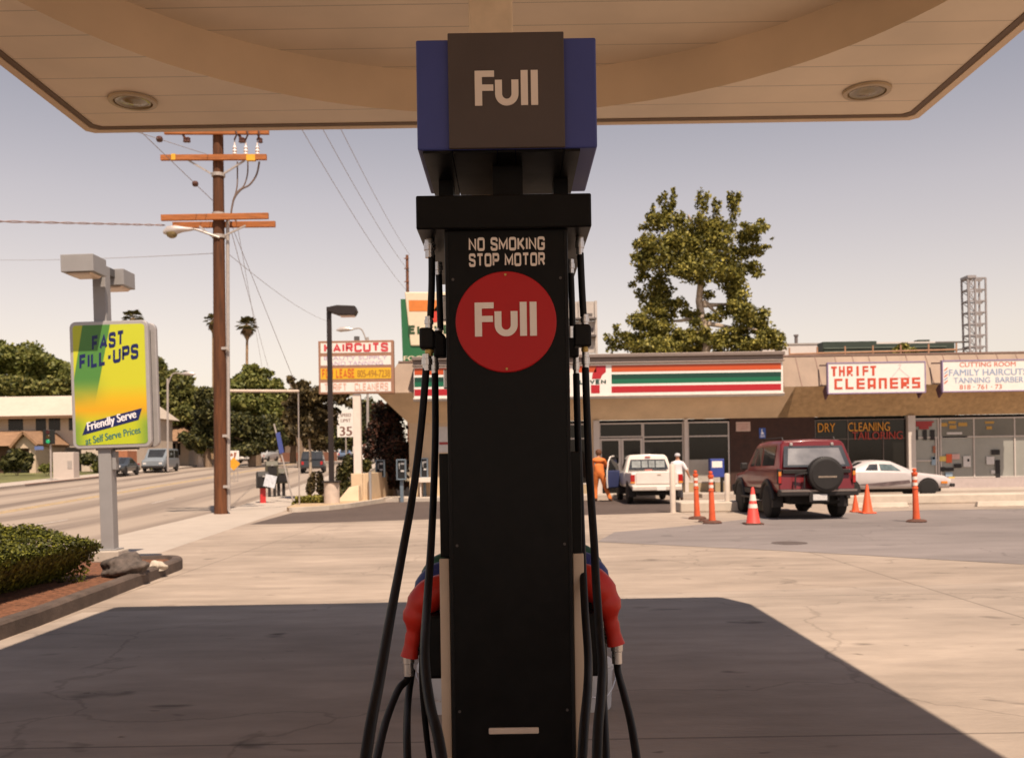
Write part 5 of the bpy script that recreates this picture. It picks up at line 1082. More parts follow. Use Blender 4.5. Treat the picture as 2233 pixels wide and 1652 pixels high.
for s_ in (1, -1):
    boxpart(suv, 'tail_light', blk_trim, s_ * 0.905 - 0.075 if s_ > 0 else -0.915, s_ * 0.915 if s_ > 0 else -0.83, -0.018, 0.10, 0.84, 1.20, 0.012)
    tl_ = suv.children[-1]; boxpart(tl_, 'red_lens', tail_m, (0.84 if s_ > 0 else -0.905), (0.905 if s_ > 0 else -0.84), -0.024, -0.016, 0.86, 1.02, 0.004); boxpart(tl_, 'amber_lens', amber, (0.84 if s_ > 0 else -0.905), (0.905 if s_ > 0 else -0.84), -0.024, -0.016, 1.03, 1.13, 0.004)
    boxpart(suv, 'mirror', blk_trim, s_ * 0.98 - 0.09, s_ * 0.98 + 0.09, 2.72, 2.84, 1.16, 1.34, 0.03)
    b = MB(); b.tube([(s_ * 0.62, 0.55, RH + 0.005), (s_ * 0.62, 0.6, RH + 0.075), (s_ * 0.62, 2.1, RH + 0.075), (s_ * 0.62, 2.15, RH + 0.005)], 0.016, 8); b.build('roof_rail', blk_trim, suv, smooth=True)
    boxpart(suv, 'side_step', blk_trim, s_ * 0.95 - 0.06, s_ * 0.95 + 0.06, 1.45, 3.05, 0.44, 0.50, 0.02)
    boxpart(suv, 'side_cladding', blk_trim, (0.88 if s_ > 0 else -0.915), (0.915 if s_ > 0 else -0.88), 1.30, 3.15, 0.56, 0.70, 0.015)
    boxpart(suv, 'headlight', head_m, s_ * 0.62 - 0.16, s_ * 0.62 + 0.16, 4.28, 4.365, 0.82, 0.96, 0.01)
boxpart(suv, 'dark_panel', blk_trim, -0.80, 0.80, -0.012, 0.05, 1.08, 1.175, 0.01)
for x0 in (-0.55, 0.42): boxpart(suv, 'window_hinge', rim_m, x0, x0 + 0.07, 0.235, 0.30, 1.73, 1.80, 0.01)
cover = mat('tyre_cover', (0.016, 0.013, 0.012), 0.55, var=0.15)
b = MB(); b.lathe([(0.34, -0.005), (0.40, 0.02), (0.415, 0.06), (0.415, 0.2), (0.39, 0.235), (0.30, 0.24)], c=(0.14, -0.27, 1.06), axis='y', n=36); spw = b.build('spare_wheel', cover, suv, smooth=True)
b = MB(); b.lathe([(0.02, -0.012), (0.335, -0.012), (0.338, -0.004)], c=(0.14, -0.27, 1.06), axis='y', n=36); b.build('cover_face', cover, spw)
b = MB(); b.box(-0.06, 0.37, -0.288, -0.2825, 0.985, 1.025); b.build('cover_stripe', mat('cover_band', (0.22, 0.17, 0.13), 0.6, var=0.3, scale=30), spw)
for x_ in (-0.55, -0.34):
    b = MB(); b.tube([(x_, -0.12, 0.74), (x_ + 0.02, -0.10, 1.05), (x_ + 0.3, -0.16, 1.1)], 0.022, 8); b.build('carrier_bar', blk_trim, suv, smooth=True)
boxpart(suv, 'licence_plate', plate_m, -0.16, 0.17, -0.20, -0.185, 0.46, 0.60, 0.004)
boxpart(suv, 'plate_bracket', blk_trim, -0.24, 0.22, -0.184, -0.15, 0.42, 0.66, 0.01)
b = MB(); b.tube([(0.5, -0.02, 0.47), (0.5, 0.4, 0.47)], 0.03, 10); b.build('exhaust', blk_trim, suv, smooth=True)
wheels(suv, (0.95, 3.55), RW, 0.40, 0.27)
for y in (0.95, 3.55):
    for s_ in (1, -1):
        b = MB(); b.tube([(s_ * 0.90, y + 0.5 * math.cos(a), 0.40 + 0.50 * math.sin(a)) for a in [R(8) + R(164) * k / 12 for k in range(13)]], 0.055, 8); b.build('wheel_flare', blk_trim, suv, smooth=True)

# --- white pickup truck
PW, PH = 0.84, 1.60
white_c = paint('white_car_paint', (0.70, 0.63, 0.57), 0.4)
pk = thing('white_pickup', 'white pickup truck with tailgate towards us and driver door open', 'pickup truck', (4.66, 30.6, 0.01))
zb = 0.50
bed = [hood(0.0, PW, 1.02, zb, 0.02), hood(0.06, PW, 1.04, zb, 0.02), hood(1.75, PW, 1.04, zb, 0.02)]
b = loft(bed); bd_ = b.build('bed', white_c, pk, bevel=0.02, smooth=True)
cabr = [ring(1.80, 1.98, PW, 1.04, PH, 0.76, zb), ring(2.2, 2.2, PW, 1.03, PH + 0.02, 0.77, zb), ring(3.15, 2.85, PW, 1.02, PH, 0.76, zb), hood(3.55, PW, 1.0, zb), hood(4.5, PW * 0.96, 0.92, zb), hood(4.65, PW * 0.9, 0.82, zb)]
cb_ = loft(cabr).build('cab', white_c, pk, bevel=0.025, smooth=True)
rw_ = end_window(cb_, cabr[0], 'rear_window', glass_c, -0.012, 0.12, 0.86, 0.10)
slide = mat('see_through_glass', (0.26, 0.27, 0.26), 0.2, spec=0.5, var=0.5, scale=3)
for x0, x1 in ((-0.56, -0.26), (-0.22, -0.02), (0.02, 0.22), (0.26, 0.56)):
    b = MB(); b.poly([(x0, 1.862 - 0.05, 1.17), (x1, 1.862 - 0.05, 1.17), (x1, 1.930 - 0.05, 1.40), (x0, 1.930 - 0.05, 1.40)]); b.build('glass_panel', slide, rw_)
side_window(cb_, cabr[1], cabr[2], 0.1, 0.9, glass_c); slope_window(cb_, cabr[2], cabr[3], 'windscreen', glass_c)
b = MB(); b.box(-0.09, 0.09, 1.93, 1.98, PH - 0.085, PH - 0.05); b.build('brake_light', tail_m, cb_)
b = MB(); b.box(-0.16, 0.16, -0.008, 0.002, 0.84, 0.90); 
boxpart(pk, 'tailgate', white_c, -0.66, 0.66, -0.022, 0.0, 0.66, 1.035, 0.012); boxpart(pk.children[-1], 'handle', mat('handle_tan', (0.42, 0.28, 0.2), 0.5), 0.02, 0.14, -0.034, -0.0225, 0.93, 0.965, 0.004)
boxpart(pk, 'cab_badge', mat('faded_red_badge', (0.50, 0.17, 0.13), 0.5), -0.13, 0.13, 1.77, 1.796, 1.055, 1.105, 0.004)
for s_ in (1, -1):
    x0, x1 = (0.70, 0.845) if s_ > 0 else (-0.845, -0.70)
    boxpart(pk, 'tail_light', tail_m, x0, x1, -0.024, 0.04, 0.735, 0.955, 0.01); boxpart(pk.children[-1], 'amber_lens', amber, x0, x1, -0.026, 0.02, 0.675, 0.733, 0.008)
    boxpart(pk, 'headlight', head_m, s_ * 0.6 - 0.14, s_ * 0.6 + 0.14, 4.58, 4.66, 0.68, 0.82, 0.01)
bump_m = mat('bumper_white', (0.55, 0.48, 0.42), 0.4, metal=0.1, var=0.1)
boxpart(pk, 'rear_bumper', bump_m, -0.80, 0.80, -0.15, 0.0, 0.44, 0.60, 0.03)
boxpart(pk, 'licence_plate', white_s, -0.02, 0.27, -0.158, -0.1505, 0.45, 0.58, 0.003)
boxpart(pk, 'front_bumper', bump_m, -0.80, 0.80, 4.6, 4.74, 0.42, 0.58, 0.03)
boxpart(pk, 'chassis', under_m, -0.6, 0.6, 0.1, 4.4, 0.28, 0.52, 0.04)
wheels(pk, (0.95, 3.75), PW, 0.34, 0.20)
dr = MB(); dr.hexa([(-0.03, -1.0, 0.42), (0.03, -1.0, 0.42), (0.03, 0.0, 0.42), (-0.03, 0.0, 0.42), (-0.03, -1.02, 1.03), (0.03, -1.02, 1.03), (0.03, 0, 1.02), (-0.03, 0, 1.02)])
door = dr.build('driver_door', mat('navy_trim', (0.035, 0.045, 0.12), 0.6), pk, bevel=0.03, loc=(-PW - 0.01, 3.1, 0.05), rz=R(-31))
b = MB(); b.tube([(0, -1.0, 1.02), (0.0, -0.92, 1.32), (0, -0.75, 1.50), (0, -0.45, 1.53)], 0.022, 8); b.tube([(0, -1.02, 1.05), (0, -1.04, 0.7), (0, -1.0, 0.43)], 0.03, 8); b.build('door_frame', white_c, door, smooth=True)
b = MB(); b.poly([(0.0, -0.95, 1.03), (0, 0.0, 1.02), (0, -0.3, 1.52), (0, -0.72, 1.48)]); b.build('door_window', glass_c, door)

# --- white car with a crumpled side, nose to the right
wc = thing('white_sedan', 'dented white car standing behind the red vehicle, nose towards the orange post', 'car', (10.75, 33.4, 0.01), rz=R(-90))
zb = 0.30; WW = 0.82
silver = paint('dull_white_paint', (0.46, 0.41, 0.40), 0.3)
wr = [hood(0.0, WW * 0.92, 0.82, zb), hood(0.15, WW, 0.90, zb), hood(0.75, WW, 0.92, zb), ring(1.15, 1.5, WW, 0.92, 1.27, 0.74, zb), ring(1.9, 1.9, WW, 0.91, 1.29, 0.75, zb), ring(2.75, 2.35, WW, 0.88, 1.26, 0.74, zb), hood(3.2, WW, 0.86, zb), hood(4.15, WW * 0.97, 0.74, zb), hood(4.35, WW * 0.9, 0.64, zb)]
wb_ = loft(wr).build('body', silver, wc, bevel=0.03, smooth=True)
side_window(wb_, wr[3], wr[4], 0.3, 0.92, glass_c); side_window(wb_, wr[4], wr[5], 0.05, 0.92, mat('teal_glass', (0.10, 0.13, 0.13), 0.1, spec=0.6, var=0.6, scale=3, coat=0.5)); slope_window(wb_, wr[5], wr[6], 'windscreen', glass_c); slope_window(wb_, wr[3], wr[2], 'rear_window', glass_c)
b = MB()
b.poly([(WW + 0.004, 1.1, 0.46), (WW + 0.006, 2.0, 0.40), (WW + 0.006, 2.95, 0.50), (WW + 0.002, 2.9, 0.60), (WW + 0.006, 2.2, 0.55)]); b.build('dent', mat('bare_dent', (0.10, 0.07, 0.07), 0.6, var=0.5, scale=5), wb_)
boxpart(wc, 'door_gap', blk_trim, WW - 0.002, WW + 0.004, 2.98, 3.02, 0.36, 0.78, 0.001)
boxpart(wc, 'front_bumper', blk_trim, -0.78, 0.78, 4.33, 4.5, 0.34, 0.46, 0.03); boxpart(wc, 'rear_bumper', blk_trim, -0.78, 0.78, -0.12, 0.02, 0.36, 0.52, 0.03)
for s_ in (1, -1): boxpart(wc, 'side_marker', amber, s_ * 0.80 - 0.02, s_ * 0.80 + 0.02, 4.0, 4.22, 0.46, 0.54, 0.006); boxpart(wc, 'headlight', head_m, s_ * 0.58 - 0.15, s_ * 0.58 + 0.15, 4.28, 4.37, 0.5, 0.62, 0.01); boxpart(wc, 'tail_light', tail_m, s_ * 0.6 - 0.16, s_ * 0.6 + 0.16, -0.02, 0.05, 0.6, 0.78, 0.01)
boxpart(wc, 'chassis', under_m, -0.6, 0.6, 0.2, 4.1, 0.18, 0.32, 0.03)
wheels(wc, (0.85, 3.55), WW, 0.30, 0.18)

# --- vehicles along the street
def street_car(kind, name, label, pnt, d, rz, col, group=None, L=4.4, Wd=0.85, H=1.4):
    p = P(pnt[0], pnt[1], d); t = thing(name, label, {'van': 'van', 'suv': 'car', 'sedan': 'car', 'truck': 'truck', 'pickup': 'pickup truck'}[kind], (p.x, d, rise(d) - 0.11), rz=rz, group=group)
    zb = 0.32
    if kind == 'van': rr_ = [ring(0, 0.08, Wd, 1.1, H, 0.88, zb), ring(1.5, 1.5, Wd, 1.1, H + 0.03, 0.90, zb), ring(L - 1.35, L - 1.75, Wd, 1.08, H, 0.88, zb), hood(L - 0.75, Wd, 1.12, zb), hood(L - 0.1, Wd * 0.97, 1.0, zb), hood(L, Wd * 0.93, 0.9, zb)]
    elif kind == 'suv': rr_ = [ring(0, 0.25, Wd, 1.0, H, 0.80, zb + 0.1), ring(1.4, 1.4, Wd, 1.0, H + 0.02, 0.81, zb + 0.1), ring(L - 1.6, L - 2.1, Wd, 0.98, H, 0.8, zb + 0.1), hood(L - 1.2, Wd, 0.98, zb + 0.1), hood(L - 0.1, Wd * 0.95, 0.88, zb + 0.1), hood(L, Wd * 0.9, 0.78, zb + 0.1)]
    else: rr_ = [hood(0, Wd * 0.93, 0.82, zb), hood(0.6, Wd, 0.9, zb), ring(0.95, 1.45, Wd, 0.9, H, 0.74, zb), ring(L - 1.75, L - 2.3, Wd, 0.88, H, 0.74, zb), hood(L - 1.25, Wd, 0.88, zb), hood(L - 0.1, Wd * 0.95, 0.74, zb), hood(L, Wd * 0.9, 0.64, zb)]
    bo = loft(rr_).build('body', col, t, bevel=0.03, smooth=True)
    ci = [i for i, r_ in enumerate(rr_) if r_[6][2] > H - 0.2]
    for i in ci[:-1]: side_window(bo, rr_[i], rr_[i + 1], 0.08, 0.92, glass_c)
    slope_window(bo, rr_[ci[-1]], rr_[ci[-1] + 1], 'windscreen', glass_c)
    if ci[0] == 0: end_window(bo, rr_[0], 'rear_window', glass_c, -0.012)
    else: slope_window(bo, rr_[ci[0]], rr_[ci[0] - 1], 'rear_window', glass_c)
    for s_ in (1, -1):
        boxpart(t, 'headlight', head_m, s_ * Wd * 0.68 - 0.13, s_ * Wd * 0.68 + 0.13, L - 0.12, L + 0.01, 0.62, 0.76, 0.01); boxpart(t, 'tail_light', tail_m, s_ * Wd * 0.8 - 0.09, s_ * Wd * 0.8 + 0.09, -0.02, 0.06, 0.65, 0.9, 0.01)
    boxpart(t, 'front_bumper', blk_trim, -Wd * 0.95, Wd * 0.95, L - 0.02, L + 0.1, 0.34, 0.5, 0.02); boxpart(t, 'rear_bumper', blk_trim, -Wd * 0.95, Wd * 0.95, -0.1, 0.02, 0.36, 0.52, 0.02)
    wheels(t, (0.85, L - 0.85), Wd, 0.32, 0.2)
    return t
DV = R(180 + 4.9); UPW = R(4.9)
street_car('van', 'grey_van', 'grey blue van parked on the far side of the street before the brown roofed house', (378, 1010), 84, DV, paint('grey_blue_paint', (0.19, 0.21, 0.23), 0.4), L=4.9, Wd=0.95, H=1.95)
bpy.data.objects['grey_van'].location.x += -0.4
street_car('sedan', 'dark_car', 'dark grey car parked at the far kerb beside the round bush', (283, 1010), 75, DV, paint('charcoal_paint', (0.035, 0.04, 0.045), 0.6), L=4.5, H=1.38)
street_car('suv', 'black_suv', 'black boxy car driving away behind the small planted tree', (681, 1010), 72, UPW + R(4), paint('black_paint', (0.015, 0.017, 0.017), 0.7), L=4.3, Wd=0.88, H=1.68)
street_car('sedan', 'oncoming_white_car', 'white car coming down the street beyond the newspaper boxes', (563, 1000), 112, DV + R(-8), white_c, L=4.6, H=1.45)
street_car('van', 'oncoming_grey_truck', 'grey van coming down the street next to the white car', (592, 1000), 118, DV + R(-8), paint('pale_grey_paint', (0.36, 0.35, 0.34), 0.3), L=5.0, Wd=1.0, H=2.2)
street_car('van', 'white_van', 'white van beyond the white sign column', (790, 1000), 92, UPW, white_c, L=4.8, Wd=0.95, H=2.0)
street_car('sedan', 'far_white_car', 'small white car far up the street beside the speed limit sign', (729, 990), 125, UPW, white_c, L=4.4, H=1.4)
street_car('sedan', 'far_blue_car', 'small blue car far up the street under the speed limit sign', (751, 990), 122, UPW, paint('mid_blue_paint', (0.12, 0.17, 0.26), 0.4), L=4.4, H=1.4)

# ------------------------------------------------------------------ people
skin_m = mat('skin', (0.42, 0.20, 0.12), 0.6, var=0.05); hair_m = mat('brown_hair', (0.10, 0.035, 0.014), 0.7, var=0.3, scale=30)
def person(label, loc, rz, J, bones, mats, scale=1.0):
    """J: joint -> (x, y, z, radius); bones: (parent joint, joint, material index). One skinned body."""
    names = list(J); ix = {k: i for i, k in enumerate(names)}
    me = bpy.data.meshes.new('person'); me.from_pydata([J[k][:3] for k in names], [(ix[a], ix[c]) for a, c, _ in bones], [])
    o = bpy.data.objects.new('person', me); C.objects.link(o)
    sk = o.modifiers.new('skin', 'SKIN'); sk.use_smooth_shade = True; sk.branch_smoothing = 0.4
    for i, k in enumerate(names):
        r = J[k][3]; r = r if isinstance(r, tuple) else (r, r); g_ = 1.0 if k[0] == 'f' or k[:2] == 'th' else (1.12 if k in ('skull', 'crown', 'jaw', 'nose', 'neck') else 1.38); r = (r[0] * g_, r[1] * g_); me.skin_vertices[0].data[i].radius = r if isinstance(r, tuple) else (r, r)
        me.skin_vertices[0].data[i].use_root = (i == 0)
    ss = o.modifiers.new('sub', 'SUBSURF'); ss.levels = 2; ss.render_levels = 2
    dg = bpy.context.evaluated_depsgraph_get(); m2 = bpy.data.meshes.new_from_object(o.evaluated_get(dg))
    o.modifiers.clear(); o.data = m2; m2.name = 'person'
    m2.materials.clear()
    for m in mats: m2.materials.append(m)
    seg = [(Vector(J[a][:3]), Vector(J[c][:3]), m) for a, c, m in bones]
    mi = []
    for f in m2.polygons:
        best, bm_ = 9, 0; c = f.center
        for a, e, m in seg:
            d = e - a; t = max(0, min(1, (c - a).dot(d) / max(1e-9, d.length_squared))); q = (c - (a + d * t)).length
            if q < best: best, bm_ = q, m
        if abs(c.x - J['waist'][0]) < 0.19 and 0.80 < c.z < 1.45 and abs(c.y) < 0.16: bm_ = 0 if c.z > 0.90 else 1
        elif bm_ in (0, 2) and abs(c.x - J['neck'][0]) < 0.12 and c.z < 1.60 and c.z > 1.40: bm_ = 0 if c.z < 1.485 - 0.25 * (c.y - J['neck'][1]) else 2
        mi.append(bm_)
    m2.polygons.foreach_set('material_index', mi); m2.polygons.foreach_set('use_smooth', [True] * len(mi))
    o.location = loc; o.rotation_euler.z = rz; o.scale = (scale,) * 3
    tag(o, label, 'person'); return o
def head_parts(o, hx, hy, hz, hair, cap=None):
    b = MB(); b.lathe([(0.104, -0.045 if not cap else -0.005), (0.109, 0.0 if not cap else 0.012), (0.103, 0.05), (0.075, 0.095), (0.03, 0.112), (0.001, 0.114)], c=(hx, hy - 0.018, hz), n=20); hm = b.build('cap' if cap else 'hair', cap or hair, o, smooth=True)
    if not cap:
        b = MB(); b.lathe([(0.075, -0.09), (0.095, -0.04), (0.095, 0.0)], c=(hx, hy - 0.028, hz), n=16); b.build('hair_back', hair, hm, smooth=True)
    else:
        b = MB(); b.prism([(hx + 0.085 * math.cos(a), hy + 0.07 + 0.09 * math.sin(a)) for a in [math.pi * k / 8 for k in range(9)]], hz - 0.004, hz + 0.006, 'z'); b.build('peak', cap, hm)
    for s_ in (1, -1):
        b = MB(); b.lathe([(0.001, -0.012), (0.012, 0), (0.001, 0.012)], c=(hx + s_ * 0.036, hy + 0.088, hz - 0.025), n=10); b.build('eye', mat('eye', (0.05, 0.03, 0.02), 0.2), o, smooth=True)
    b = MB(); b.box(hx - 0.03, hx + 0.03, hy + 0.083, hy + 0.089, hz - 0.102, hz - 0.092); b.build('mouth', mat('lip', (0.30, 0.10, 0.08), 0.5), o)
def body_joints(lean=(0, 0), armL=None, armR=None, legL=None, legR=None, head=(0, 0)):
    lx, ly = lean
    J = {'pelvis': (0, 0, 0.95, (0.155, 0.115)), 'waist': (lx * .3, ly * .3, 1.10, (0.150, 0.108)), 'chest': (lx * .75, ly * .75, 1.30, (0.170, 0.118)), 'collar': (lx, ly, 1.43, (0.125, 0.085)),
         'neck': (lx + head[0] * .4, ly + 0.012, 1.505, 0.058), 'jaw': (lx + head[0] * .8, ly + 0.035 + head[1] * .5, 1.575, (0.07, 0.078)), 'skull': (lx + head[0], ly + 0.02 + head[1], 1.655, (0.080, 0.098)), 'crown': (lx + head[0], ly + 0.01 + head[1], 1.715, (0.055, 0.07)),
         'nose': (lx + head[0], ly + 0.125 + head[1], 1.605, 0.014)}
    bones = [('pelvis', 'waist', 0), ('waist', 'chest', 0), ('chest', 'collar', 0), ('collar', 'neck', 2), ('neck', 'jaw', 2), ('jaw', 'skull', 2), ('skull', 'crown', 2), ('jaw', 'nose', 2)]
    for s_, n_, arm, leg in ((-1, 'L', armL, legL), (1, 'R', armR, legR)):
        sh = (lx + s_ * 0.185, ly, 1.40); el, wr_ = arm
        J['sh' + n_] = (*sh, 0.068); J['el' + n_] = (*el, 0.046); J['wr' + n_] = (*wr_, 0.030)
        dv = (Vector(wr_) - Vector(el)).normalized(); side = Vector((0, 1, 0)); side = (side - dv * side.dot(dv)).normalized()
        pm = Vector(wr_) + dv * 0.065; J['palm' + n_] = (*pm, (0.040, 0.022))
        bones += [('collar', 'sh' + n_, 0), ('sh' + n_, 'el' + n_, 0), ('el' + n_, 'wr' + n_, 3), ('wr' + n_, 'palm' + n_, 2)]
        nrm = dv.cross(side).normalized() * (-s_)
        for k, (o_, ln) in enumerate(((-0.030, 0.062), (-0.010, 0.080), (0.011, 0.085), (0.031, 0.074))):
            m1 = pm + side * o_ + dv * (0.03 + ln * 0.5); m2 = m1 + dv * ln * 0.42 + nrm * 0.022 * (1 + 0.2 * k)
            J[f'f{k}a' + n_] = (*m1, 0.0095); J[f'f{k}b' + n_] = (*m2, 0.008); bones += [('palm' + n_, f'f{k}a' + n_, 2), (f'f{k}a' + n_, f'f{k}b' + n_, 2)]
        th = pm - dv * 0.02 + side * 0.052 + nrm * 0.01; J['tha' + n_] = (*th, 0.011); J['thb' + n_] = (*(th + dv * 0.038 + side * 0.008 + nrm * 0.012), 0.009); bones += [('palm' + n_, 'tha' + n_, 2), ('tha' + n_, 'thb' + n_, 2)]
        kn, an, toe = leg
        J['hip' + n_] = (s_ * 0.095, 0, 0.875, 0.098); J['kn' + n_] = (*kn, 0.064); J['an' + n_] = (*an, 0.046)
        J['toe' + n_] = (*toe, (0.045, 0.032)); J['heel' + n_] = (an[0] - (toe[0] - an[0]) * .25, an[1] - (toe[1] - an[1]) * .28, 0.04, 0.04)
        bones += [('pelvis', 'hip' + n_, 1), ('hip' + n_, 'kn' + n_, 1), ('kn' + n_, 'an' + n_, 1), ('an' + n_, 'heel' + n_, 4), ('an' + n_, 'toe' + n_, 4)]
    return J, bones
cover_m = mat('orange_overalls', (0.66, 0.17, 0.035), 0.8, var=0.12, scale=6, var2=0.15, bump=0.3, bscale=18)
shoe_m = mat('dark_shoes', (0.05, 0.025, 0.02), 0.7); tan_shoe = mat('brown_shoes', (0.16, 0.07, 0.04), 0.7)
J, B = body_joints(lean=(-0.03, 0.05), head=(0.01, 0.03), armL=((-0.27, 0.06, 1.13), (-0.26, 0.20, 0.92)), armR=((0.26, 0.20, 1.16), (0.30, 0.46, 1.18)), legL=((-0.15, 0.08, 0.49), (-0.13, 0.02, 0.09), (-0.15, 0.17, 0.035)), legR=((0.20, 0.02, 0.50), (0.36, -0.12, 0.09), (0.40, 0.03, 0.035)))
pm_ = G(1304, 1091)
o = person('person in orange overalls with brown hair leaning to the open pickup door', (pm_.x, 33.3, 0.006), R(-8), J, B, [cover_m, cover_m, skin_m, cover_m, tan_shoe], 1.03)
head_parts(o, -0.02, 0.10, 1.665, hair_m)
shirt_m = mat('white_shirt', (0.62, 0.57, 0.58), 0.8, var=0.05, bump=0.25, bscale=18); trous = mat('dark_trousers', (0.022, 0.018, 0.022), 0.8)
J, B = body_joints(lean=(-0.01, 0.03), armL=((-0.30, 0.0, 1.15), (-0.33, 0.14, 0.92)), armR=((0.31, -0.03, 1.16), (0.40, 0.04, 0.93)), legL=((-0.09, 0.10, 0.50), (-0.08, -0.02, 0.09), (-0.08, 0.14, 0.035)), legR=((0.11, 0.03, 0.50), (0.13, -0.16, 0.10), (0.14, -0.02, 0.035)))
pm_ = G(1479, 1090)
o = person('person in white shirt, dark trousers and pale cap walking beside the white pickup', (P(1479, 1050, 33.0).x, 33.0, 0.006), R(-14), J, B, [shirt_m, trous, skin_m, skin_m, shoe_m], 0.93)
head_parts(o, -0.01, 0.05, 1.665, hair_m, mat('pale_cap', (0.45, 0.42, 0.43), 0.7))

# ------------------------------------------------------------------ planted corner by the street
bed_m = mat('dry_bed', (0.42, 0.30, 0.185), 0.95, var=0.2, scale=4, bump=0.5)
edge = [(634, 1117), (668, 1115), (715, 1112), (760, 1107), (800, 1100.5), (853, 1092)]
E = [G(x, y) for x, y in edge]; bk = [Vector((-5.2, 38.5, 0)), Vector((-7.9, 38.5, 0)), Vector((-7.45, 32.5, 0)), Vector((-7.2, 30.2, 0))]
b = MB(); pts = E + bk; b.prism([(p.x, p.y) for p in pts], 0.0, 0.12, 'z'); structure(b.build('planting_bed', bed_m))
b = MB()
for a, c in zip(E[:-1], E[1:]): b.bar(a + Vector((0, -0.005, 0.075)), c + Vector((0, -0.005, 0.075)), 0.16, 0.15)
structure(b.build('bed_kerb', kerb_w))
# black lamp on a concrete foot
p = G(724.5, 1105); D = p.y + 0.3
t = thing('black_lamp_post', 'black lamp post with one box head on a pale concrete footing by the haircuts sign', 'lamp post', (P(724.5, 1100, D).x, D, 0.1))
hz_ = lambda y, x=722: P(x, y, D).z - 0.1
b = MB(); b.lathe([(0.27, 0), (0.262, hz_(1052))], n=22); b.build('footing', mat('footing_concrete', (0.50, 0.40, 0.33), 0.85, var=0.12, scale=5, bump=0.3), t, smooth=True)
iron_b = mat('bronze_black', (0.020, 0.013, 0.012), 0.5)
b = MB(); b.box(-0.28, 0.28, -0.28, 0.28, hz_(1052) + 0.001, hz_(1048)); b.build('base_plate', iron_b, t, bevel=0.01)
b = MB(); w0 = 0.085; zt_ = hz_(669); b.hexa([(-w0, -w0, hz_(1048)), (w0, -w0, hz_(1048)), (w0, w0, hz_(1048)), (-w0, w0, hz_(1048)), (-0.075, -0.075, zt_), (0.075, -0.075, zt_), (0.075, 0.075, zt_), (-0.075, 0.075, zt_)]); b.build('pole', iron_b, t, bevel=0.015)
b = MB(); x0 = 0.1; b.prism([(0.0, hz_(680)), (0.0, hz_(671)), (0.30, hz_(667)), (0.92, hz_(669)), (0.98, hz_(680)), (0.9, hz_(689)), (0.35, hz_(688))], -0.22, 0.22, 'y'); b.build('lamp_head', iron_b, t, bevel=0.02)
b = MB(); b.box(0.4, 0.88, -0.16, 0.16, hz_(691), hz_(689) - 0.002); b.build('lens', lens_m, t)
# haircuts sign on white column
D = 35.0; sg = P(777, 800, D)
t = thing('shop_directory_sign', 'tall HAIRCUTS and FOR LEASE sign in a brown frame on a white column', 'sign', (sg.x, D, sg.z))
def L_(x, y): q = P(x, y, D); return q.x - sg.x, q.z - sg.z
brown_f = mat('brown_sign_frame', (0.30, 0.155, 0.10), 0.6, var=0.1)
xa, za = L_(696, 859); xb, zb_ = L_(858, 741)
b = MB(); b.box(xa, xb, 0.0, 0.32, za, zb_); b.build('cabinet', brown_f, t, bevel=0.01)
yell_s = mat('lease_yellow', (0.66, 0.38, 0.02), 0.4, var=0.04)
for y0, y1, m_, n_ in ((746, 770, white_s, 'panel'), (775, 797, white_s, 'panel'), (801, 827, yell_s, 'yellow_panel'), (832, 855, white_s, 'panel')):
    q0, q1 = L_(700, y1), L_(853, y0); b = MB(); b.box(q0[0], q1[0], -0.006, -0.0005, q0[1], q1[1]); b.build(n_, m_, t)
def tl_(s_, x0, x1, y0, y1, m_, bo): q = L_((x0 + x1) / 2, (y0 + y1) / 2); text('lettering', s_, q[0], q[1], (x1 - x0) * D / F, (y1 - y0) * D / F, -0.010, m_, t, bold=bo)
def tk_(s_, x0, x1, y0, y1, m_, wt): q = L_((x0 + x1) / 2, (y0 + y1) / 2); stroke_text('lettering', s_, q[0], q[1], (x1 - x0) * D / F, (y1 - y0) * D / F, -0.012, m_, t, weight=wt)
tk_('HAIRCUTS', 707, 847, 747.5, 767.5, mat('haircut_red', (0.52, 0.055, 0.065), 0.5, var=0.1), 0.25)
lil = mat('faded_lilac_letter', (0.45, 0.34, 0.47), 0.5, var=0.25, scale=30)
tl_('BEAUTY SUPPLY', 707, 845, 776, 784, lil, 0.0); tl_('AND TANNING', 718, 836, 787, 796, lil, 0.0)
tk_('FOR LEASE', 703, 774, 804, 824, mat('lease_red', (0.52, 0.12, 0.02), 0.5, var=0.1), 0.22); tl_('805-494-7238', 780, 851, 806, 822, mat('lease_brown', (0.36, 0.17, 0.02), 0.5, var=0.2, scale=20), 0.02)
tk_('THRIFT   CLEANERS', 708, 847, 835, 852, mat('faded_salmon_letter', (0.62, 0.36, 0.28), 0.5, var=0.12), 0.2)
wh_post = mat('white_post', (0.68, 0.58, 0.51), 0.6, var=0.05)
q0 = L_(771.5, 1032); q1 = L_(785.5, 859); b = MB(); b.box(q0[0], q1[0], 0.05, 0.29, q0[1], q1[1] - 0.002); b.build('column', wh_post, t, bevel=0.01)
q2 = L_(764, 1065); b = MB(); b.box(L_(765, 1000)[0], L_(790, 1000)[0], 0.0, 0.36, 0.10 - sg.z, q0[1] - 0.002); b.build('plinth', stucco, t, bevel=0.02)
b = MB(); q3 = L_(777, 735); b.box(q3[0] - 0.09, q3[0] + 0.09, 0.08, 0.24, zb_ + 0.001, zb_ + 0.17); b.build('vent_cap', steel_d, t)
b = MB(); q = G(765, 1092) ; b.hexa([(-6.35, 34.2, 0.10), (-5.55, 34.2, 0.10), (-5.55, 34.95, 0.10), (-6.35, 34.95, 0.10), (-5.95, 34.5, 0.62), (-5.60, 34.5, 0.68), (-5.60, 34.95, 0.68), (-5.95, 34.95, 0.62)])
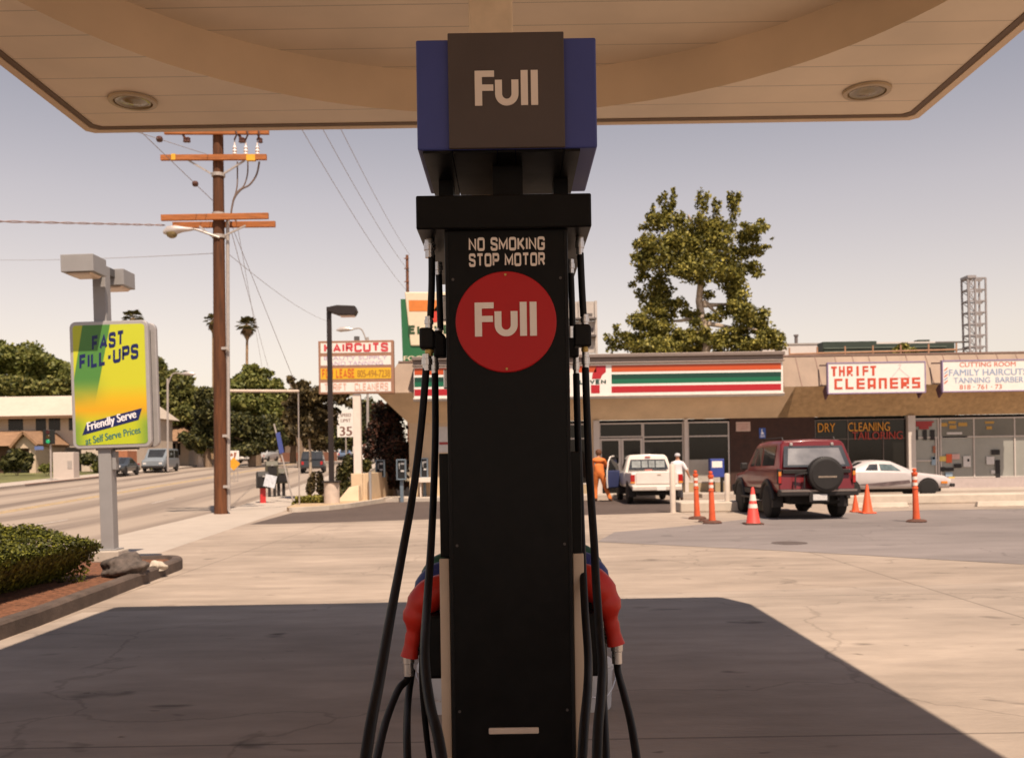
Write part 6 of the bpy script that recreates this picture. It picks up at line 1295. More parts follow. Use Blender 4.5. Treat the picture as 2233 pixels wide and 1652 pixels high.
tag(b.build('concrete_buttress', stucco, bevel=0.03), 'cream sloping concrete block at the foot of the white sign column', 'concrete block')
wa, wb2 = G(800, 1097), G(851, 1086)
b = MB(); b.bar(wa + Vector((0, 0.35, 0.56)), wb2 + Vector((0, 0.35, 0.56)), 0.2, 1.10); b.bar(wa + Vector((-0.1, 0.37, 0.555)), wa + Vector((-0.42, 1.2, 0.555)), 0.18, 1.09)
o = tag(b.build('low_wall', stucco, bevel=0.015), 'low cream stucco wall between the sign column and the pay phones', 'wall')
b = MB(); b.tube([(wa.x + 0.12, wa.y + 0.12, 0.0), (wa.x + 0.12, wa.y + 0.12, 1.15)], 0.055, 10); tag(b.build('drain_pipe', steel, smooth=True), 'grey upright pipe against the low cream wall', 'pipe')
# pay phones
pbl = mat('phone_black', (0.014, 0.013, 0.014), 0.45); pfr = mat('phone_frame', (0.16, 0.20, 0.24), 0.4, metal=0.3)
def phone(x, y0, y1, d, wp, label):
    a, c = P(x - wp / 2, y0, d), P(x + wp / 2, y1, d); hw, zt_, zb2 = (c.x - a.x) / 2, a.z, c.z
    t = thing('pay_phone', label, 'pay phone', ((a.x + c.x) / 2, d, 0), group='pay phones by the shop wall')
    b = MB()
    for q in ((-hw, -hw + 0.05, zb2, zt_), (hw - 0.05, hw, zb2, zt_), (-hw + 0.051, hw - 0.051, zt_ - 0.05, zt_), (-hw + 0.051, hw - 0.051, zb2, zb2 + 0.05)): b.box(q[0], q[1], 0, 0.28, q[2], q[3])
    b.build('hood', pfr, t, bevel=0.012)
    b = MB(); b.box(-hw + 0.05, hw - 0.05, 0.08, 0.27, zb2 + 0.05, zt_ - 0.05); ph = b.build('phone_body', pbl, t)
    b = MB(); b.tube([(-hw + 0.11, 0.06, zt_ - 0.14), (-hw + 0.11, 0.03, zt_ - 0.25), (-hw + 0.11, 0.06, zt_ - 0.36)], 0.022, 8); b.build('handset', mat('handset_grey', (0.3, 0.29, 0.28), 0.4), ph)
    b = MB(); b.box(-0.02, 0.11, 0.072, 0.079, zt_ - 0.19, zt_ - 0.12); b.box(-0.02, 0.11, 0.072, 0.079, (zb2 + zt_) / 2 - 0.08, (zb2 + zt_) / 2 - 0.02); b.build('dial_plate', NC['white'], ph)
    b = MB(); b.box(-0.06, 0.06, 0.12, 0.24, 0.0, zb2); b.build('stand', pfr, t)
phone(829, 1002, 1040, 37.3, 21, 'pay phone standing behind the low cream wall'); phone(875, 1001, 1046, 35.2, 22, 'pay phone with blue grey hood before the dark tree'); phone(925, 998, 1042, 36.6, 18, 'pay phone on the shop wall beside the pump hoses')
b = MB(); q = P(930, 1046, 36.3); b.box(q.x - 0.28, q.x + 0.28, 36.2, 36.9, q.z - 0.09, q.z + 0.09); b.box(q.x - 0.25, q.x - 0.2, 36.3, 36.8, 0.15, q.z - 0.092); b.box(q.x + 0.2, q.x + 0.25, 36.3, 36.8, 0.15, q.z - 0.092); tag(b.build('shelf', wh_post, bevel=0.01), 'white shelf on legs under the pay phone on the shop wall', 'shelf')
# newspaper boxes
olive = mat('olive_box', (0.085, 0.075, 0.05), 0.55, var=0.15, var2=0.15); red_box = mat('red_box', (0.50, 0.03, 0.03), 0.45, var=0.08)
def news(x, yb, wd, h, m, label, rz, ped):
    p = G(x, yb); t = thing('newspaper_box', label, 'newspaper box', (p.x, p.y, 0.004), rz=rz, group='newspaper boxes on the pavement'); hw = wd / 2
    b = MB(); b.box(-hw * 1.5, hw * 1.5, -0.25, 0.25, 0, 0.02); b.build('foot_plate', m, t)
    b = MB()
    if ped == 1: b.box(-0.10, 0.10, -0.08, 0.08, 0.02, h - 0.62)
    else: b.box(-0.16, -0.05, -0.06, 0.06, 0.02, h - 0.62); b.box(0.05, 0.16, -0.06, 0.06, 0.02, h - 0.62)
    b.build('pedestal', m if ped == 1 else blk_trim, t)
    b = MB(); b.prism([(-0.22, h - 0.62), (0.22, h - 0.62), (0.22, h - 0.05), (0.1, h), (-0.12, h), (-0.24, h - 0.18)], -hw, hw, 'x'); c = b.build('case', m if ped != 1 else blk_trim, t, bevel=0.02)
    b = MB(); b.box(-hw + 0.06, hw - 0.06, -0.249, -0.226, h - 0.55, h - 0.22); b.build('window', NC['black'], c)
    b = MB(); b.box(-0.05, 0.05, -0.29, -0.24, h - 0.2, h - 0.15); b.build('handle', chrome, c)
    return t, c
t, c = news(574, 1099, 0.42, 1.22, red_box, 'newspaper box on a red pedestal with a white panel', R(24), 1)
b = MB(); b.box(-0.20, 0.22, -0.30, -0.285, 0.66, 1.12); o = b.build('paper_panel', mat('pale_blue_print', (0.55, 0.56, 0.60), 0.5, var=0.25, scale=9), c); o.rotation_euler.y = R(14)
news(594, 1090, 0.50, 1.62, olive, 'tall olive newspaper box behind the red one', R(20), 2); news(614, 1089, 0.50, 1.30, olive, 'lower olive newspaper box nearest the leaning blue sign', R(26), 2)
# leaning bus stop sign
p0 = G(641, 1098); top = P(598, 924, p0.y)
t = thing('bus_stop_sign', 'narrow blue sign on a leaning grey pole behind the newspaper boxes', 'sign', (p0.x, p0.y, 0))
b = MB(); b.tube([(0, 0, 0), top - Vector((p0.x, p0.y, 0))], 0.032, 8); b.build('pole', galv, t, smooth=True)
q = [P(x, y, p0.y - 0.05) - t.location for x, y in ((602, 944), (611, 941), (620, 986), (610, 989))]
b = MB(); b.prism([(v.x, v.z) for v in q], -0.06, -0.04, 'y'); o = b.build('panel', mat('bus_blue', (0.055, 0.075, 0.25), 0.5, var=0.08), t)
# speed limit sign
D = 48.0; s1 = P(754, 937, D)
t = thing('speed_limit_sign', 'white SPEED LIMIT 35 sign on a post between black lamp and white column', 'sign', (s1.x, D, s1.z))
b = MB(); b.box(-0.42, 0.42, 0, 0.02, -0.36, 0.95); b.build('panel', white_s, t)
text('lettering', '35', 0.02, -0.06, 0.60, 0.46, -0.004, mat('sign_brown_black', (0.16, 0.07, 0.05), 0.5), t, bold=0.04)
text('lettering', 'SPEED', 0.02, 0.75, 0.55, 0.16, -0.004, MATS['sign_brown_black'], t, bold=0.02); text('lettering', 'LIMIT', 0.02, 0.48, 0.5, 0.16, -0.004, MATS['sign_brown_black'], t, bold=0.02)
b = MB(); b.tube([(0, 0.06, 0.9), (0, 0.06, rise(D) - s1.z)], 0.035, 8); b.build('post', galv, t)
# small warning diamond and notice over the street
D = 58.0; s1 = P(510, 1011, D)
t = thing('warning_sign', 'small orange diamond warning sign right of the utility pole foot', 'sign', (s1.x, D, s1.z)); r_ = 0.40
b = MB(); b.prism([(-r_, 0), (0, -r_), (r_, 0), (0, r_)], 0, 0.02, 'y'); b.build('panel', mat('warning_orange', (0.66, 0.30, 0.02), 0.5), t); b = MB(); b.tube([(0, 0.05, r_ * 0.6), (0, 0.05, rise(D) - s1.z)], 0.03, 8); b.build('post', galv, t)
s1 = P(509, 992, D + 1)
t = thing('notice_sign', 'small white notice with dark marks above the orange diamond', 'sign', (s1.x, D + 1, s1.z)); b = MB(); b.box(-0.36, 0.36, 0, 0.02, -0.28, 0.28); b.build('panel', white_s, t)
b = MB(); b.prism([(-0.2, 0.02), (-0.1, 0.15), (0.0, 0.02), (-0.1, -0.1)], -0.006, -0.001, 'y'); b.prism([(0.05, 0.17), (0.22, 0.17), (0.12, -0.2), (0.04, -0.2)], -0.006, -0.001, 'y'); b.build('print', NC['brown'], t); b = MB(); b.tube([(0.25, 0.05, 0.2), (0.25, 0.05, rise(D) - s1.z)], 0.03, 8); b.build('post', galv, t)

D = 36.35; a, c = P(1547, 1000, D), P(1578, 1053, D)
t = thing('newspaper_rack', 'blue news rack with a white panel under the shop window by the dark wall', 'news rack', ((a.x + c.x) / 2, D, 0.15)); hw = (c.x - a.x) / 2; hh = a.z - 0.15
b = MB(); b.box(-hw, hw, -0.2, 0.2, hh * 0.45, hh); b.build('case', mat('rack_blue', (0.03, 0.05, 0.24), 0.45), t, bevel=0.02)
b = MB(); b.box(-hw + 0.06, hw - 0.08, -0.21, -0.2005, hh * 0.74, hh * 0.93); b.build('panel', white_s, t)
for x_ in (-hw + 0.06, hw - 0.06):
    b = MB(); b.box(x_ - 0.03, x_ + 0.03, -0.15, 0.15, 0, hh * 0.449); b.build('leg', blk_trim, t)

# ------------------------------------------------------------------ trees, bushes, palms
bark = mat('bark', (0.20, 0.14, 0.095), 0.9, var=0.35, scale=8, bump=0.6, bscale=15, stretch=(2, 2, 0.4))
pale_bark = mat('pale_bark', (0.42, 0.33, 0.25), 0.9, var=0.35, scale=5, bump=0.4)
olive_l = leaf_mat('yellow_green_leaf', (0.028, 0.030, 0.008), (0.18, 0.165, 0.033), (0.43, 0.36, 0.08), 0.30)
green_l = leaf_mat('mid_green_leaf', (0.030, 0.036, 0.010), (0.13, 0.135, 0.034), (0.28, 0.25, 0.075), 0.28)
bright_l = leaf_mat('light_green_leaf', (0.045, 0.055, 0.012), (0.15, 0.16, 0.035), (0.28, 0.26, 0.075), 0.25)
dark_l = leaf_mat('dark_green_leaf', (0.015, 0.018, 0.007), (0.058, 0.060, 0.020), (0.15, 0.135, 0.042), 0.2)
brown_l = leaf_mat('brown_green_leaf', (0.024, 0.018, 0.008), (0.075, 0.055, 0.022), (0.16, 0.115, 0.045), 0.2)
plum_l = leaf_mat('plum_leaf', (0.012, 0.010, 0.008), (0.032, 0.022, 0.014), (0.13, 0.052, 0.035), 0.15)
def tree(name, label, d, clumps, n, size, m, trunk=None, limbs=(), r0=0.25, group=None, seed=1, dj=0.5, cat='tree', bk=bark, fill=0.45, thick=1.0, z0=None, sub=5):
    """clumps: (x, y, rx, ry) of the crown as measured on the photograph at distance d; trunk: (foot x, top x, top y)."""
    g_ = random.Random(seed); fx, tx, ty = trunk; ft = P(fx, 1000, d); base = Vector((ft.x, d, (rise(d) - 0.1) if z0 is None else z0))
    t = thing(name, label, cat, base, group=group); k = d / F; cl = []
    for c in clumps:
        p = P(c[0], c[1], d); rx, ry = c[2] * k, c[3] * k
        dy = c[4] * k if len(c) > 4 else g_.uniform(-dj, dj) * rx
        cl.append((p.x - base.x, dy, p.z - base.z, rx * 0.86, rx * thick * 0.86, ry * 0.86))
        for q in range(sub):
            a_, e_ = g_.uniform(0, 2 * math.pi), g_.uniform(-0.7, 1.2); f_ = g_.uniform(0.28, 0.46); o_ = g_.uniform(0.72, 1.02)
            cl.append((p.x - base.x + rx * o_ * math.cos(a_) * math.cos(e_), dy + rx * thick * o_ * math.sin(a_) * math.cos(e_), p.z - base.z + ry * o_ * math.sin(e_), rx * f_, rx * f_, ry * f_))
    k2 = 1.0 if size < 0.2 else 2.0; leaf_cloud('crown', cl, int(n * k2), size * (1.0 if k2 == 1 else 0.66), m, t, seed, fill=fill)
    b = MB(); tp = P(tx, ty, d) - base; limb(b, (0, 0, -0.15), (tp.x, 0.0, tp.z), r0, r0 * 0.45, 9, 0.03, seed)
    for i, (s_, e) in enumerate(limbs):
        a = Vector((0, 0, 0)).lerp(tp, s_); a.y = 0; q = P(e[0], e[1], d) - base; limb(b, a, (q.x, g_.uniform(-0.8, 0.8), q.z), r0 * 0.42, r0 * 0.12, 6, 0.07, seed + i)
    if not limbs:
        for i in range(min(5, len(cl))):
            c = cl[i]; limb(b, Vector((0, 0, 0)).lerp(tp, 0.7), (c[0], c[1], c[2]), r0 * 0.35, r0 * 0.1, 5, 0.06, seed + i)
    b.build('trunk', bk, t, smooth=True)
    return t
BIG = [(1500, 520, 62, 52), (1448, 560, 55, 55), (1560, 530, 52, 52), (1595, 590, 48, 55), (1520, 590, 70, 42), (1440, 625, 44, 36), (1610, 640, 36, 40),
       (1455, 455, 20, 34), (1470, 432, 9, 22), (1435, 490, 40, 22), (1420, 470, 14, 14), (1530, 440, 16, 36), (1562, 455, 14, 22), (1600, 455, 18, 36), (1612, 430, 8, 14), (1640, 505, 34, 16), (1664, 492, 12, 8),
       (1640, 545, 42, 14), (1672, 536, 14, 7), (1628, 520, 30, 20), (1640, 580, 36, 14), (1398, 530, 22, 12), (1412, 545, 30, 28), (1400, 600, 18, 22), (1395, 640, 12, 14), (1425, 670, 36, 26), (1400, 700, 40, 26), (1440, 720, 40, 34),
       (1378, 745, 38, 26), (1340, 752, 18, 20), (1345, 715, 10, 9), (1430, 760, 60, 24), (1500, 755, 50, 26), (1520, 700, 26, 26), (1620, 690, 34, 34), (1655, 705, 38, 30), (1680, 740, 32, 28), (1625, 755, 56, 26), (1560, 745, 30, 20), (1590, 675, 20, 20), (1480, 660, 22, 16), (1545, 640, 24, 14)]
tree('tall_tree', 'tall spreading yellow green tree behind the striped shop sign', 54.0, [(c[0], c[1], c[2] * (1.04 if c[1] > 640 else 0.94), c[3] * 1.0) for c in BIG] + [(1490, 745, 34, 26), (1580, 735, 34, 26), (1500, 680, 18, 18), (1700, 752, 22, 20), (1560, 690, 18, 16)] + [(1530, 735, 30, 20), (1455, 690, 22, 22), (1425, 455, 7, 10), (1448, 425, 6, 12), (1544, 425, 7, 12), (1590, 428, 6, 12), (1660, 480, 10, 6), (1685, 520, 8, 5), (1650, 600, 14, 8), (1385, 560, 12, 7), (1380, 620, 10, 8), (1325, 735, 12, 10)], 52000, 0.10, olive_l, (1528, 1534, 560), [(0.72, (1450, 700)), (0.78, (1625, 660)), (0.80, (1580, 690)), (0.9, (1440, 560)), (0.95, (1600, 530)), (0.98, (1500, 470)), (0.98, (1560, 470)), (0.7, (1650, 720)), (0.66, (1400, 740))], 0.36, seed=11, bk=pale_bark, fill=0.5, thick=0.9, dj=0.7)
grp = 'trees along the far side of the street'
tree('broadleaf_tree', 'pale green airy tree over the two storey house at the left edge', 112, [(70, 800, 60, 45), (10, 790, 60, 50), (105, 825, 50, 35), (150, 840, 55, 32), (60, 765, 26, 20), (95, 785, 26, 22), (185, 830, 50, 40), (-30, 760, 50, 40), (215, 815, 30, 35)], 9000, 0.40, bright_l, (100, 90, 850), r0=0.5, group=grp, seed=3)
tree('broadleaf_tree', 'dark green tree close behind the white roof of the two storey house', 98, [(60, 845, 60, 22), (130, 850, 60, 22), (-20, 840, 60, 30), (190, 848, 50, 25)], 6000, 0.36, green_l, (90, 90, 870), r0=0.45, group=grp, seed=4)
tree('broadleaf_tree', 'slim dark tree right beside the yellow poster frame', 104, [(352, 805, 14, 24), (362, 835, 22, 22), (350, 865, 24, 25), (370, 870, 30, 25)], 3500, 0.32, green_l, (355, 355, 880), r0=0.35, group=grp, seed=5)
tree('broadleaf_tree', 'round topped green tree behind the brown roofed house', 102, [(392, 830, 32, 26), (385, 860, 36, 30), (420, 875, 40, 36), (400, 905, 44, 34), (440, 920, 40, 36), (375, 920, 40, 28)], 8500, 0.33, green_l, (410, 405, 900), r0=0.45, group=grp, seed=6)
tree('broadleaf_tree', 'green tree half covered by the utility pole on its left side', 96, [(455, 870, 32, 30), (470, 900, 34, 40), (450, 930, 36, 36), (468, 955, 32, 32), (430, 960, 32, 26)], 7000, 0.32, dark_l, (455, 455, 910), r0=0.4, group=grp, seed=7)
tree('broadleaf_tree', 'big light green tree right of the utility pole below the palm', 100, [(555, 835, 40, 26), (520, 850, 36, 30), (585, 850, 36, 28), (540, 880, 56, 34), (590, 890, 40, 34), (515, 900, 36, 36), (575, 815, 20, 16), (545, 812, 22, 16), (605, 875, 26, 26)], 12000, 0.33, bright_l, (560, 555, 880), r0=0.55, group=grp, seed=8)
tree('broadleaf_tree', 'dark shady tree under the big light green tree', 94, [(530, 930, 44, 34), (575, 935, 44, 32), (510, 965, 30, 30), (560, 960, 50, 30), (595, 960, 28, 26), (540, 980, 40, 18)], 8500, 0.30, dark_l, (550, 550, 945), r0=0.4, group=grp, seed=9)
tree('broadleaf_tree', 'brownish tree between the strut and the white roofed house', 108, [(625, 870, 30, 24), (640, 900, 30, 30), (612, 925, 30, 30), (655, 925, 34, 28), (640, 950, 40, 26), (690, 905, 36, 36), (715, 935, 36, 30), (690, 960, 40, 24)], 7500, 0.33, brown_l, (640, 640, 910), r0=0.4, group=grp, seed=10)
tree('broadleaf_tree', 'dark tree beyond the white sign column', 104, [(805, 890, 26, 26), (815, 925, 34, 34), (775, 935, 34, 26), (830, 955, 30, 28), (745, 960, 34, 24), (790, 970, 40, 20), (845, 920, 26, 40)], 7000, 0.30, dark_l, (805, 805, 930), r0=0.4, group=grp, seed=12)
tree('broadleaf_tree', 'small bare topped tree with reddish leaves by the strut end', 88, [(635, 828, 10, 9), (655, 842, 20, 12), (672, 850, 16, 10), (650, 865, 24, 16), (640, 880, 20, 14)], 1500, 0.28, brown_l, (655, 655, 850), r0=0.3, group=grp, seed=13)
tree('street_tree', 'young thin trunked tree growing in the planted corner beside the black lamp post', 37.0, [(668, 870, 36, 24), (690, 900, 38, 30), (655, 905, 30, 28), (700, 860, 26, 22), (680, 935, 36, 24), (738, 868, 26, 20), (772, 878, 18, 16), (640, 880, 18, 18), (705, 925, 26, 22)], 7500, 0.085, brown_l, (672, 676, 900), [(0.6, (650, 900)), (0.65, (700, 890)), (0.8, (740, 900)), (0.85, (680, 870))], 0.07, seed=14, bk=pale_bark, fill=0.5, z0=0.1)
tree('plum_tree', 'dark purple leaved tree under the eave against the shop end wall', 38.6, [(835, 905, 34, 26), (860, 935, 32, 40), (825, 950, 30, 36), (850, 985, 42, 42), (868, 1020, 30, 40), (845, 1040, 34, 30), (880, 985, 16, 50), (830, 885, 16, 12), (870, 1055, 28, 14)], 13000, 0.075, plum_l, (862, 855, 930), r0=0.10, seed=15, fill=0.5, z0=0.0, thick=0.7)
def bush(label, d, clumps, n, size, m, seed, name='bush', group=None, z0=None):
    x = sum(c[0] for c in clumps) / len(clumps); ft = P(x, 1000, d); t = thing(name, label, 'bush', (ft.x, d, (rise(d) - 0.1) if z0 is None else z0), group=group); k = d / F
    cl = [(P(c[0], c[1], d).x - t.location.x, 0.1 * c[2] * k * (-1) ** i, P(c[0], c[1], d).z - t.location.z, c[2] * k, c[2] * k * 0.9, c[3] * k) for i, c in enumerate(clumps)]
    leaf_cloud('foliage', cl, n, size, m, t, seed, fill=0.5)
    b = MB()
    for i, c in enumerate(cl): limb(b, (0, 0, -0.05), (c[0], c[1], c[2]), 0.03, 0.012, 5, 0.1, seed + i)
    b.build('stems', bark, t); return t
bush('green shrub between the black lamp post and the white sign column', 35.6, [(765, 1005, 18, 16), (755, 1025, 20, 20), (785, 1015, 16, 18), (745, 1045, 14, 22), (765, 1060, 20, 20), (752, 1075, 16, 14), (800, 1015, 12, 16)], 4500, 0.06, leaf_mat('shrub_leaf', (0.018, 0.022, 0.006), (0.065, 0.065, 0.018), (0.16, 0.13, 0.04), 0.2), 21, z0=0.1)
bush('low spreading plants at the tip of the planted corner', 33.0, [(655, 1090, 12, 9), (672, 1088, 14, 9), (690, 1088, 14, 10), (645, 1098, 8, 7), (702, 1090, 10, 9), (690, 1103, 14, 4)], 3000, 0.05, olive_l, 22, name='low_plants', z0=0.1)
bush('slim dark conifer shrub left of the young tree trunk', 34.5, [(680, 1055, 9, 20), (676, 1065, 9, 14), (684, 1042, 5, 14)], 1800, 0.05, brown_l, 23, name='conifer_shrub', z0=0.1)
bush('slim dark conifer shrub right of the young tree trunk', 34.8, [(698, 1050, 8, 22), (700, 1065, 9, 14)], 1700, 0.05, brown_l, 24, name='conifer_shrub', z0=0.1)
bush('round clipped bush between the dark car and the grey van', 84, [(338, 1015, 14, 13)], 900, 0.20, dark_l, 25, group='bushes in the front gardens')
bush('green bush in the garden left of the lamp post pole', 78, [(225, 1020, 22, 15), (240, 1022, 14, 12)], 1400, 0.22, green_l, 26, group='bushes in the front gardens')
bush('pale yellow shrub by the white utility cabinet', 72, [(112, 1018, 10, 9), (97, 1020, 10, 7)], 700, 0.18, bright_l, 27, group='bushes in the front gardens')
bush('dark bush at the left edge of the front gardens', 74, [(55, 1005, 16, 20), (40, 1000, 20, 22), (20, 1010, 20, 18)], 1600, 0.22, dark_l, 28, group='bushes in the front gardens')
bush('dark hedge under the yellow poster before the garage', 80, [(190, 1000, 24, 12), (212, 1003, 16, 10)], 1200, 0.2, dark_l, 29, group='bushes in the front gardens')
bush('tall dark shrubs beside the brown roofed house', 92, [(330, 985, 20, 24), (312, 985, 16, 22)], 1500, 0.24, dark_l, 30, group='bushes in the front gardens')
bush('bright green sapling right of the brown roofed house', 96, [(440, 970, 18, 20), (452, 955, 12, 16)], 1400, 0.24, bright_l, 31, group='bushes in the front gardens')
bush('shrub rising behind the cleaners sign before the dark green building', 58, [(1970, 755, 12, 9), (1982, 768, 20, 12), (1962, 766, 14, 12)], 1500, 0.12, olive_l, 32, z0=5.0)

palm_l = leaf_mat('palm_leaf', (0.035, 0.032, 0.010), (0.10, 0.085, 0.022), (0.20, 0.16, 0.05), 0.15); dead_l = leaf_mat('dead_palm_leaf', (0.07, 0.045, 0.02), (0.16, 0.10, 0.04), (0.24, 0.15, 0.07), 0.1)
def palm(label, x, y, d, rpx, foot_x, seed):
    t0 = P(foot_x, 1000, d); t = thing('palm_tree', label, 'palm tree', (t0.x, d, rise(d)), group='tall palms beyond the trees'); c = P(x, y, d) - t.location; k = rpx * d / F; g_ = np.random.default_rng(seed)
    V = []; Fc = []; MI = []
    for i in range(64):
        az = g_.uniform(0, 2 * math.pi); el = g_.uniform(-0.5, 1.35) if i < 50 else g_.uniform(-1.45, -0.8); L = k * g_.uniform(0.8, 1.1) * (1.0 if i < 50 else 0.95)
        dirv = Vector((math.cos(az) * math.cos(el), math.sin(az) * math.cos(el), math.sin(el))); side = Vector((-math.sin(az), math.cos(az), 0)); up_ = side.cross(dirv) * -1
        ctr = c + dirv * L * 0.55
        for j in range(13):           # fan of blades
            a = (j / 12 - 0.5) * 2.3; bl = L * 0.52; dr = (dirv * math.cos(a) + side * math.sin(a)).normalized(); drp = Vector((0, 0, -0.28 * bl))
            w_ = side * math.cos(a) - dirv * math.sin(a); s0 = len(V)
            V += [ctr - w_ * 0.012 * k, ctr + w_ * 0.012 * k, ctr + dr * bl * 0.6 + w_ * 0.035 * k + drp * 0.25, ctr + dr * bl + drp, ctr + dr * bl * 0.6 - w_ * 0.035 * k + drp * 0.25]
            Fc.append((s0, s0 + 1, s0 + 2, s0 + 3, s0 + 4)); MI.append(0 if i < 50 else 1)
        s0 = len(V); V += [c - side * 0.012 * k, c + side * 0.012 * k, ctr + side * 0.008 * k, ctr - side * 0.008 * k]; Fc.append((s0, s0 + 1, s0 + 2, s0 + 3)); MI.append(1)
    b = MB(); b.v = [tuple(v) for v in V]; b.f = Fc; b.mi = MI
    me = bpy.data.meshes.new('fronds'); me.from_pydata(b.v, [], b.f); me.materials.append(palm_l); me.materials.append(dead_l); me.polygons.foreach_set('material_index', MI)
    o = bpy.data.objects.new('fronds', me); C.objects.link(o); o.parent = t
    b = MB(); b.tube([(0, 0, 0), (c.x * 0.5 + 0.15, 0, c.z * 0.5), (c.x, 0, c.z * 0.93), (c.x, 0, c.z)], [0.26, 0.22, 0.20, 0.24], 10)
    b.lathe([(0.2, -k * 1.35), (k * 0.30, -k * 0.95), (k * 0.42, -k * 0.4), (k * 0.25, 0.0)], c=(c.x, 0, c.z), n=14); b.build('trunk', mat('palm_trunk', (0.26, 0.16, 0.085), 0.9, var=0.4, scale=3), t, smooth=True)
palm('tall slim palm right of the utility pole', 539, 709, 150, 24, 534, 1)
palm('palm crown half covered by the utility pole', 465, 700, 165, 20, 463, 2)
palm('palm crown peeping over the top of the yellow poster', 291, 694, 160, 24, 291, 3)

# ------------------------------------------------------------------ houses across the street
white_w = mat('white_house_wall', (0.55, 0.45, 0.36), 0.85, var=0.08, var2=0.1); cream_w = mat('cream_house_wall', (0.52, 0.40, 0.29), 0.85, var=0.08); roof_w = mat('pale_roof', (0.50, 0.42, 0.345), 0.9, var=0.06, scale=2, var2=0.08)
shingle = mat('brown_shingle', (0.26, 0.15, 0.085), 0.9, var=0.3, scale=2.5, bump=0.4, bscale=12, stretch=(0.4, 1, 1)); dark_win = mat('house_window', (0.016, 0.012, 0.011), 0.25, spec=0.4, var=0.4); fasc = mat('brown_fascia', (0.14, 0.075, 0.04), 0.8)
HD = 86.0
h = thing('two_storey_house', 'white two storey house with a broad pale roof and brown porch roof', 'house', (P(150, 1000, HD).x, HD, rise(HD) - 0.15))
def hx(x, d=HD): return P(x, 1000, d).x - h.location.x
def hz(y, x=150, d=HD): return P(x, y, d).z - h.location.z
b = MB(); b.box(hx(-70), hx(300), 0.0, 9.0, 0, hz(905)); b.build('wall', white_w, h)
b = MB(); ze, zr = hz(906), hz(858); b.hexa([(hx(-110), -1.3, ze - 0.15), (hx(310), -1.3, ze - 0.15), (hx(310), 10, ze - 0.15), (hx(-110), 10, ze - 0.15), (hx(-95), 2.6, zr), (hx(268), 2.6, zr), (hx(268), 6.0, zr), (hx(-95), 6.0, zr)]); rf = b.build('roof', roof_w, h)
b = MB(); b.box(hx(-110), hx(310), -1.36, -1.302, ze - 0.28, ze - 0.02); b.build('fascia', fasc, rf)
for x0, x1, y0, y1 in ((-40, -5, 912, 935), (20, 52, 910, 936), (80, 102, 910, 938), (108, 133, 909, 938), (152, 172, 910, 938)):
    b = MB(); b.box(hx(x0), hx(x1), -0.03, 0.02, hz(y1), hz(y0)); wf = b.build('window', dark_win, h)
b = MB(); zt2, zb3 = hz(938), hz(972); b.hexa([(hx(-80), -4.6, zb3), (hx(112), -4.6, zb3), (hx(120), -0.05, zb3), (hx(-80), -0.05, zb3), (hx(-60), -0.6, zt2), (hx(100), -0.6, zt2), (hx(100), -0.05, zt2), (hx(-60), -0.05, zt2)]); b.build('porch_roof', shingle, h)
gz0, gz1 = hz(980), hz(948)
b = MB(); b.prism([(hx(103), hz(978)), (hx(145), hz(978)), (hx(145), gz0 + 0.2), (hx(122), hz(953)), (hx(103), hz(968))], -5.4, -0.06, 'y'); b.build('gable', cream_w, h)
for (xa, ya), (xb3, yb3) in (((96, 976), (123, 945)), ((123, 945), (152, 972))):
    b = MB(); b.bar((hx(xa), -2.9, hz(ya)), (hx(xb3), -2.9, hz(yb3)), 5.9, 0.22, (0, 0, 1)); b.build('gable_roof', shingle, h)
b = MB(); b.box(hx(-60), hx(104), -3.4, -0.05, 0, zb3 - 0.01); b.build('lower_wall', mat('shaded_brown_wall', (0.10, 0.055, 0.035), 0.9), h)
b = MB(); b.box(hx(130), hx(143), -5.35, -0.1, 0, hz(978) - 0.01); b.build('pillar', cream_w, h)
for x0, x1, y0, y1 in ((-30, 20, 985, 1030), (58, 84, 984, 1030), (88, 101, 984, 1030), (107, 128, 984, 1024)):
    b = MB(); b.box(hx(x0), hx(x1), -3.44 if x1 < 104 else -0.2, -3.405 if x1 < 104 else -0.08, hz(y1), hz(y0)); b.build('garage_opening', dark_win, h)
b = MB(); b.box(hx(168), hx(206), -2.05, -0.05, 0, hz(976)); b.build('garage', mat('dark_garage', (0.02, 0.014, 0.011), 0.9), h)
b = MB(); b.box(hx(206.5), hx(243), -2.6, -0.05, 0, hz(982)); b.box(hx(250), hx(262), -2.6, -0.05, 0, hz(984)); b.build('garden_wall', white_w, h)
b = MB(); b.box(hx(262.5), hx(300), -2.2, -0.06, 0, hz(985)); b.build('brick_wall', mat('orange_brick', (0.36, 0.14, 0.07), 0.9, var=0.2), h)
HD2 = 98.0
h = thing('bungalow', 'low house with a brown hipped roof behind the grey van', 'house', (P(390, 1000, HD2).x, HD2, rise(HD2) - 0.1)); HX = lambda x: hx(x, HD2); HZ = lambda y: hz(y, 380, HD2)
b = MB(); b.box(HX(335), HX(412), 0, 7, 0, HZ(963)); b.build('wall', white_w, h)
b = MB(); b.hexa([(HX(325), -1.4, HZ(966)), (HX(424), -1.4, HZ(966)), (HX(424), 8, HZ(966)), (HX(325), 8, HZ(966)), (HX(345), 2.5, HZ(928)), (HX(385), 2.5, HZ(928)), (HX(385), 4.5, HZ(928)), (HX(345), 4.5, HZ(928))]); b.build('roof', shingle, h)
for x0, x1 in ((352, 368), (374, 384), (388, 394)):
    b = MB(); b.box(HX(x0), HX(x1), -0.04, 0.02, HZ(992), HZ(966)); b.build('window', dark_win, h)
b = MB(); b.box(HX(369), HX(373), -1.2, -0.98, 0, HZ(966) - 0.01); b.build('porch_post', white_w, h)
HD3 = 128.0
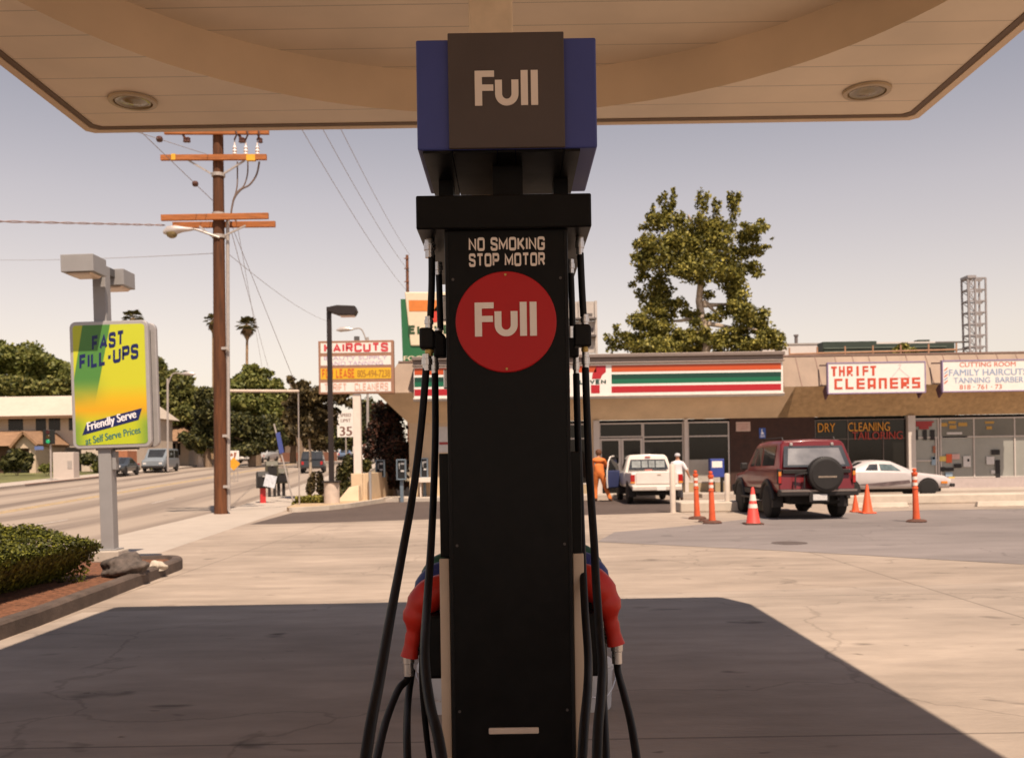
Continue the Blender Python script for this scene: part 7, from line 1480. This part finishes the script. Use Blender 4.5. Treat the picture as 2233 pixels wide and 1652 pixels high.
h = thing('white_roofed_house', 'pale house with white roofs half hidden by the dark trees up the street', 'house', (P(640, 1000, HD3).x, HD3, rise(HD3) - 0.1)); HX = lambda x: hx(x, HD3); HZ = lambda y: hz(y, 640, HD3)
b = MB(); b.box(HX(600), HX(690), 0, 8, 0, HZ(962)); b.build('wall', cream_w, h)
b = MB(); b.prism([(HX(592), HZ(962)), (HX(668), HZ(962)), (HX(640), HZ(935))], -1.2, 8.5, 'y'); b.build('roof', roof_w, h)
b = MB(); b.prism([(HX(600), HZ(908)), (HX(650), HZ(908)), (HX(648), HZ(888)), (HX(606), HZ(884))], 9, 16, 'y'); b.build('upper_roof', roof_w, h)
b = MB(); b.box(HX(605), HX(645), 9.2, 15.8, HZ(962), HZ(908) - 0.02); b.build('upper_wall', cream_w, h)
b = MB(); b.box(HX(606), HX(622), -0.05, 0.0, HZ(990), HZ(968)); b.build('window', dark_win, h)
b = MB(); fx0, fx1 = P(612, 985, 118), P(735, 985, 118); b.box(fx0.x, fx1.x, 118, 118.2, rise(118) - 0.2, fx0.z - 0.1); tag(b.build('brown_fence', mat('fence_brown', (0.18, 0.08, 0.05), 0.9, var=0.2, stretch=(3, 1, 0.3))), 'long reddish brown fence beyond the cars up the street', 'fence')
b = MB(); f0, f1 = P(425, 1000, 104), P(520, 1000, 104); b.box(f0.x, f1.x, 104, 104.2, rise(104) - 0.2, f0.z - 0.05); tag(b.build('garden_wall', white_w), 'low pale garden wall right of the grey van', 'wall')
b = MB(); q = P(441, 993, 97); b.lathe([(0.45, 0), (0.45, 0.9), (0.36, 1.15), (0.001, 1.22)], n=16); tag(b.build('white_tank', wh_post, smooth=True, loc=(q.x, 97, rise(97) - 0.1)), 'small white round topped tank right of the grey van', 'tank')
# traffic signal, cabinet
D = 62.0; p = P(108, 1000, D)
t = thing('traffic_signal', 'dark traffic light showing green on a thin pole before the two storey house', 'traffic light', (p.x, D, rise(D) - 0.05)); zq = lambda y: P(108, y, D).z - t.location.z
b = MB(); b.tube([(0.05, 0.1, 0), (0.05, 0.1, zq(962))], 0.06, 8); b.build('pole', galv, t)
b = MB(); b.box(-0.34, 0.34, -0.15, 0.15, zq(968), zq(937)); hd = b.build('signal_head', mat('signal_black', (0.012, 0.012, 0.010), 0.5), t, bevel=0.03)
for y, m_ in ((942, mat('red_lens_off', (0.05, 0.008, 0.008), 0.3)), (952, mat('amber_lens_off', (0.06, 0.03, 0.005), 0.3)), (962, mat('green_lens_on', (0.01, 0.2, 0.08), 0.3, emit=(0.02, 0.5, 0.18, 0.3)))):
    b = MB(); b.lathe([(0.001, -0.155), (0.12, -0.16), (0.13, -0.152)], c=(0, 0, zq(y)), axis='y', n=16); b.build('lens', m_, hd)
b = MB(); b.box(-0.95, -0.36, -0.02, 0.0, zq(980), zq(972)); b.build('street_name_plate', mat('street_plate_blue', (0.10, 0.14, 0.30), 0.5), t)
D = 66.0; p = P(138, 1000, D); b = MB(); b.box(-0.72, 0.72, 0, 0.9, 0, P(138, 986, D).z - rise(D) + 0.1); o = tag(b.build('utility_cabinet', mat('cabinet_white', (0.50, 0.42, 0.37), 0.7, var=0.05), bevel=0.03, loc=(p.x, D, rise(D) - 0.08)), 'tall white utility cabinet on the lawn before the two storey house', 'cabinet')
b = MB(); b.box(0.30, 0.62, -0.02, -0.001, 0.75, 1.30); b.build('vent', MATS['galvanised'], o)
# far street lamps
def street_lamp(label, x_pole, y_arm, x_head, y_head, d):
    p = P(x_pole, 1000, d); t = thing('far_street_lamp', label, 'street lamp', (p.x, d, rise(d)), group='street lamps up the street'); q = lambda x, y: P(x, y, d) - t.location
    a = q(x_pole, y_arm); e = q(x_head, y_head); b = MB(); b.tube([(0, 0, 0), (a.x, 0, a.z)], 0.09, 8); m_ = q((x_pole + x_head) / 2, min(y_arm, y_head) - 2); b.tube(smooth_path([Vector((a.x, 0, a.z - 0.6)), q((x_pole * 3 + x_head) / 4, y_arm + (y_head - y_arm) * 0.5), m_, e]), 0.05, 6); b.build('pole', galv, t, smooth=True)
    s_ = 1 if x_head > x_pole else -1; b = MB(); b.tube([e + Vector((-s_ * 0.1, 0, 0)), e + Vector((s_ * 0.3, 0, 0.03)), e + Vector((s_ * 0.8, 0, 0)), e + Vector((s_ * 1.1, 0, -0.04))], [0.05, 0.16, 0.17, 0.04], 10); b.build('lamp_head', MATS['lamp_metal'], t, smooth=True)
street_lamp('distant street lamp rising behind the haircuts sign', 802, 735, 768, 718, 66); street_lamp('distant street lamp before the trees right of the yellow poster', 366, 825, 398, 815, 80)

# ------------------------------------------------------------------ structures behind the shops
far_wood = mat('far_pole_wood', (0.16, 0.065, 0.035), 0.9, var=0.4, scale=1.5)
p = P(894, 1000, 86); b = MB(); b.tube([(0, 0, 0), (0.05, 0, P(894, 556, 86).z)], [0.2, 0.13], 10)
for z_ in (0.3, 1.2, 2.4): b.box(-0.22, 0.22, -0.2, -0.12, P(894, 556, 86).z - z_ - 0.08, P(894, 556, 86).z - z_)
tag(b.build('far_utility_pole', far_wood, loc=(p.x, 86, 0)), 'distant brown pole sticking up above the green and cream pole sign', 'utility pole')
bb = mat('billboard_grey', (0.46, 0.40, 0.36), 0.7, var=0.15, scale=0.8); bbd = mat('billboard_dark', (0.12, 0.10, 0.095), 0.7)
D = 72.0; c = P(1270, 715, D); t = thing('billboard_back', 'pale billboard seen edge on behind the right hand hoses', 'billboard', (c.x, D, c.z)); q = lambda x, y: (P(x, y, D).x - c.x, P(x, y, D).z - c.z)
for y0, y1 in ((657, 694), (700, 730), (736, 770)):
    a0, a1 = q(1225, y1), q(1299, y0); b = MB(); b.box(a0[0], a1[0], 0, 0.3, a0[1], a1[1]); b.build('panel', bb, t)
for y in (695.5, 733):
    a0, a1 = q(1225, y + 3), q(1300, y - 1.5); b = MB(); b.box(a0[0], a1[0], -0.5, 0.5, a0[1], a1[1]); b.build('catwalk', bbd, t)
for x in (1230, 1264, 1299.5):
    a = q(x, 656); b = MB(); b.box(a[0] - 0.09, a[0] + 0.09, -0.12, 0.0, -c.z, a[1]); b.build('post', bb, t)
for x0, x1, y0, y1 in ((1278, 1292, 683, 689), (1281, 1294, 715, 724)):
    a0, a1 = q(x0, y1), q(x1, y0); b = MB(); b.box(a0[0], a1[0], -0.03, -0.001, a0[1], a1[1]); b.build('dark_patch', bbd, t)
D = 74.0; p = P(1750, 1000, D); b = MB(); x0, x1 = P(1640, 760, D).x, P(1793, 760, D).x; b.box(x0, x1, D, D + 10, 0, P(1750, 748, D).z); o = tag(b.build('white_building', mat('white_render', (0.62, 0.55, 0.51), 0.85, var=0.05, var2=0.06)), 'plain white building showing over the shop roof right of the tall tree', 'building')
b = MB(); b.lathe([(0.14, 0), (0.14, 0.9), (0.2, 0.92), (0.2, 1.05)], c=(P(1762, 748, D).x, D + 3, P(1750, 748, D).z), n=10); b.build('roof_vent', bbd, o)
b = MB(); b.box(P(1700, 745, D).x, x1, D - 0.05, D - 0.001, P(1750, 750, D).z - 0.05, P(1750, 748, D).z - 0.001); b.build('coping', MATS['galvanised'], o)
D = 66.0; gb_ = mat('dark_green_cladding', (0.030, 0.042, 0.032), 0.6, var=0.2, scale=1); gl = mat('green_louvre', (0.10, 0.12, 0.095), 0.6, var=0.15)
x0, x1 = P(1795, 760, D).x, P(2082, 760, D).x; zt4 = P(1870, 744, D).z
t = thing('dark_green_building', 'dark green building with horizontal louvres beyond the cleaners sign', 'building', ((x0 + x1) / 2, D, 0)); hw = (x1 - x0) / 2
b = MB(); b.box(-hw, hw, 0, 1.2, 0, zt4 - 0.2); b.box(-hw, P(1912, 744, D).x - t.location.x, 0.0, 1.2, zt4 - 0.199, zt4); b.box(P(2008, 744, D).x - t.location.x, P(2035, 744, D).x - t.location.x, 0.5, 1.1, zt4 - 0.199, zt4 + 0.1); b.build('wall', gb_, t)
for k in range(9):
    b = MB(); z_ = zt4 - 0.5 - k * 0.22; b.box(-hw + 0.05, hw - 0.6, -0.10, -0.001, z_, z_ + 0.07); b.build('louvre', gl, t)
b = MB(); b.box(P(1912, 744, D).x - t.location.x + 0.1, hw - 1.2, 0.3, 1.1, zt4 - 0.198, zt4 - 0.05); b.build('roof_plant', MATS['white_render'], t)
rail_m = mat('rusty_rail', (0.36, 0.19, 0.11), 0.7, var=0.2); D = 52.0
a, c2 = P(1722, 772, D), P(2086, 762, D); b = MB(); b.tube([a, c2], 0.05, 6); b.tube([a + Vector((0, 0, 0.55)), c2 + Vector((0, 0, 0.5))][:0] or [a - Vector((0, 0, 0.25)), c2 - Vector((0, 0, 0.25))], 0.035, 6)
for k in range(7):
    q = a.lerp(c2, k / 6); b.bar((q.x, q.y, 0), q + Vector((0, 0, 0.35)), 0.07, 0.07)
tag(b.build('roof_railing', rail_m), 'rusty railing along the roof edge before the dark green building', 'railing')
# lattice tower
D = 80.0; lat = mat('lattice_steel', (0.30, 0.27, 0.27), 0.5, metal=0.2, var=0.15); c = P(2126, 700, D)
t = thing('lattice_tower', 'grey lattice steel tower standing behind the barber shop', 'tower', (c.x, D, 0)); zt5 = P(2126, 606, D).z; k_ = D / F
xs0, xs1 = -14 * k_, 25 * k_; dep = 1.1
b = MB(); zq0 = 3.0; n_ = 9
for x_ in (xs0, xs0 + 0.62, xs1):
    for y_ in (0, dep): b.bar((x_ + (0.25 if x_ == xs0 else 0), y_, 0), (x_, y_, zt5), 0.13, 0.13)
b.build('leg', lat, t)
b = MB()
lv = [zt5 - (zt5 - 7.6) * k / n_ for k in range(n_ + 1)]
for i, z_ in enumerate(lv):
    for y_ in (0, dep): b.bar((xs0, y_, z_), (xs1, y_, z_), 0.09, 0.11)
    b.bar((xs0, 0, z_), (xs0, dep, z_), 0.09, 0.09); b.bar((xs1, 0, z_), (xs1, dep, z_), 0.09, 0.09)
    if i < n_:
        z2 = lv[i + 1]; b.bar((xs0, 0.01, z_), (xs0 + 0.62, 0.01, z2), 0.06, 0.06); b.bar((xs0 + 0.62, 0.02, z_), (xs0, 0.02, z2), 0.06, 0.06); b.bar((xs0, dep, z_), (xs0 + 0.6, 0.0, z2), 0.05, 0.05)
        xm = (xs0 + 0.62 + xs1) / 2; b.bar((xm, 0.3, z_), (xm, 0.3, z2), 0.07, 0.07); b.bar((xm - 0.3, 0.3, z_ - 0.12), (xm + 0.3, 0.3, z_ - 0.12), 0.05, 0.2)
b.build('bracing', lat, t)
b = MB(); b.box(xs0 - 0.05, xs0 + 0.68, -0.12, dep + 0.1, zt5 - 0.02, zt5 + 0.22); b.build('top_box', lat, t)
b = MB(); b.bar((xs0 - 3.6, 0.5, P(2050, 745, D).z), (xs0 + 0.4, 0.5, P(2100, 744, D).z), 0.1, 0.14); b.bar((xs0 - 3.2, 0.5, P(2060, 768, D).z), (xs0 + 0.4, 0.5, P(2100, 758, D).z), 0.1, 0.14); b.build('side_arm', bbd, t)
